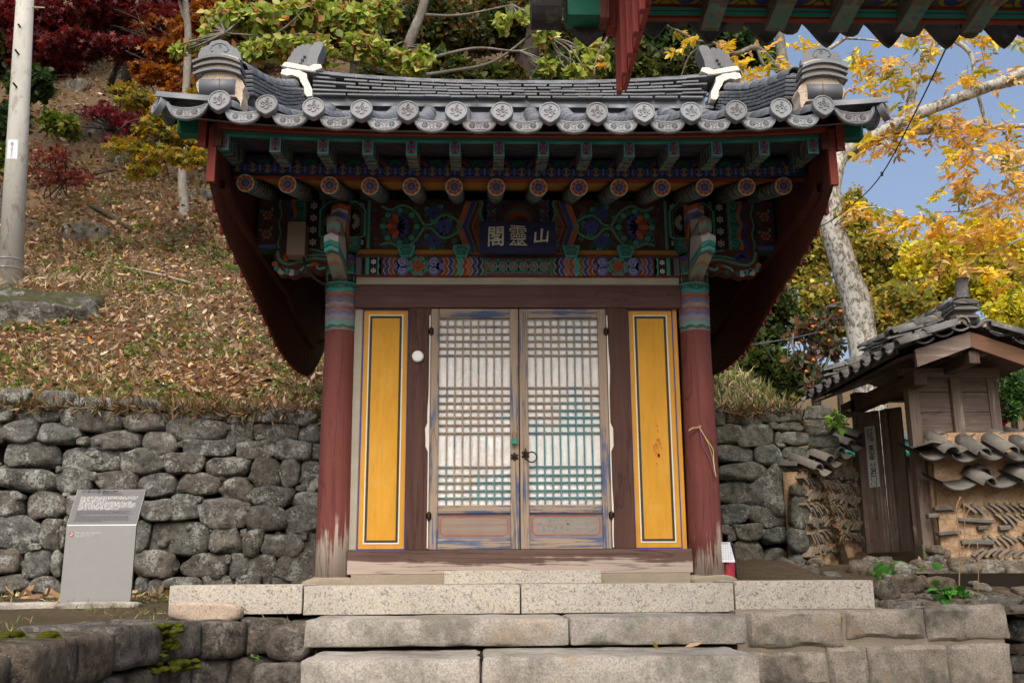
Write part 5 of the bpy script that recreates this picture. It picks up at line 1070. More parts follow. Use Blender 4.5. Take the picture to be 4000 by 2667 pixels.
    (u0, v0), (u1, v1) = pp([(545, 605), (945, 605)]); q = MB(); q.tube([(u0, YM-.0, (v0+v1)/2), (u1, YM-.0, (v0+v1)/2)], .058, 16); q.ob('cross_barrel', MT['tile'], rf, True)
    q = MB(); q.tube([(u0*.42+u1*.58, YM-.06, v0+.05), (u0*.41+u1*.59, YM-.062, v0), (u0*.4+u1*.6, YM-.05, v0-.045)], .0018, 5); q.ob('copper_wire', m_plain('copper_%d' % sg, (.18, .05, .03), .6), rf)
# ================================================================== things hung on the shrine
pq = thing('name_plaque', 'dark blue wooden name plaque with three white brushed characters above the doors', 'plaque', (0, -.13, 2.34))
Mt = Matrix.Rotation(R(-7), 4, 'X')
q = MB(); P = []; w, h, r_ = .281, .127, .018
for cx, cz, a0 in ((w-r_, h-r_, 0), (-w+r_, h-r_, 90), (-w+r_, -h+r_, 180), (w-r_, -h+r_, 270)):
    for k in range(4): a = R(a0+30*k); P.append((cx+r_*math.cos(a), cz+r_*math.sin(a)))
PC = Vector((-.007, -.16, 2.463))
def pf(u, v, d): return tuple(PC+Mt.to_3x3() @ Vector((u, d, v)))
q.prism(P, pf, -.012, .014); q.ob('board', m_wood('plaque_blue', (.018, .022, .065), (.03, .038, .12), 0, .12, (.02, .02, .03), cracks=.5), pq)
TX = {}
def settype(strings, bold):
    """all lettering is set once as one text block and then cut into its lines"""
    cu = bpy.data.curves.new('t', 'FONT'); cu.body = '\n'.join(strings); cu.size = 1; cu.resolution_u = 2; cu.align_x = 'LEFT'; cu.offset = .014 if bold else 0.; cu.space_line = 3.
    o = bpy.data.objects.new('t', cu); m = bpy.data.meshes.new_from_object(o); bpy.data.objects.remove(o); bpy.data.curves.remove(cu)
    lines = [([], [], {}) for _ in strings]
    co = [v.co for v in m.vertices]; y0 = 3. if False else None
    for p in m.polygons:
        vs = list(p.vertices); k = int(round((.35-sum(co[i].y for i in vs)/len(vs))/3.)); V, Fc, mp = lines[k]; f_ = []
        for i in vs:
            if i not in mp: mp[i] = len(V); V.append((co[i].x, co[i].y+3.*k))
            f_.append(mp[i])
        Fc.append(tuple(f_))
    for s_, (V, Fc, mp) in zip(strings, lines): TX[(s_, 'b' if bold else 'r')] = (V, Fc)
KO = ['파계사 산령각은 전통 민간신앙이 불교에 알맞게 조화시켜 나타난 전각 중', '하나로 창건 시기는 정확히 알 수 없으나 1976년에 중건하고, 1979년', '보수를 거쳐 오늘에 이르고 있다.', '건물은 정면 1칸, 측면 1칸 규모이며, 지붕은 옆면에서 보면 사람 인(人)자를', '보이는 맞배지붕이다. 기둥머리 위에 지붕 처마를 받치기 위하여 얹어 놓은', '공포는 새날개 모양으로 뻗어 모든 직공의 아래와 위를 연꽃과 연봉으로 장식하고', '그 위의 보 머리에 봉황 머리를 얹은 모습이다. 건물 안팎의 전체적인', '모습은 조선 후기의 번잡한 장식 수법을 띠고 있다.']
EN = ['This pavilion, dedicated to the Mountain Spirit, is one of many pavilions that began to', 'appear when traditional folk belief became syncretised with Buddhism. It is not', 'known when this pavilion was first constructed. It was rebuilt in 1976 and last repaired', 'in 1979.', 'This building has a gabled roof and one bay on each side. The upper and lower parts', 'of the wing-shaped brackets placed on top of the columns to support the roof and', 'eaves are embellished with lotus buds and lotus flowers, and a phoenix head is above', 'each bracket. The overall style of the interior and exterior of this building is complex', 'and representative of the late Joseon period.']
NO = '관람객 출입을 사절합니다'
# Hangul is composed from its letters as plain strokes
_J = {'ㄱ': [[(0, 1), (1, 1), (.95, 0)]], 'ㄴ': [[(0, 1), (0, 0), (1, 0)]], 'ㄷ': [[(1, 1), (0, 1), (0, 0), (1, 0)]], 'ㄹ': [[(0, 1), (1, 1), (1, .5), (0, .5), (0, 0), (1, 0)]], 'ㅁ': [[(0, 1), (1, 1), (1, 0), (0, 0), (0, 1)]],
 'ㅂ': [[(0, 1), (0, 0), (1, 0), (1, 1)], [(0, .5), (1, .5)]], 'ㅅ': [[(.5, 1), (.4, .5), (0, 0)], [(.45, .6), (1, 0)]], 'ㅇ': [[(.5+.5*math.cos(k*math.pi/5), .5+.5*math.sin(k*math.pi/5)) for k in range(11)]], 'ㅈ': [[(0, 1), (1, 1)], [(.5, 1), (0, 0)], [(.45, .6), (1, 0)]],
 'ㅊ': [[(.3, 1.1), (.7, 1.1)], [(0, .8), (1, .8)], [(.5, .8), (0, 0)], [(.45, .5), (1, 0)]], 'ㅋ': [[(0, 1), (1, 1), (.95, 0)], [(0, .5), (1, .5)]], 'ㅌ': [[(1, 1), (0, 1), (0, 0), (1, 0)], [(0, .5), (1, .5)]], 'ㅍ': [[(0, 1), (1, 1)], [(0, 0), (1, 0)], [(.3, 1), (.3, 0)], [(.7, 1), (.7, 0)]], 'ㅎ': [[(.3, 1.1), (.7, 1.1)], [(0, .8), (1, .8)], [(.5+.36*math.cos(k*math.pi/5), .32+.32*math.sin(k*math.pi/5)) for k in range(11)]]}
_CHO = ['ㄱ', 'ㄱㄱ', 'ㄴ', 'ㄷ', 'ㄷㄷ', 'ㄹ', 'ㅁ', 'ㅂ', 'ㅂㅂ', 'ㅅ', 'ㅅㅅ', 'ㅇ', 'ㅈ', 'ㅈㅈ', 'ㅊ', 'ㅋ', 'ㅌ', 'ㅍ', 'ㅎ']
_JON = ['', 'ㄱ', 'ㄱㄱ', 'ㄱㅅ', 'ㄴ', 'ㄴㅈ', 'ㄴㅎ', 'ㄷ', 'ㄹ', 'ㄹㄱ', 'ㄹㅁ', 'ㄹㅂ', 'ㄹㅅ', 'ㄹㅌ', 'ㄹㅍ', 'ㄹㅎ', 'ㅁ', 'ㅂ', 'ㅂㅅ', 'ㅅ', 'ㅅㅅ', 'ㅇ', 'ㅈ', 'ㅊ', 'ㅋ', 'ㅌ', 'ㅍ', 'ㅎ']
def _v(ticks, n=1, inn=False):      # upright vowels: ticks right (+) or left (-)
    x = .35 if n == 2 else .55; o = [[(x, 1), (x, 0)]]+([[(.9, 1), (.9, 0)]] if n == 2 else [])
    for y, d in ticks: o.append([(x, y), (x+d*(.55 if d > 0 else .5), y)])
    return o
_VV = {0: _v([(.5, 1)]), 1: _v([(.5, 1)], 2), 2: _v([(.62, 1), (.38, 1)]), 3: _v([(.62, 1), (.38, 1)], 2), 4: _v([(.5, -1)]), 5: _v([(.5, -1)], 2), 6: _v([(.62, -1), (.38, -1)]), 7: _v([(.62, -1), (.38, -1)], 2), 20: [[(.6, 1), (.6, 0)]]}
_HV = {8: [[(0, 0), (1, 0)], [(.5, 0), (.5, 1)]], 12: [[(0, 0), (1, 0)], [(.35, 0), (.35, 1)], [(.65, 0), (.65, 1)]], 13: [[(0, 1), (1, 1)], [(.5, 1), (.5, 0)]], 17: [[(0, 1), (1, 1)], [(.35, 1), (.35, 0)], [(.65, 1), (.65, 0)]], 18: [[(0, .5), (1, .5)]]}
_CP = {9: (8, 0), 10: (8, 1), 11: (8, 20), 14: (13, 4), 15: (13, 5), 16: (13, 20), 19: (18, 20)}
def _put(out, jamo, x0, y0, x1, y1):
    n = max(1, len(jamo))
    for k, c in enumerate(jamo):
        a, b = lerp(x0, x1, k/n), lerp(x0, x1, (k+.85)/n if n > 1 else 1)
        for p in _J[c]: out.append([(lerp(a, b, u), lerp(y0, y1, v)) for u, v in p])
def syl(ch):
    c = ord(ch)-0xAC00; ci, vi, fi = c//588, (c % 588)//28, c % 28; o = []; b = .36 if fi else .0; h = .86-b
    if fi: _put(o, _JON[fi], .12, -.06, .82, .22)
    def vs(P, x0, y0, x1, y1): o.extend([[(lerp(x0, x1, u), lerp(y0, y1, v)) for u, v in p] for p in P])
    if vi in _VV: _put(o, _CHO[ci], .05, b+.10*(0 if fi else 1), .50, .78); vs(_VV[vi], .55, b-.02 if fi else -.06, .95, .86)
    elif vi in _HV: _put(o, _CHO[ci], .2, b+h*.45, .78, .80); vs(_HV[vi], .03, b+.02, .95, b+h*.34)
    else: a, d = _CP[vi]; _put(o, _CHO[ci], .08, b+h*.45, .5, .80); vs(_HV[a], .02, b+.02, .6, b+h*.32); vs(_VV[d], .62, b-.02 if fi else -.06, .98, .86)
    return o
def hangul(body, w):
    V = []; Fc = []; x = 0.
    for ch in body:
        if ch == ' ': x += .38; continue
        if not 0xAC00 <= ord(ch) < 0xD7A4:
            gv, gf = TX[(ch, 'b')]; b = len(V); V += [(p[0]+x, p[1]) for p in gv]; Fc += [tuple(b+i for i in f_) for f_ in gf]; x += max(p[0] for p in gv)+.1; continue
        for p in syl(ch):
            Q = [Vector((a+x, c, 0)) for a, c in p]; b = len(V)
            for i, q_ in enumerate(Q):
                t = (Q[min(i+1, len(Q)-1)]-Q[max(0, i-1)]).normalized(); nn = Vector((-t.y, t.x, 0))*w/2; e = t*w/2*(-1 if i == 0 else 1 if i == len(Q)-1 else 0); V += [tuple((q_+nn+e)[:2]), tuple((q_-nn+e)[:2])]
            Fc += [(b+2*i, b+2*i+1, b+2*i+3, b+2*i+2) for i in range(len(Q)-1)]
        x += .98
    return V, Fc
settype(['閣', '靈', '山', '把溪寺山靈閣', '人']+list('0123456789,.|()')+['8439E', '2 21', '360', '36', 'R 2'], True)
settype(['靈']+EN+['Sanryeonggak', 'Daegu Cultural Heritage Material No. 9', '8'], False)
def text(body, size, mat, parent, fn, name='lettering', bold=0., align='CENTER', xs_=1.):
    V, Fc = hangul(body, .115 if bold/size > .011 else .09) if any(0xAC00 <= ord(c) < 0xD7A4 for c in body) else TX[(body, 'b' if bold/size > .02 else 'r')]; w = max(v[0] for v in V); sh_ = -w/2 if align == 'CENTER' else 0.
    return ob(name, me(name, [fn((v[0]+sh_)*size*xs_, v[1]*size) for v in V], Fc, mat), parent)
MT['ink'] = m_plain('brush_white', (.62, .62, .55), .8, .25, 60.)
for ch, u, v, sx, sy, rot in (('閣', -.165, -.060, .135, .175, .02), ('靈', .0, -.058, .145, .185, -.02), ('山', .165, -.038, .13, .125, .05)):
    def fn(a, b, u=u, v=v, sx=sx, sy=sy, rot=rot):
        wob = .006*mn.noise((a*9, b*9, u*40)); return Vector(pf(u+(a*sx)+wob+rot*b*.2, v+b*sy*(1)+rot*a*.3+.005*mn.noise((a*7+5, b*7, u*30)), -.0135))
    text(ch, 1., MT['ink'], pq, fn, 'character', .025 if ch != '靈' else 0.)
fb = thing('junction_box', 'plain brown metal box with a black conduit under the left eave', 'box', (-1.65, -.14, 2.38))
p0, p1 = aty(1122, 1002, -.14), aty(1200, 874, -.14); q = MB(); q.bx(p0[0], p1[0], -.19, -.06, p0[2], p1[2], .004); q.ob('housing', m_plain('brown_metal', (.20, .145, .11), .45, .12, 3., .4, .02), fb)
q = MB(); q.tube([Vector(aty(a, b, Y)) for a, b, Y in ((1186, 1003, -.13), (1190, 1035, -.12), (1205, 1065, -.12), (1240, 1095, -.12), (1275, 1112, -.12))], .009, 8); q.ob('conduit', m_plain('black_rubber', (.02, .02, .02), .5, .1, 30., .4), fb, True)
sn = thing('round_sensor', 'small round white disc fixed to the brown post left of the doors', 'sensor', (-.72, -.06, 1.5))
p = aty(1632, 1392, -.07); q = MB(); q.tube([(p[0], -.06, p[2]), (p[0], -.078, p[2])], [.044, .043], 28); q.ob('rim', m_plain('sensor_rim', (.42, .4, .33), .5, .1), sn, True)
q = MB(); q.tube([(p[0], -.076, p[2]), (p[0], -.084, p[2]), (p[0], -.086, p[2])], [.040, .038, .03], 28); q.ob('face', m_plain('sensor_face', (.85, .86, .84), .4, .02), sn, True)
pd = thing('padlock', 'green padlock hanging open from the left door handle plate', 'padlock', (-.04, -.08, .8))
c = aty(2010, 1724, -.085); q = MB(); q.box((c[0], -.085, c[2]), (.042, .018, .038), None, .003); q.ob('body', m_plain('green_enamel', (.01, .22, .13), .35, .1, 20., .5), pd)
q = MB(); x0, z0 = c[0], c[2]; q.tube([(x0-.016, -.085, z0+.019), (x0-.016, -.085, z0+.07), (x0-.01, -.085, z0+.084), (x0, -.085, z0+.088), (x0+.009, -.085, z0+.082), (x0+.012, -.085, z0+.07), (x0+.012, -.085, z0+.033)], .003, 7); q.ob('shackle', m_plain('brass_wire', (.42, .3, .2), .35, .1, 30., .5, .1, .8), pd, True)
tw_ = thing('twine', 'frayed yellow and white cords tied to a nail on the right column', 'twine', (1.38, -.1, 1.0))
def cl(P, Y): return [Vector(aty(a, b, Y)) for a, b in P]
for i, (P, c) in enumerate(((((2732, 1668), (2745, 1690), (2765, 1730), (2782, 1780), (2790, 1830), (2799, 1862)), (.45, .4, .05)), (((2732, 1670), (2760, 1715), (2785, 1755), (2788, 1800), (2796, 1860)), (.6, .55, .45)), (((2733, 1672), (2748, 1745), (2775, 1800), (2796, 1866)), (.25, .08, .2)))):
    q = MB(); q.tube(bez(cl(P, -.13), 4), .0028, 5); q.ob('cord', m_plain('cord_%d' % i, c, .9), tw_, True)
q = MB(); q.tube(bez(cl([(2690, 1682), (2705, 1672), (2722, 1670), (2738, 1664)], -.13), 3), [.006]*10, 6); q.ob('knot', m_plain('tape', (.45, .3, .2), .9), tw_, True)
# ================================================================== little tiled gate on the right
MT['oldwood'] = m_wood('old_wood_v', (.15, .112, .092), (.25, .195, .162), 2, .25, (.32, .28, .24), 1.2)
MT['oldwoodx'] = m_wood('old_wood_x', (.14, .105, .088), (.24, .185, .155), 0, .25, (.31, .27, .235), 1.2)
MT['oldwoody'] = m_wood('old_wood_y', (.075, .05, .038), (.14, .098, .075), 1, .15, (.19, .16, .135), 1.2)
MT['newwood'] = m_wood('barge_wood', (.13, .07, .04), (.19, .105, .062), 0, .05, cracks=.3)
MT['oldtile'] = m_tile('old_tile', (.105, .108, .108), .5, .75, .78, .22)
gt = thing('gate', 'small weathered timber gate with a crooked tiled roof and plank door', 'gate', (4.1, 2.6, .1))
def gb_(name, x0, x1, y0, y1, z0, z1, m_, bev=.004, par=None): q = MB(); q.bx(x0, x1, y0, y1, z0, z1, bev); return q.ob(name, m_, par or gt)
for x, y in ((3.66, 3.19), (3.68, 1.90), (4.46, 1.95), (4.46, 3.2)): gb_('post', x, x+.10, y, y+.11, .1, 1.84, MT['oldwood'])
gb_('post_foot', 3.655, 3.80, 1.86, 2.04, .05, .30, m_wood('mossy_foot', (.09, .085, .05), (.14, .13, .08), 2, .2, (.1, .11, .06)))
gb_('sill', 3.67, 3.78, 2.0, 3.2, .1, .26, MT['oldwoody']); gb_('head_beam', 3.66, 3.78, 1.7, 3.6, 1.72, 1.86, MT['oldwoody'])
gb_('tie_beam', 3.66, 4.58, 1.93, 2.06, 1.832, 1.925, MT['oldwoodx']); gb_('tie_beam', 3.66, 4.58, 3.18, 3.3, 1.832, 1.925, MT['oldwoodx'])
gb_('centre_post', 4.10, 4.20, 1.92, 2.03, .1, 1.84, MT['oldwood'])
gb_('purlin', 4.05, 4.145, 1.42, 3.6, 1.86, 1.97, MT['oldwoody'])
gb_('collar_beam', 3.86, 4.30, 1.55, 1.66, 1.97, 2.02, MT['oldwoodx'])
q = MB(); q.prism([(3.93, 2.02), (4.26, 2.02), (4.1, 2.10)], lambda u, v, d: (u, d, v), 1.60, 1.66); q.ob('gable_plaster', MT['mortar'], gt)
zl = [.15, .42, .70, .98, 1.17, 1.325, 1.51, 1.70, 1.832]
for a, b in zip(zl, zl[1:]):
    gb_('plank', 3.80, 4.098, 1.965+rnd.uniform(-.006, .004), 2.0, a+.003, b-.002, MT['oldwoodx'], .003)
    gb_('plank', 4.202, 4.46, 1.965+rnd.uniform(-.006, .004), 2.0, a+.003+rnd.uniform(-.02, .02)*0, b-.002, MT['oldwoodx'], .003)
# two leaves of vertical boards, both standing open inwards
Dm = Matrix.Translation((3.705, 3.18, 0)) @ Matrix.Rotation(math.atan2(-.41, .27), 4, 'Z')
for k, (a, b) in enumerate(((0, .225), (.23, .33), (.335, .49))):
    q = MB(); q.bx(a+.003, b-.003, -.012+.01*(k % 2), .014+.01*(k % 2), .265, 1.70, .003); q.V = [tuple(Dm @ Vector(v)) for v in q.V]; q.ob('door_board', MT['oldwood'], gt)
q = MB(); q.bx(.31, .35, -.045, -.012, .265, 1.70, .004); q.V = [tuple(Dm @ Vector(v)) for v in q.V]; q.ob('door_batten', MT['oldwood'], gt)
D2 = Matrix.Translation((3.73, 2.03, 0)) @ Matrix.Rotation(R(28), 4, 'Z')
for k in range(2): q = MB(); q.bx(k*.23+.003, k*.23+.226, -.012, .014, .265, 1.70, .003); q.V = [tuple(D2 @ Vector(v)) for v in q.V]; q.ob('door_board', MT['oldwood'], gt)
for k in range(5): gb_('back_board', 4.42, 4.445, 2.02+k*.235, 2.25+k*.235, .15, 1.8, MT['oldwood'], .003)
for y, z, m2 in ((1.40, 0, 'newwood'),):
    for sg in (-1, 1):
        q = MB(); A = [(4.06, 2.14), (4.06, 2.0), (4.06+sg*.5, 1.82), (4.06+sg*.51, 1.975)] if sg < 0 else [(4.062, 2.14), (4.062, 2.0), (4.72, 1.76), (4.74, 1.90)]
        q.prism(A, lambda u, v, d: (u, d, v), 1.38, 1.43); q.ob('bargeboard', MT[m2] if sg > 0 else MT['oldwoodx'], gt)
def grz(x): return 2.215-.34*abs(x-4.06)-.0*(x-4.06)**2
q = MB(); YY = [1.38+i*.2 for i in range(13)]
q.strip([[(x, y, grz(x)-.05) for x in (3.40, 3.7, 4.06, 4.4, 4.74)] for y in YY]); q.strip([[(x, y, grz(x)-.09) for x in (3.40, 3.7, 4.06, 4.4, 4.74)] for y in YY]); q.ob('roof_boards', MT['oldwoody'], gt)
gr = MB(); gr.strip([[(x, y, grz(x)-.005) for x in (3.40, 3.7, 4.06, 4.4, 4.74)] for y in YY]); gr.strip([[(3.40, y, grz(3.4)-.005-d) for y in YY] for d in (0, .05)]); groof = gr.ob('gate_roof', MT['oldtile'], gt)
ob_ = barrel('barrel_tile', .066, .30, MT['oldtile'], .016, 8)
def put(name, mesh, par, p, d, up=(0, 0, 1), s_=None):
    """mesh's +y axis points along d"""
    return ob(name, mesh, par, p, Vector(d).to_track_quat('Y', 'Z').to_matrix(), s_)
for k in range(10):
    y = 1.32+k*.272
    for j in range(3):
        if j == 2 and k in (0, 1): continue
        x = 3.37+j*.26; put('barrel_tile', ob_, groof, (x+rnd.uniform(-.01, .01), y+rnd.uniform(-.012, .012), grz(x)+.012+.006*j), (1, rnd.uniform(-.05, .05), .30), None, (1, 1, 1))
        x = 4.75-j*.26; put('barrel_tile', ob_, groof, (x, y+rnd.uniform(-.012, .012), grz(x)+.012), (-1, rnd.uniform(-.05, .05), .30))
    q = MB(); q.strip([[(x, y+.136+.11*u, grz(x)+.05*u*u-.015) for u in [-1+.25*i for i in range(9)]] for x in (3.36, 3.66)]); q.strip([[(3.36, y+.136+.11*u, grz(3.36)+.05*u*u-.015-d) for u in [-1+.25*i for i in range(9)]] for d in (0, .018)]); q.ob('concave_tile', MT['oldtile'], groof, True)
# gable barrels that point to the viewer, with mortar plugs
for x in (3.52, 3.70, 3.86, 3.99, 4.22, 4.44, 4.64):
    put('barrel_tile', ob_, groof, (x, 1.36+rnd.uniform(-.02, .02), grz(x)+.02), (.0+rnd.uniform(-.06, .06), 1, .04))
    q = MB(); q.prism([(x+.05*math.cos(a), grz(x)+.02+.05*math.sin(a)) for a in [math.pi*i/8 for i in range(9)]], lambda u, v, d: (u, d, v), 1.37, 1.42)
    if x > 3.6: q.ob('mortar_plug', MT['plasterd'], groof)
    q = MB(); q.strip([[(x+.09+.1*u, y, grz(x+.09)+.045*u*u-.03) for u in [-1+.25*i for i in range(9)]] for y in (1.33, 1.7)]); q.strip([[(x+.09+.1*u, 1.33, grz(x+.09)+.045*u*u-.03-d) for u in [-1+.25*i for i in range(9)]] for d in (0, .018)]); q.ob('concave_tile', MT['oldtile'], groof, True)
def courses(P, n, w, L_, dz, par, z0=0., jit=.01, name='course_tile'):
    """stack of flat tiles along polyline P"""
    P = [Vector(p) for p in P]; tot = sum((b-a).length for a, b in zip(P, P[1:]))
    m_ = MB(); m_.box((0, 0, 0), (w, L_*.97, .02), None, .003); m_ = m_.mesh(name, MT['oldtile'])
    for c in range(n):
        s_ = (L_/2 if c % 2 else 0.)
        while s_ < tot:
            d = 0
            for a, b in zip(P, P[1:]):
                l = (b-a).length
                if d+l >= s_: p = a.lerp(b, (s_-d)/l); t = (b-a).normalized(); break
                d += l
            put(name, m_, par, p+Vector((rnd.uniform(-jit, jit), rnd.uniform(-jit, jit), z0+c*dz+rnd.uniform(-.004, .004))), (t.x+rnd.uniform(-.03, .03), t.y, t.z+rnd.uniform(-.03, .03))); s_ += L_
# main ridge
q = MB(); q.bx(3.99, 4.13, 1.62, 3.75, 2.15, 2.40); q.ob('ridge_core', MT['oldtile'], gt)
courses([(4.06, 1.50, 2.27), (4.06, 2.2, 2.24), (4.06, 3.7, 2.36)], 6, .21, .26, .034, groof)
for k in range(9): y = 1.55+k*.25; put('cap_barrel', ob_, groof, (4.06, y, 2.44+.10*max(0, (y-1.9)/1.8)), (0, 1, .05))
q = MB(); q.tube([(3.955, 1.47, 2.27), (4.185, 1.47, 2.265)], .055, 14); q.ob('cross_barrel', MT['oldtile'], groof, True)
q = MB(); q.bx(3.97, 4.17, 1.45, 1.6, 2.30, 2.36); q.ob('ridge_plaster', MT['plasterd'], groof)
for k in range(3):
    q = MB(); T = [(3.955+.23*i/8, 2.365+k*.032+.02*(1-(i/4-1)**2)) for i in range(9)]; q.prism(T+[(a, b-.022) for a, b in reversed(T)], lambda u, v, d: (u, d, v), 1.40, 1.62); q.ob('curved_tile', MT['oldtile'], groof)
q = MB(); q.strip([[(4.075+.06*math.cos(a), 1.47+yo, 2.47+h_) for a in [math.pi*i/10 for i in range(11)]] for h_, yo in ((0, 0), (.06, .015), (.12, .0), (.16, -.025), (.17, -.04))]); q.strip([[(4.075+.06*math.cos(a), 1.47-.05*math.sin(a)+yo, 2.47+h_) for a in [math.pi*i/10 for i in range(11)]] for h_, yo in ((0, 0), (.06, .0), (.12, .0), (.16, -.02), (.175, -.04))]); q.ob('upright_tile', MT['oldtile'], groof, True)
# verge ridges down the left slope, near and far
for y, n_ in ((1.72, 4), (3.45, 5)):
    courses([(4.0, y, 2.24), (3.72, y, 2.15), (3.52, y+.02, 2.10)], n_, .22, .24, .03, groof)
    for j in range(3): x = 3.50+.21*j; put('cap_barrel', ob_, groof, (x, y, grz(x)+.13+.01*n_), (1, 0, .26))
    q = MB(); q.strip([[(3.46+xo, y+.055*math.cos(a), grz(3.46)+.10+h_+.05*math.sin(a)*.6) for a in [math.pi*i/8 for i in range(9)]] for h_, xo in ((0, 0.04), (.05, .0), (.10, -.01), (.13, .02))]); q.ob('upright_tile', MT['oldtile'], groof, True)
courses([(4.12, 1.72, 2.24), (4.4, 1.72, 2.16), (4.7, 1.72, 2.08)], 4, .22, .24, .03, groof)
for j in range(3): x = 4.70-.21*j; put('cap_barrel', ob_, groof, (x, 1.72, grz(x)+.16), (-1, 0, .26))
# no-entry notice pasted on the door
nc = thing('door_notice', 'white vertical paper strip with black Korean writing on the gate door', 'notice', (3.71, 2.95, 1.2))
zt_, zb_ = 1.545, .92
def onleaf(u, z): v = Dm @ Vector((u, -.0145, z)); return v
q = MB(); q.v([onleaf(.05, zb_), onleaf(.175, zb_), onleaf(.175, zt_), onleaf(.05, zt_)]); q.f(0, 1, 2, 3); q.ob('paper', m_plain('notice_paper', (.62, .65, .66), .9, .06, 12.), nc)
MT['blackink'] = m_plain('black_ink', (.015, .015, .015), .8, .1)
txt = NO; n = len(txt); cell = (zt_-zb_-.03)/(n-1.2)
zc_ = zt_-.02
for ch in txt:
    if ch == ' ': zc_ -= cell*.55; continue
    text(ch, 1., MT['blackink'], nc, lambda a, b, z=zc_: Dm @ Vector((.1125+a*cell*1.5, -.0155, z-cell*.80+b*cell*.92)), 'letter', .03); zc_ -= cell*.99
# ================================================================== earth and tile walls
def m_earth():
    t = NT('earth_render', .98, .1); a = t.noise(5, 5, .65); b = t.noise(28, 6, .7); v = t.vor(24)
    k = t.mix(t.ramp(a, [(.3, 0.), (.7, 1.)]), (.42, .29, .18), (.54, .39, .255)); k = t.mix(t.math('MULTIPLY', t.ramp(b, [(.4, 1.), (.6, 0.)]), .5), k, (.25, .155, .085))
    return t.done(k, b, .8, .03)
MT['earth'] = m_earth()
def lump(name, x0, x1, y0, y1, z0, z1, mat, par, amp=.02, nx=26, nz=22, seed=0., M_=None):
    q = MB()
    rows = []
    for i in range(nz+1):
        rows.append([(lerp(x0, x1, j/nx), y0+amp*(mn.noise((lerp(x0, x1, j/nx)*7, seed, lerp(z0, z1, i/nz)*7))+.6*mn.noise((lerp(x0, x1, j/nx)*19, seed, lerp(z0, z1, i/nz)*19)))+.05*max(0, (1-2*i/nz))*0, lerp(z0, z1, i/nz)) for j in range(nx+1)])
    q.strip(rows); q.bx(x0+.005, x1, y0+.06, y1, z0, z1)
    if M_: q.V = [tuple(M_ @ Vector(v)) for v in q.V]
    return q.ob(name, mat, par, True)
def shard(name, r, a0, a1, th, dep):
    q = MB(); A = [lerp(a0, a1, i/6) for i in range(7)]
    q.prism([(r*math.cos(a), r*math.sin(a)) for a in A]+[((r-th)*math.cos(a), (r-th)*math.sin(a)) for a in reversed(A)], lambda u, v, d: (u, d, v), -dep/2, dep/2); return q.mesh(name, MT['oldtile2'], False)
MT['oldtile2'] = m_tile('wall_tile', (.21, .18, .14), .4, .5, .85, .15)
MT['oldtile3'] = m_tile('coping_tile', (.13, .125, .115), .45, .6, .8, .2)
ew = thing('earth_wall', 'crumbling earth wall with embedded roof tiles and tile coping beside the gate', 'earth wall', (4.3, 1.95, .1))
lump('earth_body', 3.80, 6.6, 1.80, 2.15, .12, 1.30, MT['earth'], ew, .035, 60, 50)
sh = [shard('tile_shard', .28, R(38), R(65), .021, .09), shard('tile_shard', .28, R(36), R(63), .024, .09), shard('tile_shard', .28, R(40), R(66), .019, .09)]
ffl = MB(); ffl.box((0, 0, 0), (.17, .08, .035), None, .006); ffl = ffl.mesh('flat_tile', MT['oldtile3'])
def shards(row, par, Y, mir=1, fn=zF):
    for a, b, rot in row:
        p = aty(*fn(a, b), Y); ob('tile_shard', rnd.choice(sh), par, (p[0]-.172*mir, Y+.022+rnd.uniform(-.012, .008), p[2]-.22), (rnd.uniform(-.1, .1), R(rot), rnd.uniform(-.1, .1)), (mir, 1, 1))
shards([(600+k*56, 690+rnd.uniform(-8, 8), rnd.uniform(-3, 3)) for k in range(18)], ew, 1.785)
shards([(830+k*58, 760+rnd.uniform(-8, 8), rnd.uniform(-8, 8)) for k in range(14)], ew, 1.785)
shards([(740+k*55, 945+rnd.uniform(-8, 8), rnd.uniform(-8, 8)) for k in range(16)], ew, 1.785)
shards([(620+k*60, 1060+rnd.uniform(-8, 8), rnd.uniform(-8, 8)) for k in range(18)], ew, 1.785, -1)
for a, b, rx in ((400, 700, 1.2), (640, 800, 1.9), (430, 900, 1.2), (660, 975, 1.7), (300, 760, .6), (880, 860, .6), (700, 860, .5)):
    p = aty(*zF(a, b), 1.78); ob('flat_tile', ffl, ew, (p[0], 1.785, p[2]), (0, R(rnd.uniform(-5, 5)), 0), (rx, 1, rnd.uniform(.8, 1.4)))
cbar = barrel('barrel_tile', .085, .34, MT['oldtile3'], .016, 10)
def concave(L=.36, w=.155, sag=.065):
    q = MB(); U = [-1+.2*i for i in range(11)]
    q.strip([[(w*u, y, sag*u*u-o) for u in U] for y, o in ((0, 0), (L, 0), (L, .018), (0, .018), (0, 0))]); return q.mesh('concave_tile', MT['oldtile3'], True)
ccv = concave()
for (a, b, y, dx) in ((300, 285, 1.60, .28), (560, 300, 1.60, .3), (790, 285, 1.60, .3), (1010, 290, 1.60, .3), (1230, 285, 1.6, .3), (1450, 285, 1.6, .3)):
    p = aty(*zF(a, b), y); put('concave_tile', ccv, ew, (p[0], y, p[2]-.02), (-dx, 1, .5)); p = aty(*zF(a+130, b-60), y); put('barrel_tile', cbar, ew, (p[0]+.02, y-.01, p[2]-.03), (-dx, 1, .62+rnd.uniform(-.08, .08)), None, (1, .9, .9))
    p = aty(*zF(a+60, b-130), y+.25); put('barrel_tile', cbar, ew, (p[0]+.02, y+.22, p[2]+.02), (-dx, 1, .35), None, (.9, 1, .8))
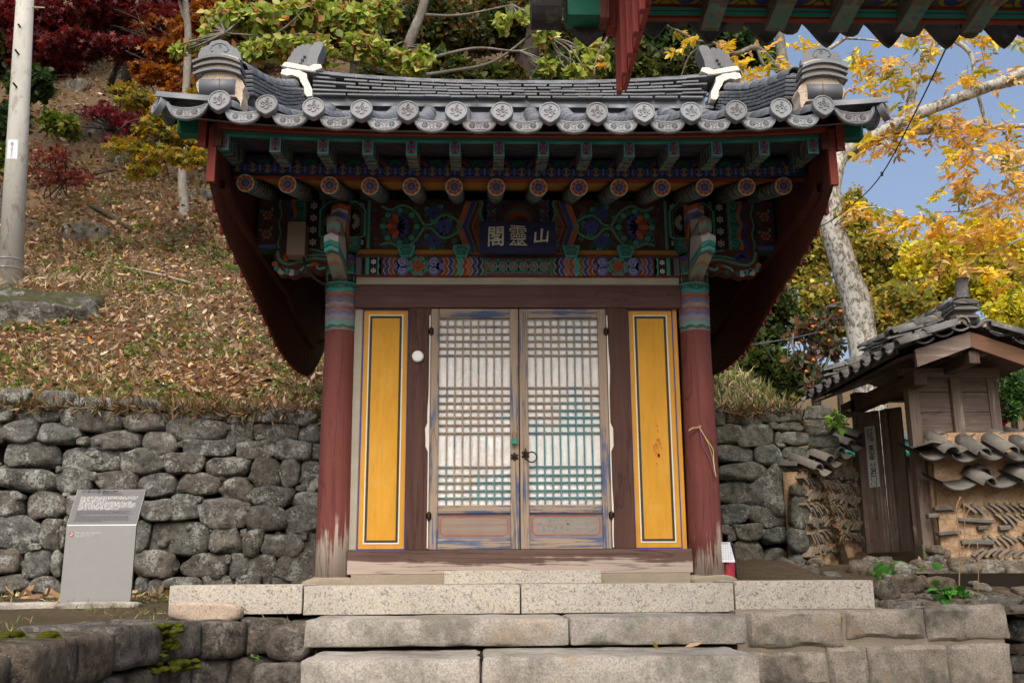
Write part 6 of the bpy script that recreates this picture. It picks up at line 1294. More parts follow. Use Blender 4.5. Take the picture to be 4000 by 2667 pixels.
for (a, b, y) in ((510, 520, 1.62), (860, 500, 1.62), (1160, 500, 1.62), (1420, 500, 1.62)):
    p = aty(*zF(a, b), y); put('concave_tile', ccv, ew, (p[0], y, p[2]-.03), (-.3, 1, .5), None, (1.2, .8, 1)); p = aty(*zF(a+220, b-60), y); put('barrel_tile', cbar, ew, (p[0]+.02, y-.02, p[2]-.06), (-.45, 1, .62), None, (1, .75, 1)); p = aty(*zF(a+100, b-110), y+.15); put('barrel_tile', cbar, ew, (p[0]+.1, y+.12, p[2]-.03), (-.1, 1, .4), None, (1, .6, 1))
q = MB(); q.prism([(3.66, 1.165), (3.72, 1.185), (3.86, 1.16), (3.97, 1.09), (4.04, 1.12), (4.0, 1.15), (3.88, 1.185), (3.72, 1.205)], lambda u, v, d: (u, d, v), 1.60, 1.9); q.ob('broken_tile', MT['oldtile3'], ew)
stones_px(ew, [(275,1090,430,1250),(450,1100,690,1240),(665,1115,900,1250),(900,1115,1080,1285),(530,1245,985,1375),(960,1290,1150,1480),(780,1385,1010,1530),(600,1385,780,1475),(1090,1115,1300,1290),(440,1230,560,1330)], 1.62, MT['rubble'], zF, .3, 4., .1, .004, 'stone', .03, 16)
stones_px(ew, [(290,990,420,1085),(330,1030,480,1100)], 1.75, MT['rubble'], zF, .2, 3., .15, 0., 'stone', .02, 17)
# dark wall between the stone wall and the gate
dw = thing('earth_wall', 'shadowed earth wall with herringbone roof tiles between stone wall and gate', 'earth wall', (3.3, 2.6, .1))
ang = math.atan2(1.0, 1.0); Mw = Matrix.Translation((2.80, 2.44, 0)) @ Matrix.Rotation(ang, 4, 'Z')
lump('earth_body', 0, .62, .0, .2, .0, 1.02, MT['earth'], dw, .04, 30, 40, 7., Mw); lump('earth_body', .6, 1.2, .005, .2, .0, 1.25, MT['earth'], dw, .04, 30, 40, 8., Mw)
for r_ in range(7):
    for k in range(21):
        u = .03+k*.055+rnd.uniform(-.01, .01); z = .30+r_*.125+rnd.uniform(-.012, .012); mir = 1 if r_ % 2 else -1
        if r_ == 0 and k > 9: continue
        p = Mw @ Vector((u-.172*mir, -.005, z-.22)); o = ob('tile_shard', rnd.choice(sh), dw, p, (0, R(rnd.uniform(-10, 10)), ang), (mir, 1, 1))
for k in range(5):
    u = .04+k*.25; z = .97+k*.10
    for j, (dy, dz) in enumerate(((-.16, 0), (.02, .05))):
        p = Mw @ Vector((u, dy, z+dz)); d = Mw.to_3x3() @ Vector((.1, 1, .45 if j == 0 else .1)); put('barrel_tile', cbar, dw, p+Vector((0, 0, .05)), d, None, (.9, .9, .8)); p2 = Mw @ Vector((u+.1, dy, z+dz)); put('concave_tile', ccv, dw, p2, d, None, (.7, .9, .8))
# loose tiles on the ground there
lt = thing('roof_tile', 'single grey barrel roof tile lying on the ground below the dark earth wall', 'roof tile', (2.45, 1.5, .06))
p = aty(*((2750+1210/3.36), 2050+640/3.36), 1.2); put('tile', barrel('tile', .075, .24, MT['oldtile3']), lt, (p[0], 1.2, .05), (-.25, 1, .35))
# ================================================================== eave of the neighbouring hall, overhead at upper right
nh = thing('neighbouring_eave', 'overhanging eave of a neighbouring hall with painted rafters at upper right', 'eave', (1.6, -3.6, 2.5))
XB = .36
MT['redb'] = m_wood('red_board', (.24, .045, .035), (.31, .065, .05), 2, .03, (.3, .2, .16), cracks=.25)
MT['raft2'] = m_wood('rafter_grey_paint', (.10, .10, .085), (.17, .155, .13), 1, .3, (.22, .19, .15))
ze = float(aty(3000, 105, -3.15)[2])
# wind boards: plane x = XB, level lower edge, square end towards the shrine
zlow = 2.115
for k in range(9):
    y1 = -3.10-k*.16; y0 = y1-.158; q = MB(); q.bx(XB-.010, XB+.010, y0, y1, zlow+.004*k, 3.1); q.ob('wind_board', MT['redb'], nh)
    q = MB(); q.bx(XB-.034, XB-.0105, y1-.02, y1+.018, zlow-.012, 3.1, .004); q.ob('batten', MT['redb'], nh)
q = MB(); q.bx(XB-.07, XB-.035, -3.14, -3.06, 2.40, 3.1); q.ob('bargeboard', MT['redb'], nh); q = MB(); q.bx(XB-.11, XB-.0705, -3.2, -3.10, 2.41, 3.1); q.ob('bargeboard', m_wood('barge_brown', (.14, .05, .035), (.2, .08, .05), 2, .1), nh)
pg0, pg1 = aty(2214, 82, -3.15), aty(2372, 0, -3.15); q = MB(); q.bx(pg0[0], XB-.11, -3.2, -3.08, pg0[2], 2.9); q.ob('lookout', MT['green'], nh)
MT['eavetile'] = m_tile('eave_tile', (.05, .052, .055), .4, .3, .75, .2)
ends = [(830, 150), (1145, 152), (1450, 158), (1770, 158), (2100, 160), (2420, 165), (2740, 168)]
for a, b in ends:
    p = aty(2100+a/1.238, b/1.238, -3.12); x, z = p[0], p[2]; q = MB(); w, h = .042, .05; L0, L1 = -3.12, -4.6
    q.v([(x+sx*w, y, z+.05+(-(y+3.12))*.13+sz*h) for y in (L0, L1) for sx, sz in ((-1, -1), (1, -1), (1, 1), (-1, 1))])
    for f_ in ((0, 1, 2, 3), (7, 6, 5, 4), (0, 4, 5, 1), (1, 5, 6, 2), (2, 6, 7, 3), (3, 7, 4, 0)): q.f(*f_)
    r_ = q.ob('rafter', MT['raft2'], nh)
    P_ = Paint(lambda u, v, L, x=x, z=z: (x+u, v, z-.0005+(-(v+3.12))*.13-.0006*L))
    P_.rect(-w*.9, -3.3, w*.9, -3.14, (.1, .2, .17), 1); r9 = random.Random(int(a))
    for k in range(30): P_.spiral(r9.uniform(-w*.7, w*.7), r9.uniform(-3.9, -3.15), .014, 1.2, r9.random()*6, .005, r9.choice([(.05, .22, .18), (.3, .09, .05), (.08, .1, .28), (.2, .16, .12)]), 2)
    P_.ob('painted_pattern', MT['paintworn'], r_)
xr = 4.2
def zq(py, Y): return float(aty(3000, py, Y)[2])
q = MB(); q.bx(XB+.02, xr, -3.17, -3.14, zq(38, -3.15)-.004, zq(30, -3.15), 0); q.ob('red_fascia', MT['redx'], nh)
for (a, b, mt) in ((52, 38, 'teal'), (56, 52, 'black'), (70, 56, 'teal')):
    q = MB(); q.bx(XB+.02, xr, -3.165, -3.135, zq(a, -3.15), zq(b, -3.15)); q.ob('fascia_line', MT[mt], nh)
q = MB(); q.bx(XB+.02, xr, -3.16, -3.13, zq(80, -3.15), zq(70, -3.15)); q.ob('red_fascia', MT['redx'], nh)
q = MB(); q.strip([[(x, y, z) for x in (XB, 1.2, 2.2, xr)] for y, z in ((-3.15, zq(30, -3.15)), (-4.6, zq(30, -3.15)+.2))]); q.ob('soffit', m_plain('painted_soffit', (.03, .07, .07), .8), nh)
P_ = Paint(lambda u, v, L: (u, v, zq(30, -3.15)+.2*(-(v+3.15)/1.45)-.001-.0007*L)); u = XB+.1; k = 0
while u < xr:
    for j in range(3):
        v = -3.22-j*.12; P_.arc(u, v, .05, .07, 0, math.pi*2, TEAL if j % 2 else (.3, .24, .03), 1, 14); P_.disc(u, v, .045, BLUE, 1, 12); P_.petal(u, v, 0, .0, .04, .04, ORG, 2); P_.disc(u+.085, v+.05, .025, (.3, .24, .03), 2, 8)
    u += .17; k += 1
P_.ob('painted_pattern', MT['paint'], nh, kind='stuff')
# tiles beyond: drip tiles and barrels seen from behind and below
tips = [(560, 190), (830, 213), (1105, 220), (1400, 230), (1700, 232), (1980, 238), (2260, 235), (2540, 240), (2820, 245)]
for a, b in tips:
    p = aty(2100+a/1.238, b/1.238, -2.97); q = MB(); w, hh_ = .125, .135
    U = [-1+.125*i for i in range(17)]
    q.prism([(u*w, -hh_*(.5+.5*math.cos(math.pi*min(1, abs(u)*1.0)))*(.55)-hh_*.45*(1-abs(u))) for u in U]+[(w*u, .10) for u in reversed(U)], lambda u, v, d, p=p: (p[0]+u, d, p[2]+hh_+v), -2.985, -2.962); q.ob('drip_tile', MT['eavetile'], nh)
    x2 = p[0]+.118; q = MB(); q.tube([(x2, -3.35, p[2]+.16), (x2, -2.95, p[2]+.115)], .055, 12); q.ob('barrel_tile', MT['eavetile'], nh, True)
q = MB(); q.strip([[(x, y, z) for x in (XB-.25, 1., 2., xr)] for y, z in ((-2.96, zq(85, -2.97)+.03), (-3.3, zq(85, -2.97)+.10), (-4.7, 3.2), (-5.4, 3.6))]); q.ob('roof_slope', MT['eavetile'], nh)
for a, b, Y in ((2300, 160, -3.1), (2165, 110, -3.2)):
    p = aty(a, b, Y); q = MB(); U = [-1+.2*i for i in range(11)]; w = .105; q.prism([(u*w, -(1-u*u)**.8*.10) for u in U]+[(w, .3), (-w, .3)], lambda u, v, d: (d, Y+u, p[2]+.10+v), p[0]-.1, p[0]+.03) if a < 2200 else q.prism([(u*w, -(1-abs(u))*.10) for u in U]+[(w, .4), (-w, .4)], lambda u, v, d: (p[0]+u, d, p[2]+.10+v), -3.1, -3.04); q.ob('verge_tile', MT['eavetile'], nh)
# ================================================================== cables
cb1 = thing('cable', 'thin black cable slanting from the overhead eave down to the shrine gable', 'cable', (2, -1.5, 2.5))
P = [Vector(aty(3735, 105, -3.0)), Vector(aty(3590, 410, -2.2)), Vector(aty(3445, 680, -1.4)), Vector(aty(3330, 800, -.8)), Vector(aty(3200, 885, -.35)), Vector(aty(3075, 885, -.17))]
q = MB(); q.tube(bez(P, 8), .0038, 6); q.ob('wire', m_plain('cable_black', (.02, .02, .022), .6), cb1, True)
p = P[2]; q = MB(); q.tube([p+Vector((0, 0, .012)), p+Vector((0, 0, -.012))], .008, 6); q.ob('clip', bpy.data.materials['cable_black'], cb1)
cb2 = thing('cable', 'faint thin wire stretched behind the shrine toward the lichen covered tree', 'cable', (4, 5, 3))
q = MB(); q.tube([Vector(aty(2870, 1358, 6.)), Vector(aty(3100, 1320, 6.)), Vector(aty(3345, 1262, 6.))], .006, 5); q.ob('wire', m_plain('wire_blue', (.12, .15, .19), .6), cb2, True)
# ================================================================== information board
ib = thing('information_board', 'grey bent steel information board with Korean and English text before the stone wall', 'sign', (-3.0, .3, -.13))
MT['steel'] = m_plain('brushed_steel', (.33, .34, .345), .42, .06, 2., .4, .02, .55)
xl, xr_ = -3.262, -2.765
A0 = Vector(atx(235, 2362, xl)); A0 = Vector((xl, .3, -.14)); zk = .425
d = atx(305, 1912, xl+.012); yk, zk_t = float(d[1]), float(d[2])
zk_t = min(zk_t, .80); 
def bd(u, t):      # u 0..1 across, t 0..1 lower, 1..2 upper sheet
    x = lerp(xl, xr_, u)
    if t <= 1: return Vector((x, .3, lerp(-.14, zk, t)))
    return Vector((x+.01*(t-1), lerp(.3, yk, t-1), lerp(zk, zk_t, t-1)))
q = MB(); q.strip([[bd(0, t), bd(1, t)] for t in (0, .5, .97, 1, 1.03, 1.5, 2)]); q.strip([[bd(0, t)+Vector((0, .022, -.006)), bd(1, t)+Vector((0, .022, -.006))] for t in (0, .5, .97, 1, 1.03, 1.5, 2)])
for u in (0, 1): q.strip([[bd(u, t), bd(u, t)+Vector((0, .022, -.006))] for t in (0, .5, 1, 1.5, 2)])
q.strip([[bd(0, 2), bd(1, 2)], [bd(0, 2)+Vector((0, .022, -.006)), bd(1, 2)+Vector((0, .022, -.006))]]); q.ob('panel', MT['steel'], ib)
q = MB(); q.strip([[bd(u, t)+Vector((0, -.0008, .0006)) for u in (.004, .996)] for t in (1.03, 1.5, 1.995)]); q.ob('darkened_sheet', m_plain('darkened_steel', (.125, .13, .137), .5, .06, 3., .3, .02), ib)  # added sheet of the same steel, darkened to counter the skylight on it
nrm2 = (bd(0, 2)-bd(0, 1)).cross(Vector((1, 0, 0))).normalized(); nrm2 = nrm2 if nrm2.y < 0 else -nrm2
hU = (bd(0, 2)-bd(0, 1)).length
def onboard(u, v): return bd(u, 1)+(bd(u, 2)-bd(u, 1))*v+nrm2*.0028
MT['wtxt'] = m_plain('white_print', (.6, .62, .62), .7, .02); MT['dtxt'] = m_plain('dark_print', (.045, .05, .055), .7, .05)
def line(s_, u, v, size, mat, bold=.0, xs_=1.): 
    return text(s_, size, mat, ib, lambda a, b: onboard(u+a/(xr_-xl), v+b/hU), 'text_line', bold, 'LEFT', xs_)
line('파계사산령각 |', .075, .90, .030, MT['dtxt'], .001, .95)
line('把溪寺山靈閣', .38, .92, .018, MT['dtxt'], .002); line('Sanryeonggak', .38, .893, .012, MT['dtxt']); line('대구광역시 문화재자료 제9호', .38, .865, .011, MT['dtxt']); line('Daegu Cultural Heritage Material No. 9', .38, .838, .0095, MT['dtxt'])
for k, s_ in enumerate(KO): line(s_, .085, .755-k*.046, .0165, MT['wtxt'], .0012, .425/(.0165*.86*len(s_)) if k in (0, 3, 4, 5) else .80)
for k, s_ in enumerate(EN): line(s_, .085, .375-k*.034, .0128, MT['dtxt'], 0., .88)
def low(u, z): return Vector((lerp(xl, xr_, u), .2985, z))
text('문화재 보호와 쾌적한 환경을 위하여', .016, MT['wtxt'], ib, lambda a, b: low(.125, .365)+Vector((a, 0, b)), 'text_line', .001, 'LEFT', .72)
text('금연을 실시하고 있습니다.', .016, MT['wtxt'], ib, lambda a, b: low(.125, .345)+Vector((a, 0, b)), 'text_line', .001, 'LEFT', .72)
c = low(.08, .364); q = MB(); q.tube([c+Vector((.014*math.cos(a), 0, .014*math.sin(a))) for a in [2*math.pi*k/20 for k in range(21)]], .0024, 5, False); q.tube([c+Vector((-.01, 0, .01)), c+Vector((.01, 0, -.01))], .002, 5); q.ob('no_smoking_mark', m_plain('sign_red', (.45, .03, .03), .6), ib)
q = MB(); q.prism([(c.x+.013*math.cos(a), c.z+.013*math.sin(a)) for a in [2*math.pi*k/16 for k in range(16)]], lambda u, v, d: (u, d, v), .2988, .2995); q.ob('mark_field', MT['wtxt'], ib)
q = MB(); q.box((c.x-.001, .298, c.z-.001), (.015, .001, .003)); q.ob('cigarette', MT['dtxt'], ib)
# ---- stones in the grass in front of it
for (nm, lab, x0, x1, y0, d_, z) in (('flat_stone', 'flat pale granite kerb stone at the foot of the information board', 215, 530, 2356, .16, .05), ('flat_stone', 'long flat granite slab in the grass at the left edge of the frame', -60, 205, 2366, .16, .05)):
    p0, p1 = aty(x0, y0+28, .05), aty(x1, y0+28, .05); t_ = stone_mesh(nm, (p1[0]-p0[0], .22, .075), MT['step'], int(x1), 7., .12, 6, .05)
    ob(nm, t_, None, ((p0[0]+p1[0])/2, .12, gterr(0, .1)+.0), (0, 0, R(3)), None, label=lab, category='stone')
p0, p1 = aty(652, 2380, -.98), aty(950, 2385, -.98); t_ = stone_mesh('granite_roller', (p1[0]-p0[0], .16, .115), m_granite('pink_granite', (.48, .39, .31), (.3, .24, .19), .6, .2), 77, 4., .05, 6, .05)
ob('granite_roller', t_, None, ((p0[0]+p1[0])/2, -.97, -.145), (0, R(1), R(-4)), None, label='rounded pinkish granite block lying against the left end of the platform', category='stone')
# ================================================================== concrete pole
B = hit(38, 1108)
po = thing('utility_pole', 'leaning grey concrete utility pole with a white number sticker on the hillside', 'pole', B)
T = B+Vector(((aty(98, 0, B.y)-aty(38, 1108, B.y))[0], 0, float((aty(98, 0, B.y)-aty(38, 1108, B.y))[2])))
D_ = (T-B); top = B+D_*1.25; rb_ = 48/F*(B.y-CAMP[1])*1.0; 
def m_concrete():
    t = NT('pole_concrete', .9, .2); a = t.noise(3, 5, .6, t.map((1, 1, .3))); b = t.noise(40, 5, .7); r_ = t.ramp(t.noise(1., 3, .5, t.map((2, 2, 14)), 1.), [(.6, 0.), (.66, .5)])
    k = t.mix(t.ramp(a, [(.3, 0.), (.7, 1.)]), (.32, .325, .30), (.45, .455, .42)); k = t.mix(r_, k, (.45, .45, .42)); k = t.mix(t.math('MULTIPLY', t.ramp(t.noise(7, 5, .7, t.map((1, 1, .4))), [(.55, 0.), (.62, 1.)]), .5), k, (.16, .125, .085)); return t.done(k, b, .4, .01)
q = MB(); q.tube([B-D_*.05, B+D_*.5, top], [rb_, rb_*.86, rb_*.68], 28); q.ob('shaft', m_concrete(), po, True)
def polept(t_, a, rr_=1.012):
    c = B+D_*t_; r_ = rb_*(1-.28*t_)*rr_; return c+Vector((math.sin(a)*r_, -math.cos(a)*r_, 0))
q = MB(); q.strip([[polept(t_, a) for a in [-.55+1.05*i/10 for i in range(11)]] for t_ in (.408, .475)]); q.ob('sticker', m_plain('sticker_white', (.66, .7, .74), .6, .03), po)
for k, (s_, w_) in enumerate((('8', .3), ('8439E', .9), ('2 21', .6), ('360', .5), ('36', .4), ('R 2', .5))):
    text(s_, .075 if k else .04, MT['dtxt'], po, lambda a, b, k=k: polept(.465-.0105*k+b/D_.length, -.02+a*2.0/ (rb_*7.0), 1.02), 'digits', .004 if k else 0.)
for t_ in (.045, .075):
    q = MB(); q.tube([polept(t_, a, 1.015) for a in [2*math.pi*i/24 for i in range(25)]], .012, 6, False); q.ob('steel_band', m_plain('band_steel_%d' % int(t_*1000), (.45, .45, .46), .35, .1, 9., .5, .05, .8), po)
for t_, L_ in ((.66, .1), (.78, .1), (.88, .05)):
    p = polept(t_, .1, .98); q = MB(); q.tube([p, p+Vector((-.02, -L_, .03))], .016, 6); q.ob('step_bolt', MT['iron'], po)
p = polept(.97, 1.4, .9); q = MB(); q.tube([p, p+Vector((.22, 0, -.01))], .012, 6); q.ob('step_bolt', MT['greystrip'], po)
p = polept(.06, -1.6, 1.); q = MB(); q.bx(p.x-.16, p.x+.02, p.y-.12, p.y+.1, p.z-.22, p.z+.13, .01); q.ob('meter_box', m_plain('box_grey', (.55, .57, .55), .5, .05), po)
# ================================================================== boulder and rocks on the slope
def rock(px, py, w_px, h_px, name, lab, mat, seed, k=3., dep=1., amp=.16, sink=.25, rot=(0, 0, 0), cat='boulder', n=9):
    p = hit(px, py); s_ = (p.y-CAMP[1])/F; m_ = stone_mesh(name, (w_px*s_, w_px*s_*dep*.6, h_px*s_*(1+sink)), mat, seed, k, amp, n, .25)
    return ob(name, m_, None, (p.x, p.y+.1, p.z+h_px*s_*(.35 if name != 'rock' else .12)), rot, None, label=lab, category=cat)
rock(90, 1245, 520, 115, 'mossy_boulder', 'large flat moss topped boulder at the foot of the concrete pole', MT['mossrock'], 47, 9., 1.4, .3, .1, (R(24), R(2), R(8)), n=14)
R_ = [(330, 935, 190, 90, 'pale grey rock bedded in leaves right of the pole'), (780, 775, 150, 50, 'flat grey rock beside the slender tree trunk'), (420, 530, 180, 110, 'broad grey rock under the yellow maple'), (290, 345, 110, 60, 'dark angular rock high on the slope near the pole'), (470, 310, 90, 50, 'small dark rock below the black maple trunk'), (490, 640, 110, 70, 'grey rock low among yellow maple leaves'), (90, 1395-500, 130, 50, 'brown mossy rock just right of the pole'), (760, 1245, 70, 40, 'small grey stone in the leaf litter near the shrine gable'), (560, 700, 60, 30, 'small pale stone on the upper slope'), (3040, 1565, 60, 36, 'pale stone on top of the right stone wall'), (20, 850, 90, 200, 'mossy yellow green rock face left of the pole')]
for i, (a, b, w, h, lab) in enumerate(R_): rock(a, b, w, h, 'rock', lab, MT['rock'], 200+i, 3.2, 1., .2, .3, (0, 0, R(rnd.uniform(-30, 30))), 'rock', 6)
a, b = hit(470, 1047), hit(805, 1127)
fp_ = thing('fallen_pole', 'thin pale fallen stick lying aslant on the leafy slope', 'stick', a)
q = MB(); q.tube([a+Vector((0, 0, .03)), a.lerp(b, .5)+Vector((0, 0, .05)), b+Vector((0, 0, .02))], [.018, .017, .012], 6); q.ob('stick', m_bark('pale_stick', (.28, .24, .19), (.4, .36, .3)), fp_, True)
a, b = hit(320, 790), hit(540, 910)
lg = thing('fallen_branch', 'dark mossy fallen branch half buried in leaf litter', 'branch', a)
q = MB(); q.tube(bez([a, a.lerp(b, .35)+Vector((.05, 0, .02)), a.lerp(b, .7)+Vector((-.05, .1, .05)), b], 4), [.05, .05, .05, .055, .055, .055, .05, .045, .045, .04, .04, .035, .03], 7); q.ob('limb', m_bark('dark_branch', (.03, .024, .016), (.075, .06, .035), .3, (.07, .08, .03)), lg, True)
# ================================================================== extinguisher with inspection sheet behind the right column
fe = thing('fire_extinguisher', 'red fire extinguisher with a white inspection sheet behind the right column', 'fire extinguisher', (1.46, .05, 0))
q = MB(); q.tube([(1.452, .02, z) for z in (.0, .01, .12, .15, .165)], [.045, .05, .05, .045, .02], 18); q.ob('cylinder', m_plain('extinguisher_red', (.42, .03, .06), .35, .1, 6., .5), fe, True)
q = MB(); q.tube([(1.44, .02, .16), (1.44, .02, .26), (1.475, .02, .285), (1.50, .02, .25), (1.505, .02, .1), (1.505, .02, .03)], .009, 7); q.ob('hose', m_plain('hose_black', (.015, .016, .02), .5, .1), fe, True)
q = MB(); q.v([(1.385, -.075, .27), (1.455, -.075, .27), (1.485, -.075, .135), (1.385, -.075, .135)]); q.f(0, 1, 2, 3); q.ob('sheet', m_plain('sheet_white', (.75, .79, .86), .7, .02), fe)
q = MB()
for k in range(9): q.box((1.43, -.0765, .155+k*.0125), (.08-.001*k, .0006, .0012))
for k in range(4): q.box((1.405+k*.017, -.0765, .2), (.0012, .0006, .11))
q.box((1.42, -.0768, .262), (.05, .0006, .006)); q.ob('ruled_lines', m_plain('sheet_ink', (.2, .22, .3), .8, .05), fe, kind='stuff')
q = MB(); q.tube([(1.5, .1, .0), (1.5, .1, .02), (1.5, .1, .025)], [.045, .045, .03], 16); q.ob('base_ring', bpy.data.materials['hose_black'], fe, True)
# ---- far hall glimpsed between stone wall and gate
fh = thing('far_hall', 'dark teal painted eave of a far hall glimpsed between stone wall and gate', 'hall', (5.2, 9, 0))
q = MB(); q.bx(5.3, 7.0, 9, 11, -.5, 2.2); q.ob('wall', m_plain('hall_wall', (.05, .035, .03), .9), fh); q = MB(); q.bx(5.1, 7.2, 8.6, 8.75, 1.95, 2.15); q.ob('fascia', MT['teal'], fh)
q = MB(); q.strip([[(5.0, 8.5, 2.15), (7.3, 8.5, 2.15)], [(5.0, 10, 2.5), (7.3, 10, 2.5)], [(5.0, 11.5, 2.15), (7.3, 11.5, 2.15)]]); q.ob('roof', MT['oldtile'], fh)
for k in range(12): q = MB(); q.tube([(5.1+k*.18, 8.6, 1.9), (5.1+k*.18, 9, 2.1)], .05, 8); q.ob('rafter', MT['green'], fh, True)
# ================================================================== vegetation
rg = np.random.default_rng(5)
TPL = {
 'rhomb': (np.array([(0, 0, 0), (.45, .34, .05), (1, 0, -.06), (.5, -.34, .05)]), [(0, 1, 2, 3)]),
 'ovate': (np.array([(0, 0, 0), (.22, .30, .05), (.55, .33, .06), (1, 0, -.1), (.55, -.33, .06), (.22, -.30, .05)]), [(0, 1, 2, 3), (0, 3, 4, 5)]),
 'lance': (np.array([(0, 0, 0), (.25, .13, .04), (.6, .15, .03), (1, 0, -.12), (.6, -.15, .03), (.25, -.13, .04)]), [(0, 1, 2, 3), (0, 3, 4, 5)]),
 'curl': (np.array([(0, 0, .05), (.3, .2, .17), (.65, .18, .15), (1, 0, .12), (.65, -.16, .02), (.3, -.2, 0)]), [(0, 1, 2, 3), (0, 3, 4, 5)]),
 'blade': (np.array([(0, .025, 0), (0, -.025, 0), (.55, -.02, .0), (1, 0, -.15)]), [(0, 1, 2, 3)]),
}
_a = [R(d) for d in (-90-65, -60-65, -25-45, -10-35, 0)]
_st = []
for i in range(11):
    an = math.pi*2*(i/10)+math.pi/10*0; rr_ = (1.0 if i % 2 == 0 else .36); _st.append((rr_*math.cos(an)*.55+.45*0, rr_*math.sin(an)*.55, -.12 if i % 2 == 0 else .02))
TPL['maple'] = (np.array([(0, 0, .03)]+_st[:10]), [(0, 1+2*k, 2+2*k, 1+(2*k+2) % 10) for k in range(5)])
def leafarr(C, size, cols, tpl, up=.5, dirs=None, asp=1.):
    """C (n,3) base points -> vertex and face arrays of n leaves"""
    n = len(C); V, Fq = TPL[tpl]; N = rg.normal(size=(n, 3)); N[:, 2] += up*2.2; N /= np.linalg.norm(N, axis=1)[:, None]
    T = rg.normal(size=(n, 3)) if dirs is None else dirs+rg.normal(size=(n, 3))*.25
    if dirs is None: T[:, 2] -= .35
    T -= N*(T*N).sum(1)[:, None]; T /= np.linalg.norm(T, axis=1)[:, None]+1e-9; B_ = np.cross(N, T)
    s_ = np.broadcast_to(np.asarray(size, float), (n,))[:, None, None]
    P = C[:, None, :]+s_*(V[None, :, 0:1]*T[:, None, :]+asp*V[None, :, 1:2]*B_[:, None, :]+V[None, :, 2:3]*N[:, None, :])
    m_ = len(V); Fa = (np.array(Fq)[None]+(np.arange(n)*m_)[:, None, None]).reshape(-1, 4)
    return P.reshape(-1, 3), Fa, np.repeat(cols, m_, 0)
def pick(cols, n, var=.25):
    c = np.array(cols)[rg.integers(0, len(cols), n)]; return np.clip(c*(1+rg.normal(size=(n, 1))*var), .004, .9)
def blobpts(c, r, n, shell=.55, clump=0):
    """points in an ellipsoid, denser toward the surface and gathered in clumps"""
    if clump:
        k = max(3, n//clump); cc = blobpts(c, np.array(r)*.86, k, shell); i = rg.integers(0, k, n); sp = np.array(r)*(.30 if k > 10 else .4)
        return cc[i]+rg.normal(size=(n, 3))*sp*.42
    d = rg.normal(size=(n, 3)); d /= np.linalg.norm(d, axis=1)[:, None]; q = (shell+(1-shell)*rg.random(n))[:, None]**(1.)*(.35+.65*rg.random((n, 1))**.4)
    return np.array(c)+d*q*np.array(r)
ML = m_leaf('leaf_thin', .38); MLd = m_leaf('leaf_glossy', .22, .42); MLit = m_leaf('leaf_litter', .1, .85)
MB_ = {'dark': m_bark('bark_dark', (.022, .018, .014), (.06, .05, .04)), 'grey': m_bark('bark_grey', (.10, .09, .075), (.19, .175, .15), .25, (.26, .27, .25)), 'lichen': m_bark('bark_lichen', (.085, .072, .056), (.19, .165, .13), .75, (.56, .57, .53)), 'pale': m_bark('bark_pale', (.19, .17, .14), (.30, .275, .235), .3, (.36, .36, .33))}
def bz(px, py, Y, rx, ry, dep=.8):
    p = aty(px, py, Y); s_ = (Y-CAMP[1])/F; return p, np.array((rx*s_, (rx+ry)/2*s_*dep, ry*s_))
def tree(name, label, cat, base, limbs, blobs, nl, size, cols, tpl, bark, group=None, mat=None, up=.35, clump=26, twigs=True, var=.25, asp=1.):
    """limbs: list of (points, r0, r1); blobs: (px,py,Y,rx,ry,share); part names: trunk, crown"""
    t = thing(name, label, cat, base, group); tk = MB()
    for P, r0, r1 in limbs:
        c = bez([Vector(p) for p in P], 6); k = len(c); tk.tube(c, [lerp(r0, r1, (i/(k-1))**.8)*(1+.12*mn.noise((i*.7, r0*50, 0))) for i in range(k)], 9 if r0 > .05 else 6)
    Ls = []; tot = sum(b[5] for b in blobs)
    ends = [Vector(P[-1]) for P, _, _ in limbs]+[Vector(P[len(P)//2]) for P, _, _ in limbs]
    for b in blobs:
        c, r = bz(*b[:5]); n = int(nl*b[5]/tot); Ls.append(blobpts(c, r, n, .5, clump))
        if twigs and ends:
            e = min(ends, key=lambda q_: (q_-Vector(c)).length)
            for j in range(5):
                tgt = Vector(c)+Vector([rg.normal()*r[i]*.55 for i in range(3)]); mid = e.lerp(tgt, .55)+Vector([rg.normal()*.08*(tgt-e).length for _ in range(3)])
                tk.tube(bez([e, mid, tgt], 4), [lerp(.022, .005, i/8) for i in range(9)], 5)
    if tk.V: tk.ob('trunk', bark, t, True)
    C = np.concatenate(Ls); n = len(C); cl_ = pick(cols, n, var)
    P, Fa, cc = leafarr(C, size*(.65+.7*rg.random(n)), cl_, tpl, up, None, asp); P = P-np.array(woff(t))
    o = bpy.data.objects.new('crown', fastmesh('crown', P, Fa, mat or ML, cc)); link(o, t); return t
def Pt(px, py, Y): return Vector(aty(px, py, Y))
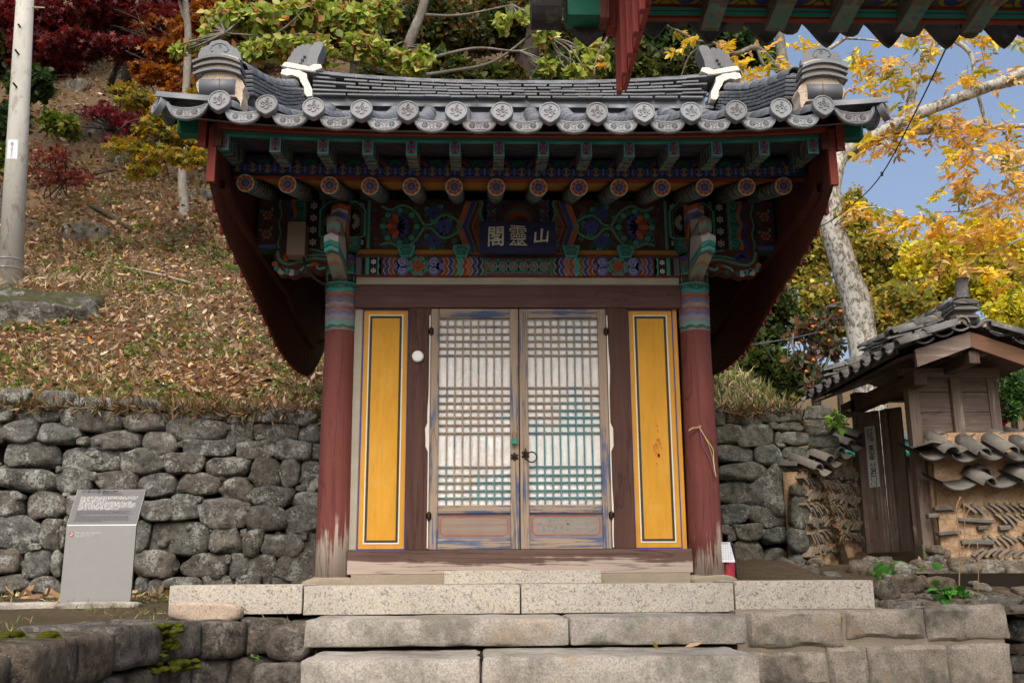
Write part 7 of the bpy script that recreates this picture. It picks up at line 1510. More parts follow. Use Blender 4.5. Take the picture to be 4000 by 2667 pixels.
# ---- maples and trees of the left slope
RED_ = [(.10, .012, .016), (.16, .02, .022), (.065, .01, .012), (.12, .02, .012)]; ORA = [(.30, .085, .014), (.20, .05, .012), (.34, .14, .02), (.16, .05, .01)]; YEL_ = [(.30, .225, .025), (.20, .21, .028), (.38, .23, .03), (.26, .14, .02), (.13, .16, .022)]
b = hit(430, 330); tree('maple_tree', 'dark crimson maple spreading across the upper left', 'tree', b, [([b, Pt(470, 200, 15.5), Pt(400, 60, 15.5), Pt(380, -250, 15.5)], .10, .05), ([Pt(440, 150, 15.5), Pt(250, 80, 15)], .05, .02), ([Pt(440, 120, 15.5), Pt(620, 90, 15)], .05, .02)],
     [(180, 60, 15, 170, 90, 1), (400, 30, 15, 190, 90, 1), (620, 80, 15, 170, 90, 1), (300, 180, 14.5, 190, 70, 1), (540, 190, 14.5, 170, 60, 1), (120, 170, 15, 110, 70, .6), (350, -120, 15, 420, 120, 1.6), (700, 20, 16, 120, 80, .6), (200, 250, 16, 200, 60, .7), (60, 60, 16, 120, 110, .8), (420, 120, 17, 300, 120, 1.4)], 26000, .15, RED_, 'maple', MB_['dark'], 'maples on the left slope')
b = hit(490, 425); tree('maple_tree', 'rust orange maple with a dark leaning trunk at upper left', 'tree', b, [([b, Pt(492, 330, b.y-.2), Pt(505, 190, b.y-.4), Pt(560, 0, b.y-.6), Pt(640, -250, b.y-.6)], .17, .10)],
     [(660, 200, 13, 140, 60, 1), (760, 120, 14, 120, 80, 1), (640, 300, 12.6, 130, 50, 1), (720, 350, 12.4, 110, 50, 1), (800, 250, 13, 90, 70, .8), (560, 270, 13, 90, 40, .5), (820, 40, 15, 110, 70, .8), (930, 60, 15, 80, 80, .5), (640, 120, 15, 150, 110, 1), (780, 330, 13, 90, 60, .6)], 14000, .13, ORA, 'maple', MB_['dark'], 'maples on the left slope')
b = hit(720, 640); tree('maple_tree', 'small yellow green maple in front of the slender trunk left of the roof', 'tree', b, [([b, Pt(690, 560, 9.6), Pt(620, 480, 9.6), Pt(560, 400, 9.6)], .03, .01), ([Pt(690, 560, 9.6), Pt(760, 520, 9.6)], .02, .008)],
     [(500, 355, 9.6, 112, 37, .7), (560, 400, 9.5, 135, 52, 1), (660, 445, 9.5, 135, 60, 1), (600, 500, 9.4, 105, 52, .8), (700, 540, 9.4, 150, 67, 1.2), (520, 575, 9.4, 142, 52, .9), (620, 610, 9.3, 165, 60, 1), (740, 620, 9.3, 135, 52, .8), (560, 670, 9.3, 105, 37, .4), (780, 380, 10, 90, 90, .5)], 2989, .125, YEL_, 'maple', MB_['dark'], 'maples on the left slope', clump=7)
b = hit(470, 560); tree('maple_shrub', 'crimson maple sapling above the broad grey rock', 'shrub', b, [([b, b+Vector((-.1, 0, .35))], .02, .008)], [(450, 455, 12, 135, 45, 1), (520, 500, 12, 105, 45, 1), (380, 430, 12, 90, 45, .6), (450, 545, 12, 90, 30, .5), (560, 440, 12, 75, 37, .4)], 810, .11, [(.14, .013, .022), (.09, .01, .015), (.17, .022, .028)], 'maple', MB_['dark'], 'maples on the left slope', clump=5)
b = hit(230, 770); tree('maple_shrub', 'dull red maple seedlings just right of the concrete pole', 'shrub', b, [([b, b+Vector((.1, 0, .4))], .018, .006)], [(220, 620, 10, 144, 80, 1), (170, 690, 10, 112, 64, .8), (290, 690, 10, 112, 56, .7)], 637, .09, [(.16, .03, .03), (.12, .025, .025), (.2, .06, .03)], 'maple', MB_['dark'], 'maples on the left slope', clump=5)
for i, (px, py, Y, rx, ry, n, lab) in enumerate([(120, 330, 14, 130, 90, 1600, 'dark green shrub behind the pole at the upper left'), (40, 480, 13, 90, 110, 1500, 'dense dark green bush at the left edge beside the pole'), (200, 480, 12, 60, 60, 350, 'small yellow green shrub halfway up the pole'), (270, 500, 11, 45, 60, 260, 'thin green sapling on the slope right of the pole'), (15, 620, 11, 40, 80, 350, 'yellowing bush at the left edge below the dark bush')]):
    b = hit(px, py+ry*.9); tree('shrub', lab, 'shrub', b, [([b, Pt(px, py, min(Y, b.y-.1))], .02, .008)], [(px, py, min(Y, b.y-.3), rx, ry, 1)], n, .14, [(.025, .055, .012), (.04, .075, .016), (.02, .04, .012)] if i in (0, 1) else [(.09, .13, .02), (.17, .17, .03), (.05, .09, .018)], 'ovate', MB_['dark'], 'shrubs on the left slope', clump=12)
b = hit(722, 845); tree('slender_tree', 'slender pale grey trunk rising behind the left roof corner', 'tree', b, [([b-Vector((0, 0, .3)), b+Vector((-.03, 0, .2)), Pt(712, 700, b.y), Pt(722, 450, b.y), Pt(735, 150, b.y), Pt(722, -20, b.y), Pt(715, -400, b.y)], .115, .055), ([Pt(730, 100, b.y), Pt(700, 0, b.y), Pt(650, -300, b.y)], .04, .025)],
     [(700, -330, 8.5, 200, 120, 1), (620, -200, 8.5, 100, 60, .3)], 900, .14, [(.12, .16, .03), (.2, .2, .04)], 'ovate', MB_['pale'])
# ---- broad-leaved tree behind the roof
GR = [(.30, .38, .075), (.22, .31, .055), (.38, .43, .10), (.18, .26, .05), (.44, .44, .14), (.30, .36, .07), (.46, .24, .11)]
B0 = Vector((-1.2, 6.2, H(-1.2, 6.2)))
tree('broadleaf_tree', 'leafy light green tree with round leaves just behind the tiled ridge', 'tree', B0, [([B0, Pt(1580, 400, 6.2), Pt(1590, 200, 6.2), Pt(1660, 0, 6.2), Pt(1700, -300, 6.2)], .10, .06), ([Pt(1560, 330, 6.2), Pt(1480, 200, 5.9), Pt(1490, 0, 5.8), Pt(1520, -200, 5.8)], .06, .03), ([Pt(1570, 300, 6.2), Pt(1300, 220, 5.5), Pt(1050, 150, 5.2), Pt(880, 130, 5.)], .04, .01), ([Pt(1600, 250, 6.2), Pt(1850, 190, 6.4), Pt(2030, 200, 6.6), Pt(2150, 150, 6.8)], .03, .012), ([Pt(1600, 300, 6.2), Pt(1750, 280, 6.5), Pt(1930, 240, 6.6), Pt(2100, 120, 6.7), Pt(2250, 60, 6.7)], .035, .012), ([Pt(1660, 60, 6.2), Pt(1800, 60, 6.4), Pt(2000, 20, 6.6)], .03, .012)],
     [(900, 60, 5.2, 110, 80, .9), (1050, 90, 5.2, 130, 110, 1.3), (1200, 60, 5.2, 150, 90, 1.4), (1180, 190, 5.2, 190, 70, 1.4), (1000, 200, 5.2, 100, 60, .6), (1380, 80, 5.3, 120, 90, 1.), (1480, 40, 5.4, 110, 60, .6), (1420, 190, 5.3, 130, 70, .9), (1540, 230, 5.4, 110, 50, .7), (1620, 260, 5.4, 60, 40, .35), (1660, 215, 5.5, 50, 40, .2), (830, 120, 5.2, 60, 60, .25), (770, 190, 5.2, 60, 30, .12), (2080, 60, 6.5, 70, 60, .35), (2130, 140, 6.5, 60, 60, .3), (1960, 90, 6.6, 60, 40, .12), (2250, 290, 6.5, 70, 30, .3), (2320, 250, 6.5, 80, 40, .35), (2300, 190, 6.6, 90, 50, .3), (2140, 260, 6.5, 40, 40, .1), (690, 200, 5.2, 45, 22, .08)], 6600, .118, GR, 'ovate', MB_['grey'], None, ML, .1, 10)
# ---- dark wood behind, tree by tree
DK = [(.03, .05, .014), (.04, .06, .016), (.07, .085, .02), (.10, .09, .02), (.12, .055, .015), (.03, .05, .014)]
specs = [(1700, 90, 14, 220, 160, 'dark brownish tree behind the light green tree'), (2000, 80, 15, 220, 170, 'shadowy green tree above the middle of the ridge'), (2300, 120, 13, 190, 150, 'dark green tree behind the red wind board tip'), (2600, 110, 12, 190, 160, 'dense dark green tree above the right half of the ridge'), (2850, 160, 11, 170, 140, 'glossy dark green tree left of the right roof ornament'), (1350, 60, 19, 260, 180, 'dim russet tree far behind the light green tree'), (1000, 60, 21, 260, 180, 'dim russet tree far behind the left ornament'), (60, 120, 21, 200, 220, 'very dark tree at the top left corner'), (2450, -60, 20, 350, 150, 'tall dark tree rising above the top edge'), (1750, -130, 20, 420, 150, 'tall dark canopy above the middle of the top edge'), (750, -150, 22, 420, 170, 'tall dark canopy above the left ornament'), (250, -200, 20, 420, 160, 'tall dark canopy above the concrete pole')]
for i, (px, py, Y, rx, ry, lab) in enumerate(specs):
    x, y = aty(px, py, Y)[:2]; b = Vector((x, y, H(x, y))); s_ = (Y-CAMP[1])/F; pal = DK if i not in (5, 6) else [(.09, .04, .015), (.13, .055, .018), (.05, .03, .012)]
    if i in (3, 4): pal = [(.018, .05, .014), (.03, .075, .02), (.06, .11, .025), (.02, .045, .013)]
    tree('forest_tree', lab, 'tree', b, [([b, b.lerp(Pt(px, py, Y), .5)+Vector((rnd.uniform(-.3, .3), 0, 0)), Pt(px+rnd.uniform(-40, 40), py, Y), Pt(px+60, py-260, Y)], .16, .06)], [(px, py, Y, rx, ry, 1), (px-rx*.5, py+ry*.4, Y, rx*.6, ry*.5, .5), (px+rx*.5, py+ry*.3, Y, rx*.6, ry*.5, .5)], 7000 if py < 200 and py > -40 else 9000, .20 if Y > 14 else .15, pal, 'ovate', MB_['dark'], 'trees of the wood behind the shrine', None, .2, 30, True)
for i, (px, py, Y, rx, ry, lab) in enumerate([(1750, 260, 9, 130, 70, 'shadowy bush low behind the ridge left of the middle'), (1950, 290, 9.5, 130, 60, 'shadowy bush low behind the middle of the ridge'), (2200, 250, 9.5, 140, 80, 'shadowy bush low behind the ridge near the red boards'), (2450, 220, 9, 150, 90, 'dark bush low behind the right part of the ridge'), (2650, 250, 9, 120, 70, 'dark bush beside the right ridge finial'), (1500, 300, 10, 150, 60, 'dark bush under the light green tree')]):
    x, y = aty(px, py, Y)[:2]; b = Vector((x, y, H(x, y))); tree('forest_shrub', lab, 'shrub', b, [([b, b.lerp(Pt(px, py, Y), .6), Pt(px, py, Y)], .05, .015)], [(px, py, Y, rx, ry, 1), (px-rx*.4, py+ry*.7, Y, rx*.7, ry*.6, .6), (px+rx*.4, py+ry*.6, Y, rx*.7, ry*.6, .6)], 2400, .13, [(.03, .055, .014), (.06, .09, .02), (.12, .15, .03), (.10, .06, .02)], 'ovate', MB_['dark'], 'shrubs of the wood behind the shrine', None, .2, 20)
b = Vector(aty(2060, 330, 10)); tree('forest_tree', 'straight dark trunk standing in shade right of the light green tree', 'tree', Vector((b.x, b.y, H(b.x, b.y))), [([Vector((b.x, b.y, H(b.x, b.y))), Pt(2060, 300, 10), Pt(2085, 150, 10), Pt(2110, -150, 10)], .19, .15)], [(2100, -260, 10, 200, 80, 1)], 900, .15, DK, 'ovate', MB_['dark'], 'trees of the wood behind the shrine')
# ---- tall pale tree with pinnate yellow leaves at right
PY = [(.68, .46, .06), (.74, .54, .10), (.62, .38, .10), (.74, .50, .22), (.56, .47, .05), (.36, .36, .05), (.24, .30, .05)]
Yt = 5.2
Bt = Vector(aty(3395, 1330, Yt)); Bt = Vector((Bt.x, Bt.y, H(Bt.x, Bt.y)-.2))
wt = thing('walnut_tree', 'pale lichen covered tree with drooping yellow pinnate leaves at the right', 'tree', Bt)
tk = MB(); TW = []
def limb(P, r0, r1, n=10):
    c = bez([Pt(a, b, Y) for a, b, Y in P], 6); k = len(c); tk.tube(c, [lerp(r0, r1, (i/(k-1)))*(1+.1*mn.noise((i*.8, r0*77, 0))) for i in range(k)], n); TW.append(c); return c
c0 = [Bt]+[Pt(a, b, Yt) for a, b in ((3360, 1270), (3310, 1080), (3255, 900), (3240, 760), (3262, 640))]; c = bez(c0, 6); tk.tube(c, [lerp(.20, .13, i/(len(c)-1)) for i in range(len(c))], 14)
limb([(3262, 660, Yt), (3300, 600, Yt), (3400, 545, 5.), (3530, 470, 4.8), (3700, 400, 4.6), (3860, 340, 4.4), (4050, 260, 4.2)], .105, .06)
limb([(3255, 700, Yt), (3250, 600, 5.5), (3310, 560, 5.6), (3420, 520, 5.6)], .09, .06); limb([(3440, 530, 5.), (3600, 515, 5.), (3800, 500, 5.), (4050, 490, 5.)], .05, .03)
limb([(3550, 450, 4.8), (3570, 330, 4.7), (3600, 250, 4.7), (3640, 190, 4.7), (3700, 150, 4.6), (3790, 210, 4.6), (3810, 330, 4.6), (3850, 480, 4.6)], .055, .02)
limb([(3250, 650, 5.5), (3200, 420, 6.), (3180, 250, 6.2), (3300, 150, 6.2), (3400, 60, 6.2)], .05, .02); limb([(3300, 150, 6.2), (3420, 160, 6.2), (3550, 190, 6.)], .02, .008)
limb([(3850, 350, 4.4), (3950, 330, 4.4), (4050, 310, 4.4)], .04, .02); limb([(3260, 880, 5.), (3400, 810, 4.6), (3560, 850, 4.3), (3640, 830, 4.2)], .012, .005); limb([(4050, 700, 4.2), (3900, 780, 4.2), (3780, 820, 4.2), (3650, 830, 4.2)], .02, .006); limb([(4050, 900, 4.2), (3930, 960, 4.2), (3830, 1000, 4.2)], .02, .006); limb([(4060, 560, 4.3), (3980, 650, 4.3), (3890, 620, 4.3)], .03, .01)
tk.ob('trunk', MB_['lichen'], wt, True)
regs = [(3520, 120, 4.8, 120, 50, 26), (3700, 150, 4.7, 150, 60, 30), (3860, 100, 4.7, 120, 60, 26), (3450, 240, 5, 120, 60, 30), (3620, 300, 4.8, 120, 80, 22), (3350, 230, 5.4, 90, 60, 26), (3820, 290, 4.6, 120, 60, 22), (3950, 250, 4.5, 70, 80, 16), (3560, 430, 4.8, 110, 50, 20), (3480, 520, 4.8, 120, 50, 34), (3700, 470, 4.7, 140, 60, 36), (3880, 470, 4.6, 120, 70, 30), (3780, 580, 4.5, 140, 60, 36), (3920, 620, 4.4, 100, 80, 34), (3860, 720, 4.3, 130, 60, 36), (3960, 820, 4.2, 80, 80, 30), (3300, 800, 4.8, 70, 30, 14), (3400, 830, 4.6, 90, 40, 20), (3560, 850, 4.3, 90, 40, 20), (3700, 850, 4.2, 110, 50, 34), (3850, 880, 4.2, 120, 60, 40), (3660, 980, 4.2, 90, 60, 16), (3800, 1020, 4.2, 100, 60, 18), (3930, 1050, 4.2, 80, 90, 20), (3430, 330, 5.2, 50, 50, 12), (3500, 640-220, 4.9, 80, 40, 12),
        (2750, 130, 5.6, 90, 50, 14), (2830, 230, 5.6, 90, 50, 20), (2900, 290, 5.6, 90, 50, 22), (3000, 240, 5.6, 80, 60, 16), (2720, 270, 5.6, 40, 60, 10), (3060, 120, 5.8, 70, 70, 12), (2600, 120, 5.6, 60, 40, 5), (2340, 240, 5.4, 40, 20, 4), (2480, 60, 5.6, 60, 30, 4), (3200, 330, 5.4, 60, 60, 12)]
wt2 = thing('walnut_tree', 'second pale trunk with orange pinnate leaves left of the right roof ornament', 'tree', Vector((aty(3100, 400, 6.)[0], 6., H(aty(3100, 400, 6.)[0], 6.))))
tk = MB(); tk.tube(bez([wt2.location+Vector((-1.6, 0, 0)), Pt(2750, 900, 6.), Pt(2980, 560, 6.), Pt(3100, 400, 6.)], 5), .09, 10)
limb([(3100, 400, 6.), (3060, 250, 6.), (3045, 130, 6.), (3050, -60, 6.)], .085, .06); limb([(3060, 300, 6.), (2960, 190, 5.8), (2870, 210, 5.7), (2790, 170, 5.6), (2720, 160, 5.6)], .05, .015)
limb([(2960, 195, 5.8), (2990, 260, 5.8), (3080, 280, 5.8)], .03, .01); limb([(2790, 170, 5.6), (2700, 210, 5.7), (2650, 330, 5.8)], .02, .008); limb([(2720, 160, 5.6), (2560, 80, 5.5), (2420, 60, 5.4), (2370, 150, 5.4), (2330, 230, 5.4), (2320, 300, 5.4)], .02, .01)
tk.ob('trunk', MB_['grey'], wt2, True)
for own, regs_ in ((wt, [r for r in regs if r[0] > 3150]), (wt2, [r for r in regs if r[0] <= 3150])):
  LV = []; LF = []; LC = []; base_ = 0; tw2 = MB()
  for (px, py, Y, rx, ry, n) in regs_:
      for k in range(int(n*(.40 if py < 450 else .52))):
          c = aty(px+rg.normal()*rx*.55, py+rg.normal()*ry*.55, Y+rg.normal()*.35); az = rg.random()*6.28; dr = np.array((math.cos(az), math.sin(az)*.6, -.35-.5*rg.random())); dr /= np.linalg.norm(dr); Lr = .34*(.7+.5*rg.random()); m_ = 6
          side = np.cross(dr, np.array((0, 0, 1.))); side /= np.linalg.norm(side); colr = np.array(PY[rg.integers(0, 4 if rg.random() < .62 else len(PY))])*(1+.2*rg.normal())
          tw2.tube([Vector(c), Vector(c+dr*Lr*.5+np.array((0, 0, .01))), Vector(c+dr*Lr*.95)], .0035, 3, False)
          pts = []; ds = []
          for j in range(m_):
              u = .2+.75*j/(m_-1); q_ = c+dr*Lr*u
              for s_ in (-1, 1): pts.append(q_); ds.append(side*s_*.9+dr*.55+np.array((0, 0, -.28-.3*rg.random())))
          pts.append(c+dr*Lr*.97); ds.append(dr)
          P, Fa, cc = leafarr(np.array(pts), .118*(.8+.4*rg.random(len(pts))), np.clip(np.tile(colr, (len(pts), 1))*(1+.12*rg.normal(size=(len(pts), 1))), .01, .9), 'lance', .9, np.array(ds), 1.25)
          LV.append(P); LF.append(Fa+base_); LC.append(cc); base_ += len(P)
  P = np.concatenate(LV)-np.array(woff(own)); o = bpy.data.objects.new('crown', fastmesh('crown', P, np.concatenate(LF), ML, np.concatenate(LC))); link(o, own); tw2.ob('leaf_stalks', m_plain('stalk', (.35, .25, .1), .7), own, kind='stuff')
# ---- trees of the valley at right
GK = [(.60, .52, .04), (.52, .48, .05), (.66, .57, .07), (.38, .40, .05)]; ZK = [(.30, .28, .05), (.38, .29, .06), (.22, .25, .05), (.44, .36, .07), (.28, .17, .05), (.15, .19, .04)]; DG = [(.022, .045, .012), (.04, .07, .015), (.07, .10, .02), (.12, .13, .025)]
for i, (px, py, Y, rx, ry, n, pal, lab) in enumerate([
    (3650, 1010, 20, 170, 120, 5200, GK, 'bright yellow ginkgo behind the gate ridge'), (3880, 980, 19, 170, 170, 7000, GK, 'brightest yellow ginkgo at the right edge above the gate'), (3960, 1230, 17, 130, 110, 2600, GK, 'yellow tree low at the right edge behind the gate roof'),
    (3400, 990, 21, 160, 130, 5200, ZK, 'olive and orange tree just right of the lichen trunk'), (3150, 960, 21, 150, 140, 5000, ZK, 'russet tree left of the lichen trunk under the gable'), (3320, 820, 26, 90, 110, 2600, ZK, 'yellow topped tree rising behind the lichen trunk'), (3250, 1180, 17, 200, 110, 5000, ZK, 'golden low branches behind the persimmon'), (3520, 1180, 18, 170, 110, 4000, ZK, 'olive tree behind the middle of the gate roof'),
    (2980, 1180, 14, 150, 140, 3800, DG, 'dark green tree under the right gable'), (2920, 1380, 11, 130, 110, 3000, DG, 'shadowy bush right above the right stone wall'), (3080, 1450, 11, 130, 80, 3000, DG, 'dark green bush left of the gate eave'), (2780, 1300, 12, 110, 160, 2200, DG, 'dark bush half hidden by the right column'),
    (3950, 1500, 8.5, 60, 110, 1300, [(.05, .12, .025), (.08, .16, .03), (.03, .07, .02)], 'green shrub at the right edge behind the gate'), (3900, 1600, 9., 45, 60, 420, [(.5, .03, .03), (.4, .02, .04)], 'scarlet bush at the right edge behind the gate'), (3900, 1720, 8., 60, 40, 500, [(.05, .10, .03), (.08, .13, .04)], 'low green hedge behind the earth wall coping'), (4120, 1500, 9, 120, 250, 2000, [(.04, .09, .02), (.07, .13, .03)], 'green tree beyond the right edge of the frame'), (4330, 1080, 18, 220, 170, 4200, ZK, 'olive tree well beyond the right edge of the frame'), (4650, 1150, 16, 240, 190, 4200, GK, 'yellow tree furthest beyond the right edge of the frame'), (4420, 1420, 11, 240, 150, 3600, DG, 'dark bush beyond the right edge behind the earth wall')]):
    x, y = aty(px, py, Y)[:2]; b = Vector((x, y, H(x, y))); sz = .15 if Y > 16 else (.13 if Y > 10 else .09); n = int(n*(2.0 if Y > 16 else 1.5))
    tree('valley_tree' if i < 12 or i > 14 else 'shrub', lab, 'tree' if i < 12 or i > 14 else 'shrub', b, [([b, b.lerp(Pt(px, py, Y), .6), Pt(px, py-ry*.4, Y)], .12 if Y > 10 else .03, .03 if Y > 10 else .01)], [(px, py, Y, rx, ry, 1), (px-rx*.5, py+ry*.4, Y, rx*.6, ry*.5, .45), (px+rx*.5, py+ry*.3, Y, rx*.6, ry*.5, .45), (px, py+ry*.9, Y, rx*.8, ry*.5, .45)], n, sz, pal, 'ovate', MB_['dark'], 'autumn trees of the valley' if i < 12 else None, None, .3, 22)
b = Vector(aty(3180, 1500, 7.5)); b.z = H(b.x, b.y)
pt_ = tree('persimmon_tree', 'drooping persimmon with orange fruit between gable and gate roof', 'tree', b, [([b, Pt(3170, 1380, 7.5), Pt(3200, 1270, 7.5), Pt(3230, 1200, 7.5)], .06, .015), ([Pt(3170, 1380, 7.5), Pt(3100, 1300, 7.4)], .03, .01), ([Pt(3180, 1350, 7.5), Pt(3260, 1330, 7.4)], .03, .01)], [(3130, 1290, 7.4, 90, 60, 1), (3210, 1250, 7.4, 80, 50, .8), (3240, 1360, 7.4, 80, 60, 1), (3130, 1400, 7.4, 80, 60, .8), (3330, 1200, 7.3, 80, 30, .4), (3180, 1500, 7.2, 60, 60, .4)], 900, .13, [(.10, .12, .06), (.16, .15, .10), (.22, .13, .10), (.06, .10, .03), (.3, .12, .06)], 'lance', MB_['grey'], None, MLd, .1, 8, True, .25, 1.5)
fm_ = stone_mesh('fruit', (.06, .06, .05), m_plain('persimmon', (.75, .22, .02), .35, .1, 9., .5), 3, 2.2, .02, 3, 0)
for a, b2 in ((3255, 1175), (3285, 1215), (3380, 1220), (3465, 1232), (3282, 1215), (3175, 1275), (3240, 1330), (3178, 1405), (3330, 1190), (3120, 1340), (3150, 1450), (3210, 1300)): ob('fruit', fm_, pt_, Pt(a, b2, 7.15))
# ---- far ridge
fr_ = MB(); fr_.strip([[(x, y, z*(1+.25*mn.noise((x*.03, y*.05, 2)))) for x in range(-60, 200, 6)] for y, z in ((95, 2), (115, 14), (135, 25), (160, 32))]); fr_.ob('far_hill', m_ground('far_wood', (.10, .085, .06), (.16, .13, .08), (.09, .11, .07), .4), None, True, kind='structure')
# ---- leaf litter, grass and seedlings on the slope and terrace
def scatter(n, x0, x1, y0, y1, pw, zf, lift_=.0):
    x = x0+(x1-x0)*rg.random(n); y = y0+(y1-y0)*rg.random(n)**pw; z = np.array([zf(a, b) for a, b in zip(x, y)]); return np.stack([x, y, z+lift_], 1)
LIT = [(.40, .285, .18), (.48, .35, .225), (.34, .22, .125), (.27, .165, .095), (.54, .42, .30), (.36, .22, .11), (.22, .13, .075), (.43, .27, .14)]
def litter(name, label, n, x0, x1, y0, y1, pw, zf, size, extra=None):
    C = scatter(n, x0, x1, y0, y1, pw, zf, .008); c = pick(LIT, n, .22); k = rg.random(n); c[k < .012] = (.52, .36, .03); c[(k > .012) & (k < .03)] = (.5, .24, .05); c[(k > .03) & (k < .034)] = (.35, .05, .04)
    P, Fa, cc = leafarr(C, size*(.55+.8*rg.random(n)), c, 'curl', .9, None, .9); o = bpy.data.objects.new(name, fastmesh(name, P, Fa, MLit, cc)); link(o, None, kind='stuff', label=label, category='leaf litter')
litter('leaf_litter', 'dry brown and tan fallen leaves covering the slope left of the shrine', 64000, -9.5, .3, 2.7, 14, 1.75, H, .095)
litter('leaf_litter', 'thick fallen leaves on the dim upper slope under the maples', 16000, -16, 6, 11, 34, 1.3, H, .2)
litter('leaf_litter', 'fallen leaves on the bank above the right stone wall', 1300, 1.5, 3.1, 2.68, 5, 1.3, H, .09)
C = scatter(2600, 1.5, 3.0, 2.66, 5.5, 1.2, H); d_ = rg.normal(size=(len(C), 3))*.6; d_[:, 2] = 1; P, Fa, cc = leafarr(C, .16*(.4+rg.random(len(C))), pick([(.16, .19, .06), (.26, .24, .10), (.34, .28, .16), (.12, .16, .05)], len(C)), 'blade', 0., d_, 1.6); link(bpy.data.objects.new('bank_grass', fastmesh('bank_grass', P, Fa, MLit, cc)), None, kind='stuff', label='dry and green grass on the bank above the right stone wall', category='grass')
litter('leaf_litter', 'fallen leaves in the grass around the information board', 420, -6, -1.4, .6, 2.55, .6, gterr, .11)
C = scatter(90, 2.0, 3.4, .6, 2.3, .5, lambda x, y: .05); P, Fa, cc = leafarr(C, .13*(.6+.7*rg.random(90)), pick([(.36, .21, .11), (.42, .28, .16), (.4, .17, .05)], 90), 'curl', .5); link(bpy.data.objects.new('leaf_litter', fastmesh('leaf_litter', P, Fa, MLit, cc)), None, kind='stuff', label='dry leaves heaped at the foot of the dark earth wall', category='leaf litter')
def grass(name, label, n, C, size, cols, lean=.5):
    d = rg.normal(size=(n, 3))*lean; d[:, 2] = 1; P, Fa, cc = leafarr(C, size*(.5+rg.random(n)), pick(cols, n, .25), 'blade', 0., d, 1.6); link(bpy.data.objects.new(name, fastmesh(name, P, Fa, MLit, cc)), None, kind='stuff', label=label, category='grass')
def patchy(C, sc_, th): return C[np.array([mn.noise((p[0]*sc_, p[1]*sc_, 9.)) for p in C]) > th]
C = patchy(scatter(34000, -9, .4, 2.68, 14, 1.7, H), .8, .02); grass('slope_grass', 'thin dry and green grass between the fallen leaves of the slope', len(C), C, .10, [(.12, .15, .04), (.18, .20, .07), (.32, .27, .15), (.26, .21, .12), (.38, .32, .2)], .9)
C = np.concatenate([scatter(5200, -7, .5, 2.60, 2.80, 1., lambda x, y: H(x, 2.8)-.03*(2.8-y)*5), scatter(900, 1.7, 3.2, 2.60, 2.80, 1., lambda x, y: H(x, 2.8)-.03)]); C = patchy(C, 1.3, -.25); dd = rg.normal(size=(len(C), 3))*.5; dd[:, 1] -= .6; dd[:, 2] += .2
P, Fa, cc = leafarr(C, .13*(.5+rg.random(len(C))), pick([(.16, .11, .06), (.22, .16, .09), (.12, .12, .04), (.2, .1, .05)], len(C)), 'blade', 0., dd, 1.6); link(bpy.data.objects.new('wall_top_grass', fastmesh('wall_top_grass', P, Fa, MLit, cc)), None, kind='stuff', label='brown grass hanging over the top course of the stone walls', category='grass')
C = np.concatenate([patchy(scatter(7000, -6, -1.35, -1.1, 2.5, .8, gterr), 1.6, .0), scatter(900, -4, -2.5, -3.4, -1.2, 1., gterr)]); grass('terrace_grass', 'short grass around the information board and along the terrace wall', len(C), C, .055, [(.09, .12, .03), (.14, .15, .05), (.3, .25, .14)], .9)
C = patchy(scatter(900, -5.6, -4.6, 4.5, 7., 1., H), 3., -.3); C2 = np.array([p+rg.normal(size=3)*np.array((.35, .3, .02)) for p in [np.array(hit(190+40*rg.random()*4, 1090+40*rg.random())) for _ in range(420)]]); grass('dry_grass', 'pale dry grass clump beside the foot of the pole', len(C2), C2, .17, [(.42, .32, .2), (.5, .4, .27), (.33, .24, .14)], 1.2)
# green seedlings: little rosettes
S0 = np.concatenate([patchy(scatter(3200, -8, .2, 2.75, 12, 1.6, H), 1.1, .05), scatter(90, 1.8, 3.0, 2.7, 5, 1., H)]); S1 = np.repeat(S0, 7, 0)+rg.normal(size=(len(S0)*7, 3))*np.array((.045, .045, .012))+np.array((0, 0, .03))
P, Fa, cc = leafarr(S1, .055*(.6+.8*rg.random(len(S1))), pick([(.09, .17, .03), (.13, .20, .04), (.06, .12, .025), (.2, .22, .04)], len(S1)), 'ovate', .8); link(bpy.data.objects.new('ground_cover', fastmesh('ground_cover', P, Fa, ML, cc)), None, kind='stuff', label='small green seedlings scattered over the leafy slope', category='ground cover')
S0 = patchy(scatter(1200, -14, 3, 9.5, 24, 1.1, H), .6, 0.); S1 = np.repeat(S0, 12, 0)+rg.normal(size=(len(S0)*12, 3))*np.array((.2, .2, .14))+np.array((0, 0, .16))
P, Fa, cc = leafarr(S1, .105*(.6+.8*rg.random(len(S1))), pick([(.05, .07, .02), (.09, .09, .025), (.16, .13, .03), (.10, .035, .025), (.18, .09, .03), (.12, .075, .035)], len(S1)), 'ovate', .5); link(bpy.data.objects.new('undergrowth', fastmesh('undergrowth', P, Fa, ML, cc)), None, kind='stuff', label='dim mixed undergrowth covering the upper slope below the maples', category='undergrowth')
def herb(label, pts, n, size, cols, name='green_herb', sp=.06, tpl='ovate', cat='plant', h=.05):
    t = thing(name, label, cat, Vector(pts[0])); A = np.concatenate([np.array(p)[None]+rg.normal(size=(n, 3))*np.array((sp, sp, .4*sp))+np.array((0, 0, h)) for p in pts])
    q = MB()
    for p in A[::2]: q.tube([Vector(pts[0]), Vector(p)], .002, 3, False)
    q.ob('stem', m_plain(name+'_stem', (.08, .1, .03), .8), t); P, Fa, cc = leafarr(A, size*(.6+.8*rg.random(len(A))), pick(cols, len(A)), tpl, .7); P = P-np.array(woff(t)); link(bpy.data.objects.new('foliage', fastmesh('foliage', P, Fa, ML, cc)), t); return t
G_ = [(.06, .22, .03), (.09, .28, .04), (.05, .16, .03)]
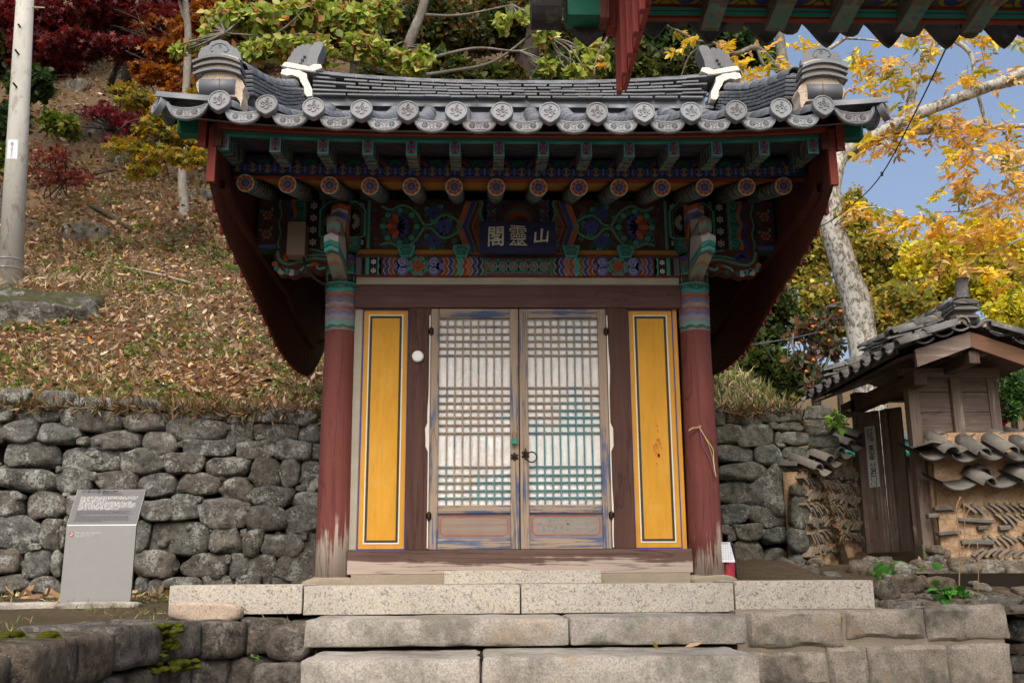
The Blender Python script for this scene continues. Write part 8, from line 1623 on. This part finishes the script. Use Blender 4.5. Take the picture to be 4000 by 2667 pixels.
herb('fresh green leafy plant at the foot of the gate door', [aty(3440, 2248, .7), aty(3560, 2240, .8), aty(3500, 2235, .9)], 26, .075, G_, h=.03); herb('fresh green leafy plant growing between stones of the rubble bank', [aty(3690, 2335, -.45), aty(3720, 2325, -.4)], 24, .065, G_, h=.02)
herb('small fern in a joint of the dark terrace wall', [aty(1010, 2572, -1.2)], 12, .035, [(.10, .2, .05)], 'fern', .02, 'lance', 'fern', .0)
herb('climbing green leaves at the end of the right stone wall', [aty(3270, 1620, 2.5), aty(3280, 1660, 2.5)], 22, .08, [(.12, .25, .04), (.18, .3, .05)], h=.0)
for a, b2, lab in ((660, 970, 'dark green fern tuft in the middle of the leafy slope'), (830, 1010, 'dark green fern tuft near the shrine gable'), (560, 900, 'bright green seedling clump above the fallen stick'), (350, 1010, 'dark fern tuft beside the dry grass'), (930, 1060, 'green tuft at the edge of the left gable'), (470, 965, 'dark green tuft left of the fallen stick'), (430, 800, 'yellow green seedling high on the slope')):
    p = hit(a, b2); herb(lab, [p], 46, .10, [(.035, .085, .02), (.06, .12, .025)] if 'dark' in lab else [(.10, .2, .04), (.16, .24, .05)], 'fern', .12, 'lance', 'fern', .07)
dwd = thing('dead_weed', 'bare brown dead weed standing before the earth wall', 'weed', aty(3745, 2350, -.4)); q = MB()
for P, r_ in ((((3745, 2350), (3748, 2200), (3745, 2080), (3735, 1990), (3752, 1940)), .0045), (((3820, 2345), (3822, 2200), (3818, 2120)), .0028), (((3748, 2200), (3768, 2100), (3765, 1960)), .0028), (((3745, 2090), (3715, 2060)), .003), (((3748, 2150), (3700, 2165)), .003), (((3765, 2020), (3790, 1985)), .003), (((3747, 2240), (3800, 2090)), .003), (((3735, 1995), (3710, 1985)), .003), (((3745, 2110), (3850, 2100)), .0025)):
    q.tube(bez([Pt(a, b2, -.4) for a, b2 in P], 4), r_, 5)
q.ob('stem', m_plain('dead_stem', (.30, .19, .11), .9), dwd, True)
for i, (a, b2, Y, c, lab) in enumerate(((965, 2392, -1.15, (.6, .36, .02), 'curled yellow leaf beside the granite block'), (2565, 2518, -1.6, (.55, .33, .05), 'yellow leaf lying on the stairs joint'), (2675, 2528, -1.65, (.5, .33, .17), 'tan leaf lying on the lowest visible step'))):
    P, Fa, cc = leafarr(np.array([aty(a, b2, Y)]), .10, np.array([c]), 'curl', 1.5); link(bpy.data.objects.new('fallen_leaf', fastmesh('fallen_leaf', P, Fa, MLit, cc)), None, label=lab, category='leaf', group='single fallen leaves')
# moss cushions on the dark terrace wall
MS = NT('moss', .98, .05); _n = MS.noise(60, 4, .7); MS.done(MS.mix(_n, (.03, .04, .005), (.11, .12, .014)), _n, 1., .02); mo = thing('moss', 'bright green moss cushions hanging over the dark terrace wall', 'moss', aty(640, 2480, -1.8))
rm = random.Random(9)
for (a, b2, Y, w, h, n) in ((650, 2455, -1.80, .10, .02, 12), (640, 2510, -1.74, .05, .06, 14), (690, 2600, -1.66, .07, .035, 12), (590, 2620, -1.8, .05, .05, 8), (60, 2490, -2.95, .2, .02, 14)):
    c = aty(a, b2, Y)
    for k in range(n): s_ = rm.uniform(.03, .075); ob('cushion', stone_mesh('cushion', (s_*1.3, s_, s_*.6), MS.m, 900+int(a)+k, 2.2, .35, 3, .3), mo, (c[0]+rm.gauss(0, w*.6), c[1]+rm.gauss(0, .03), c[2]+rm.gauss(0, h*.6)))
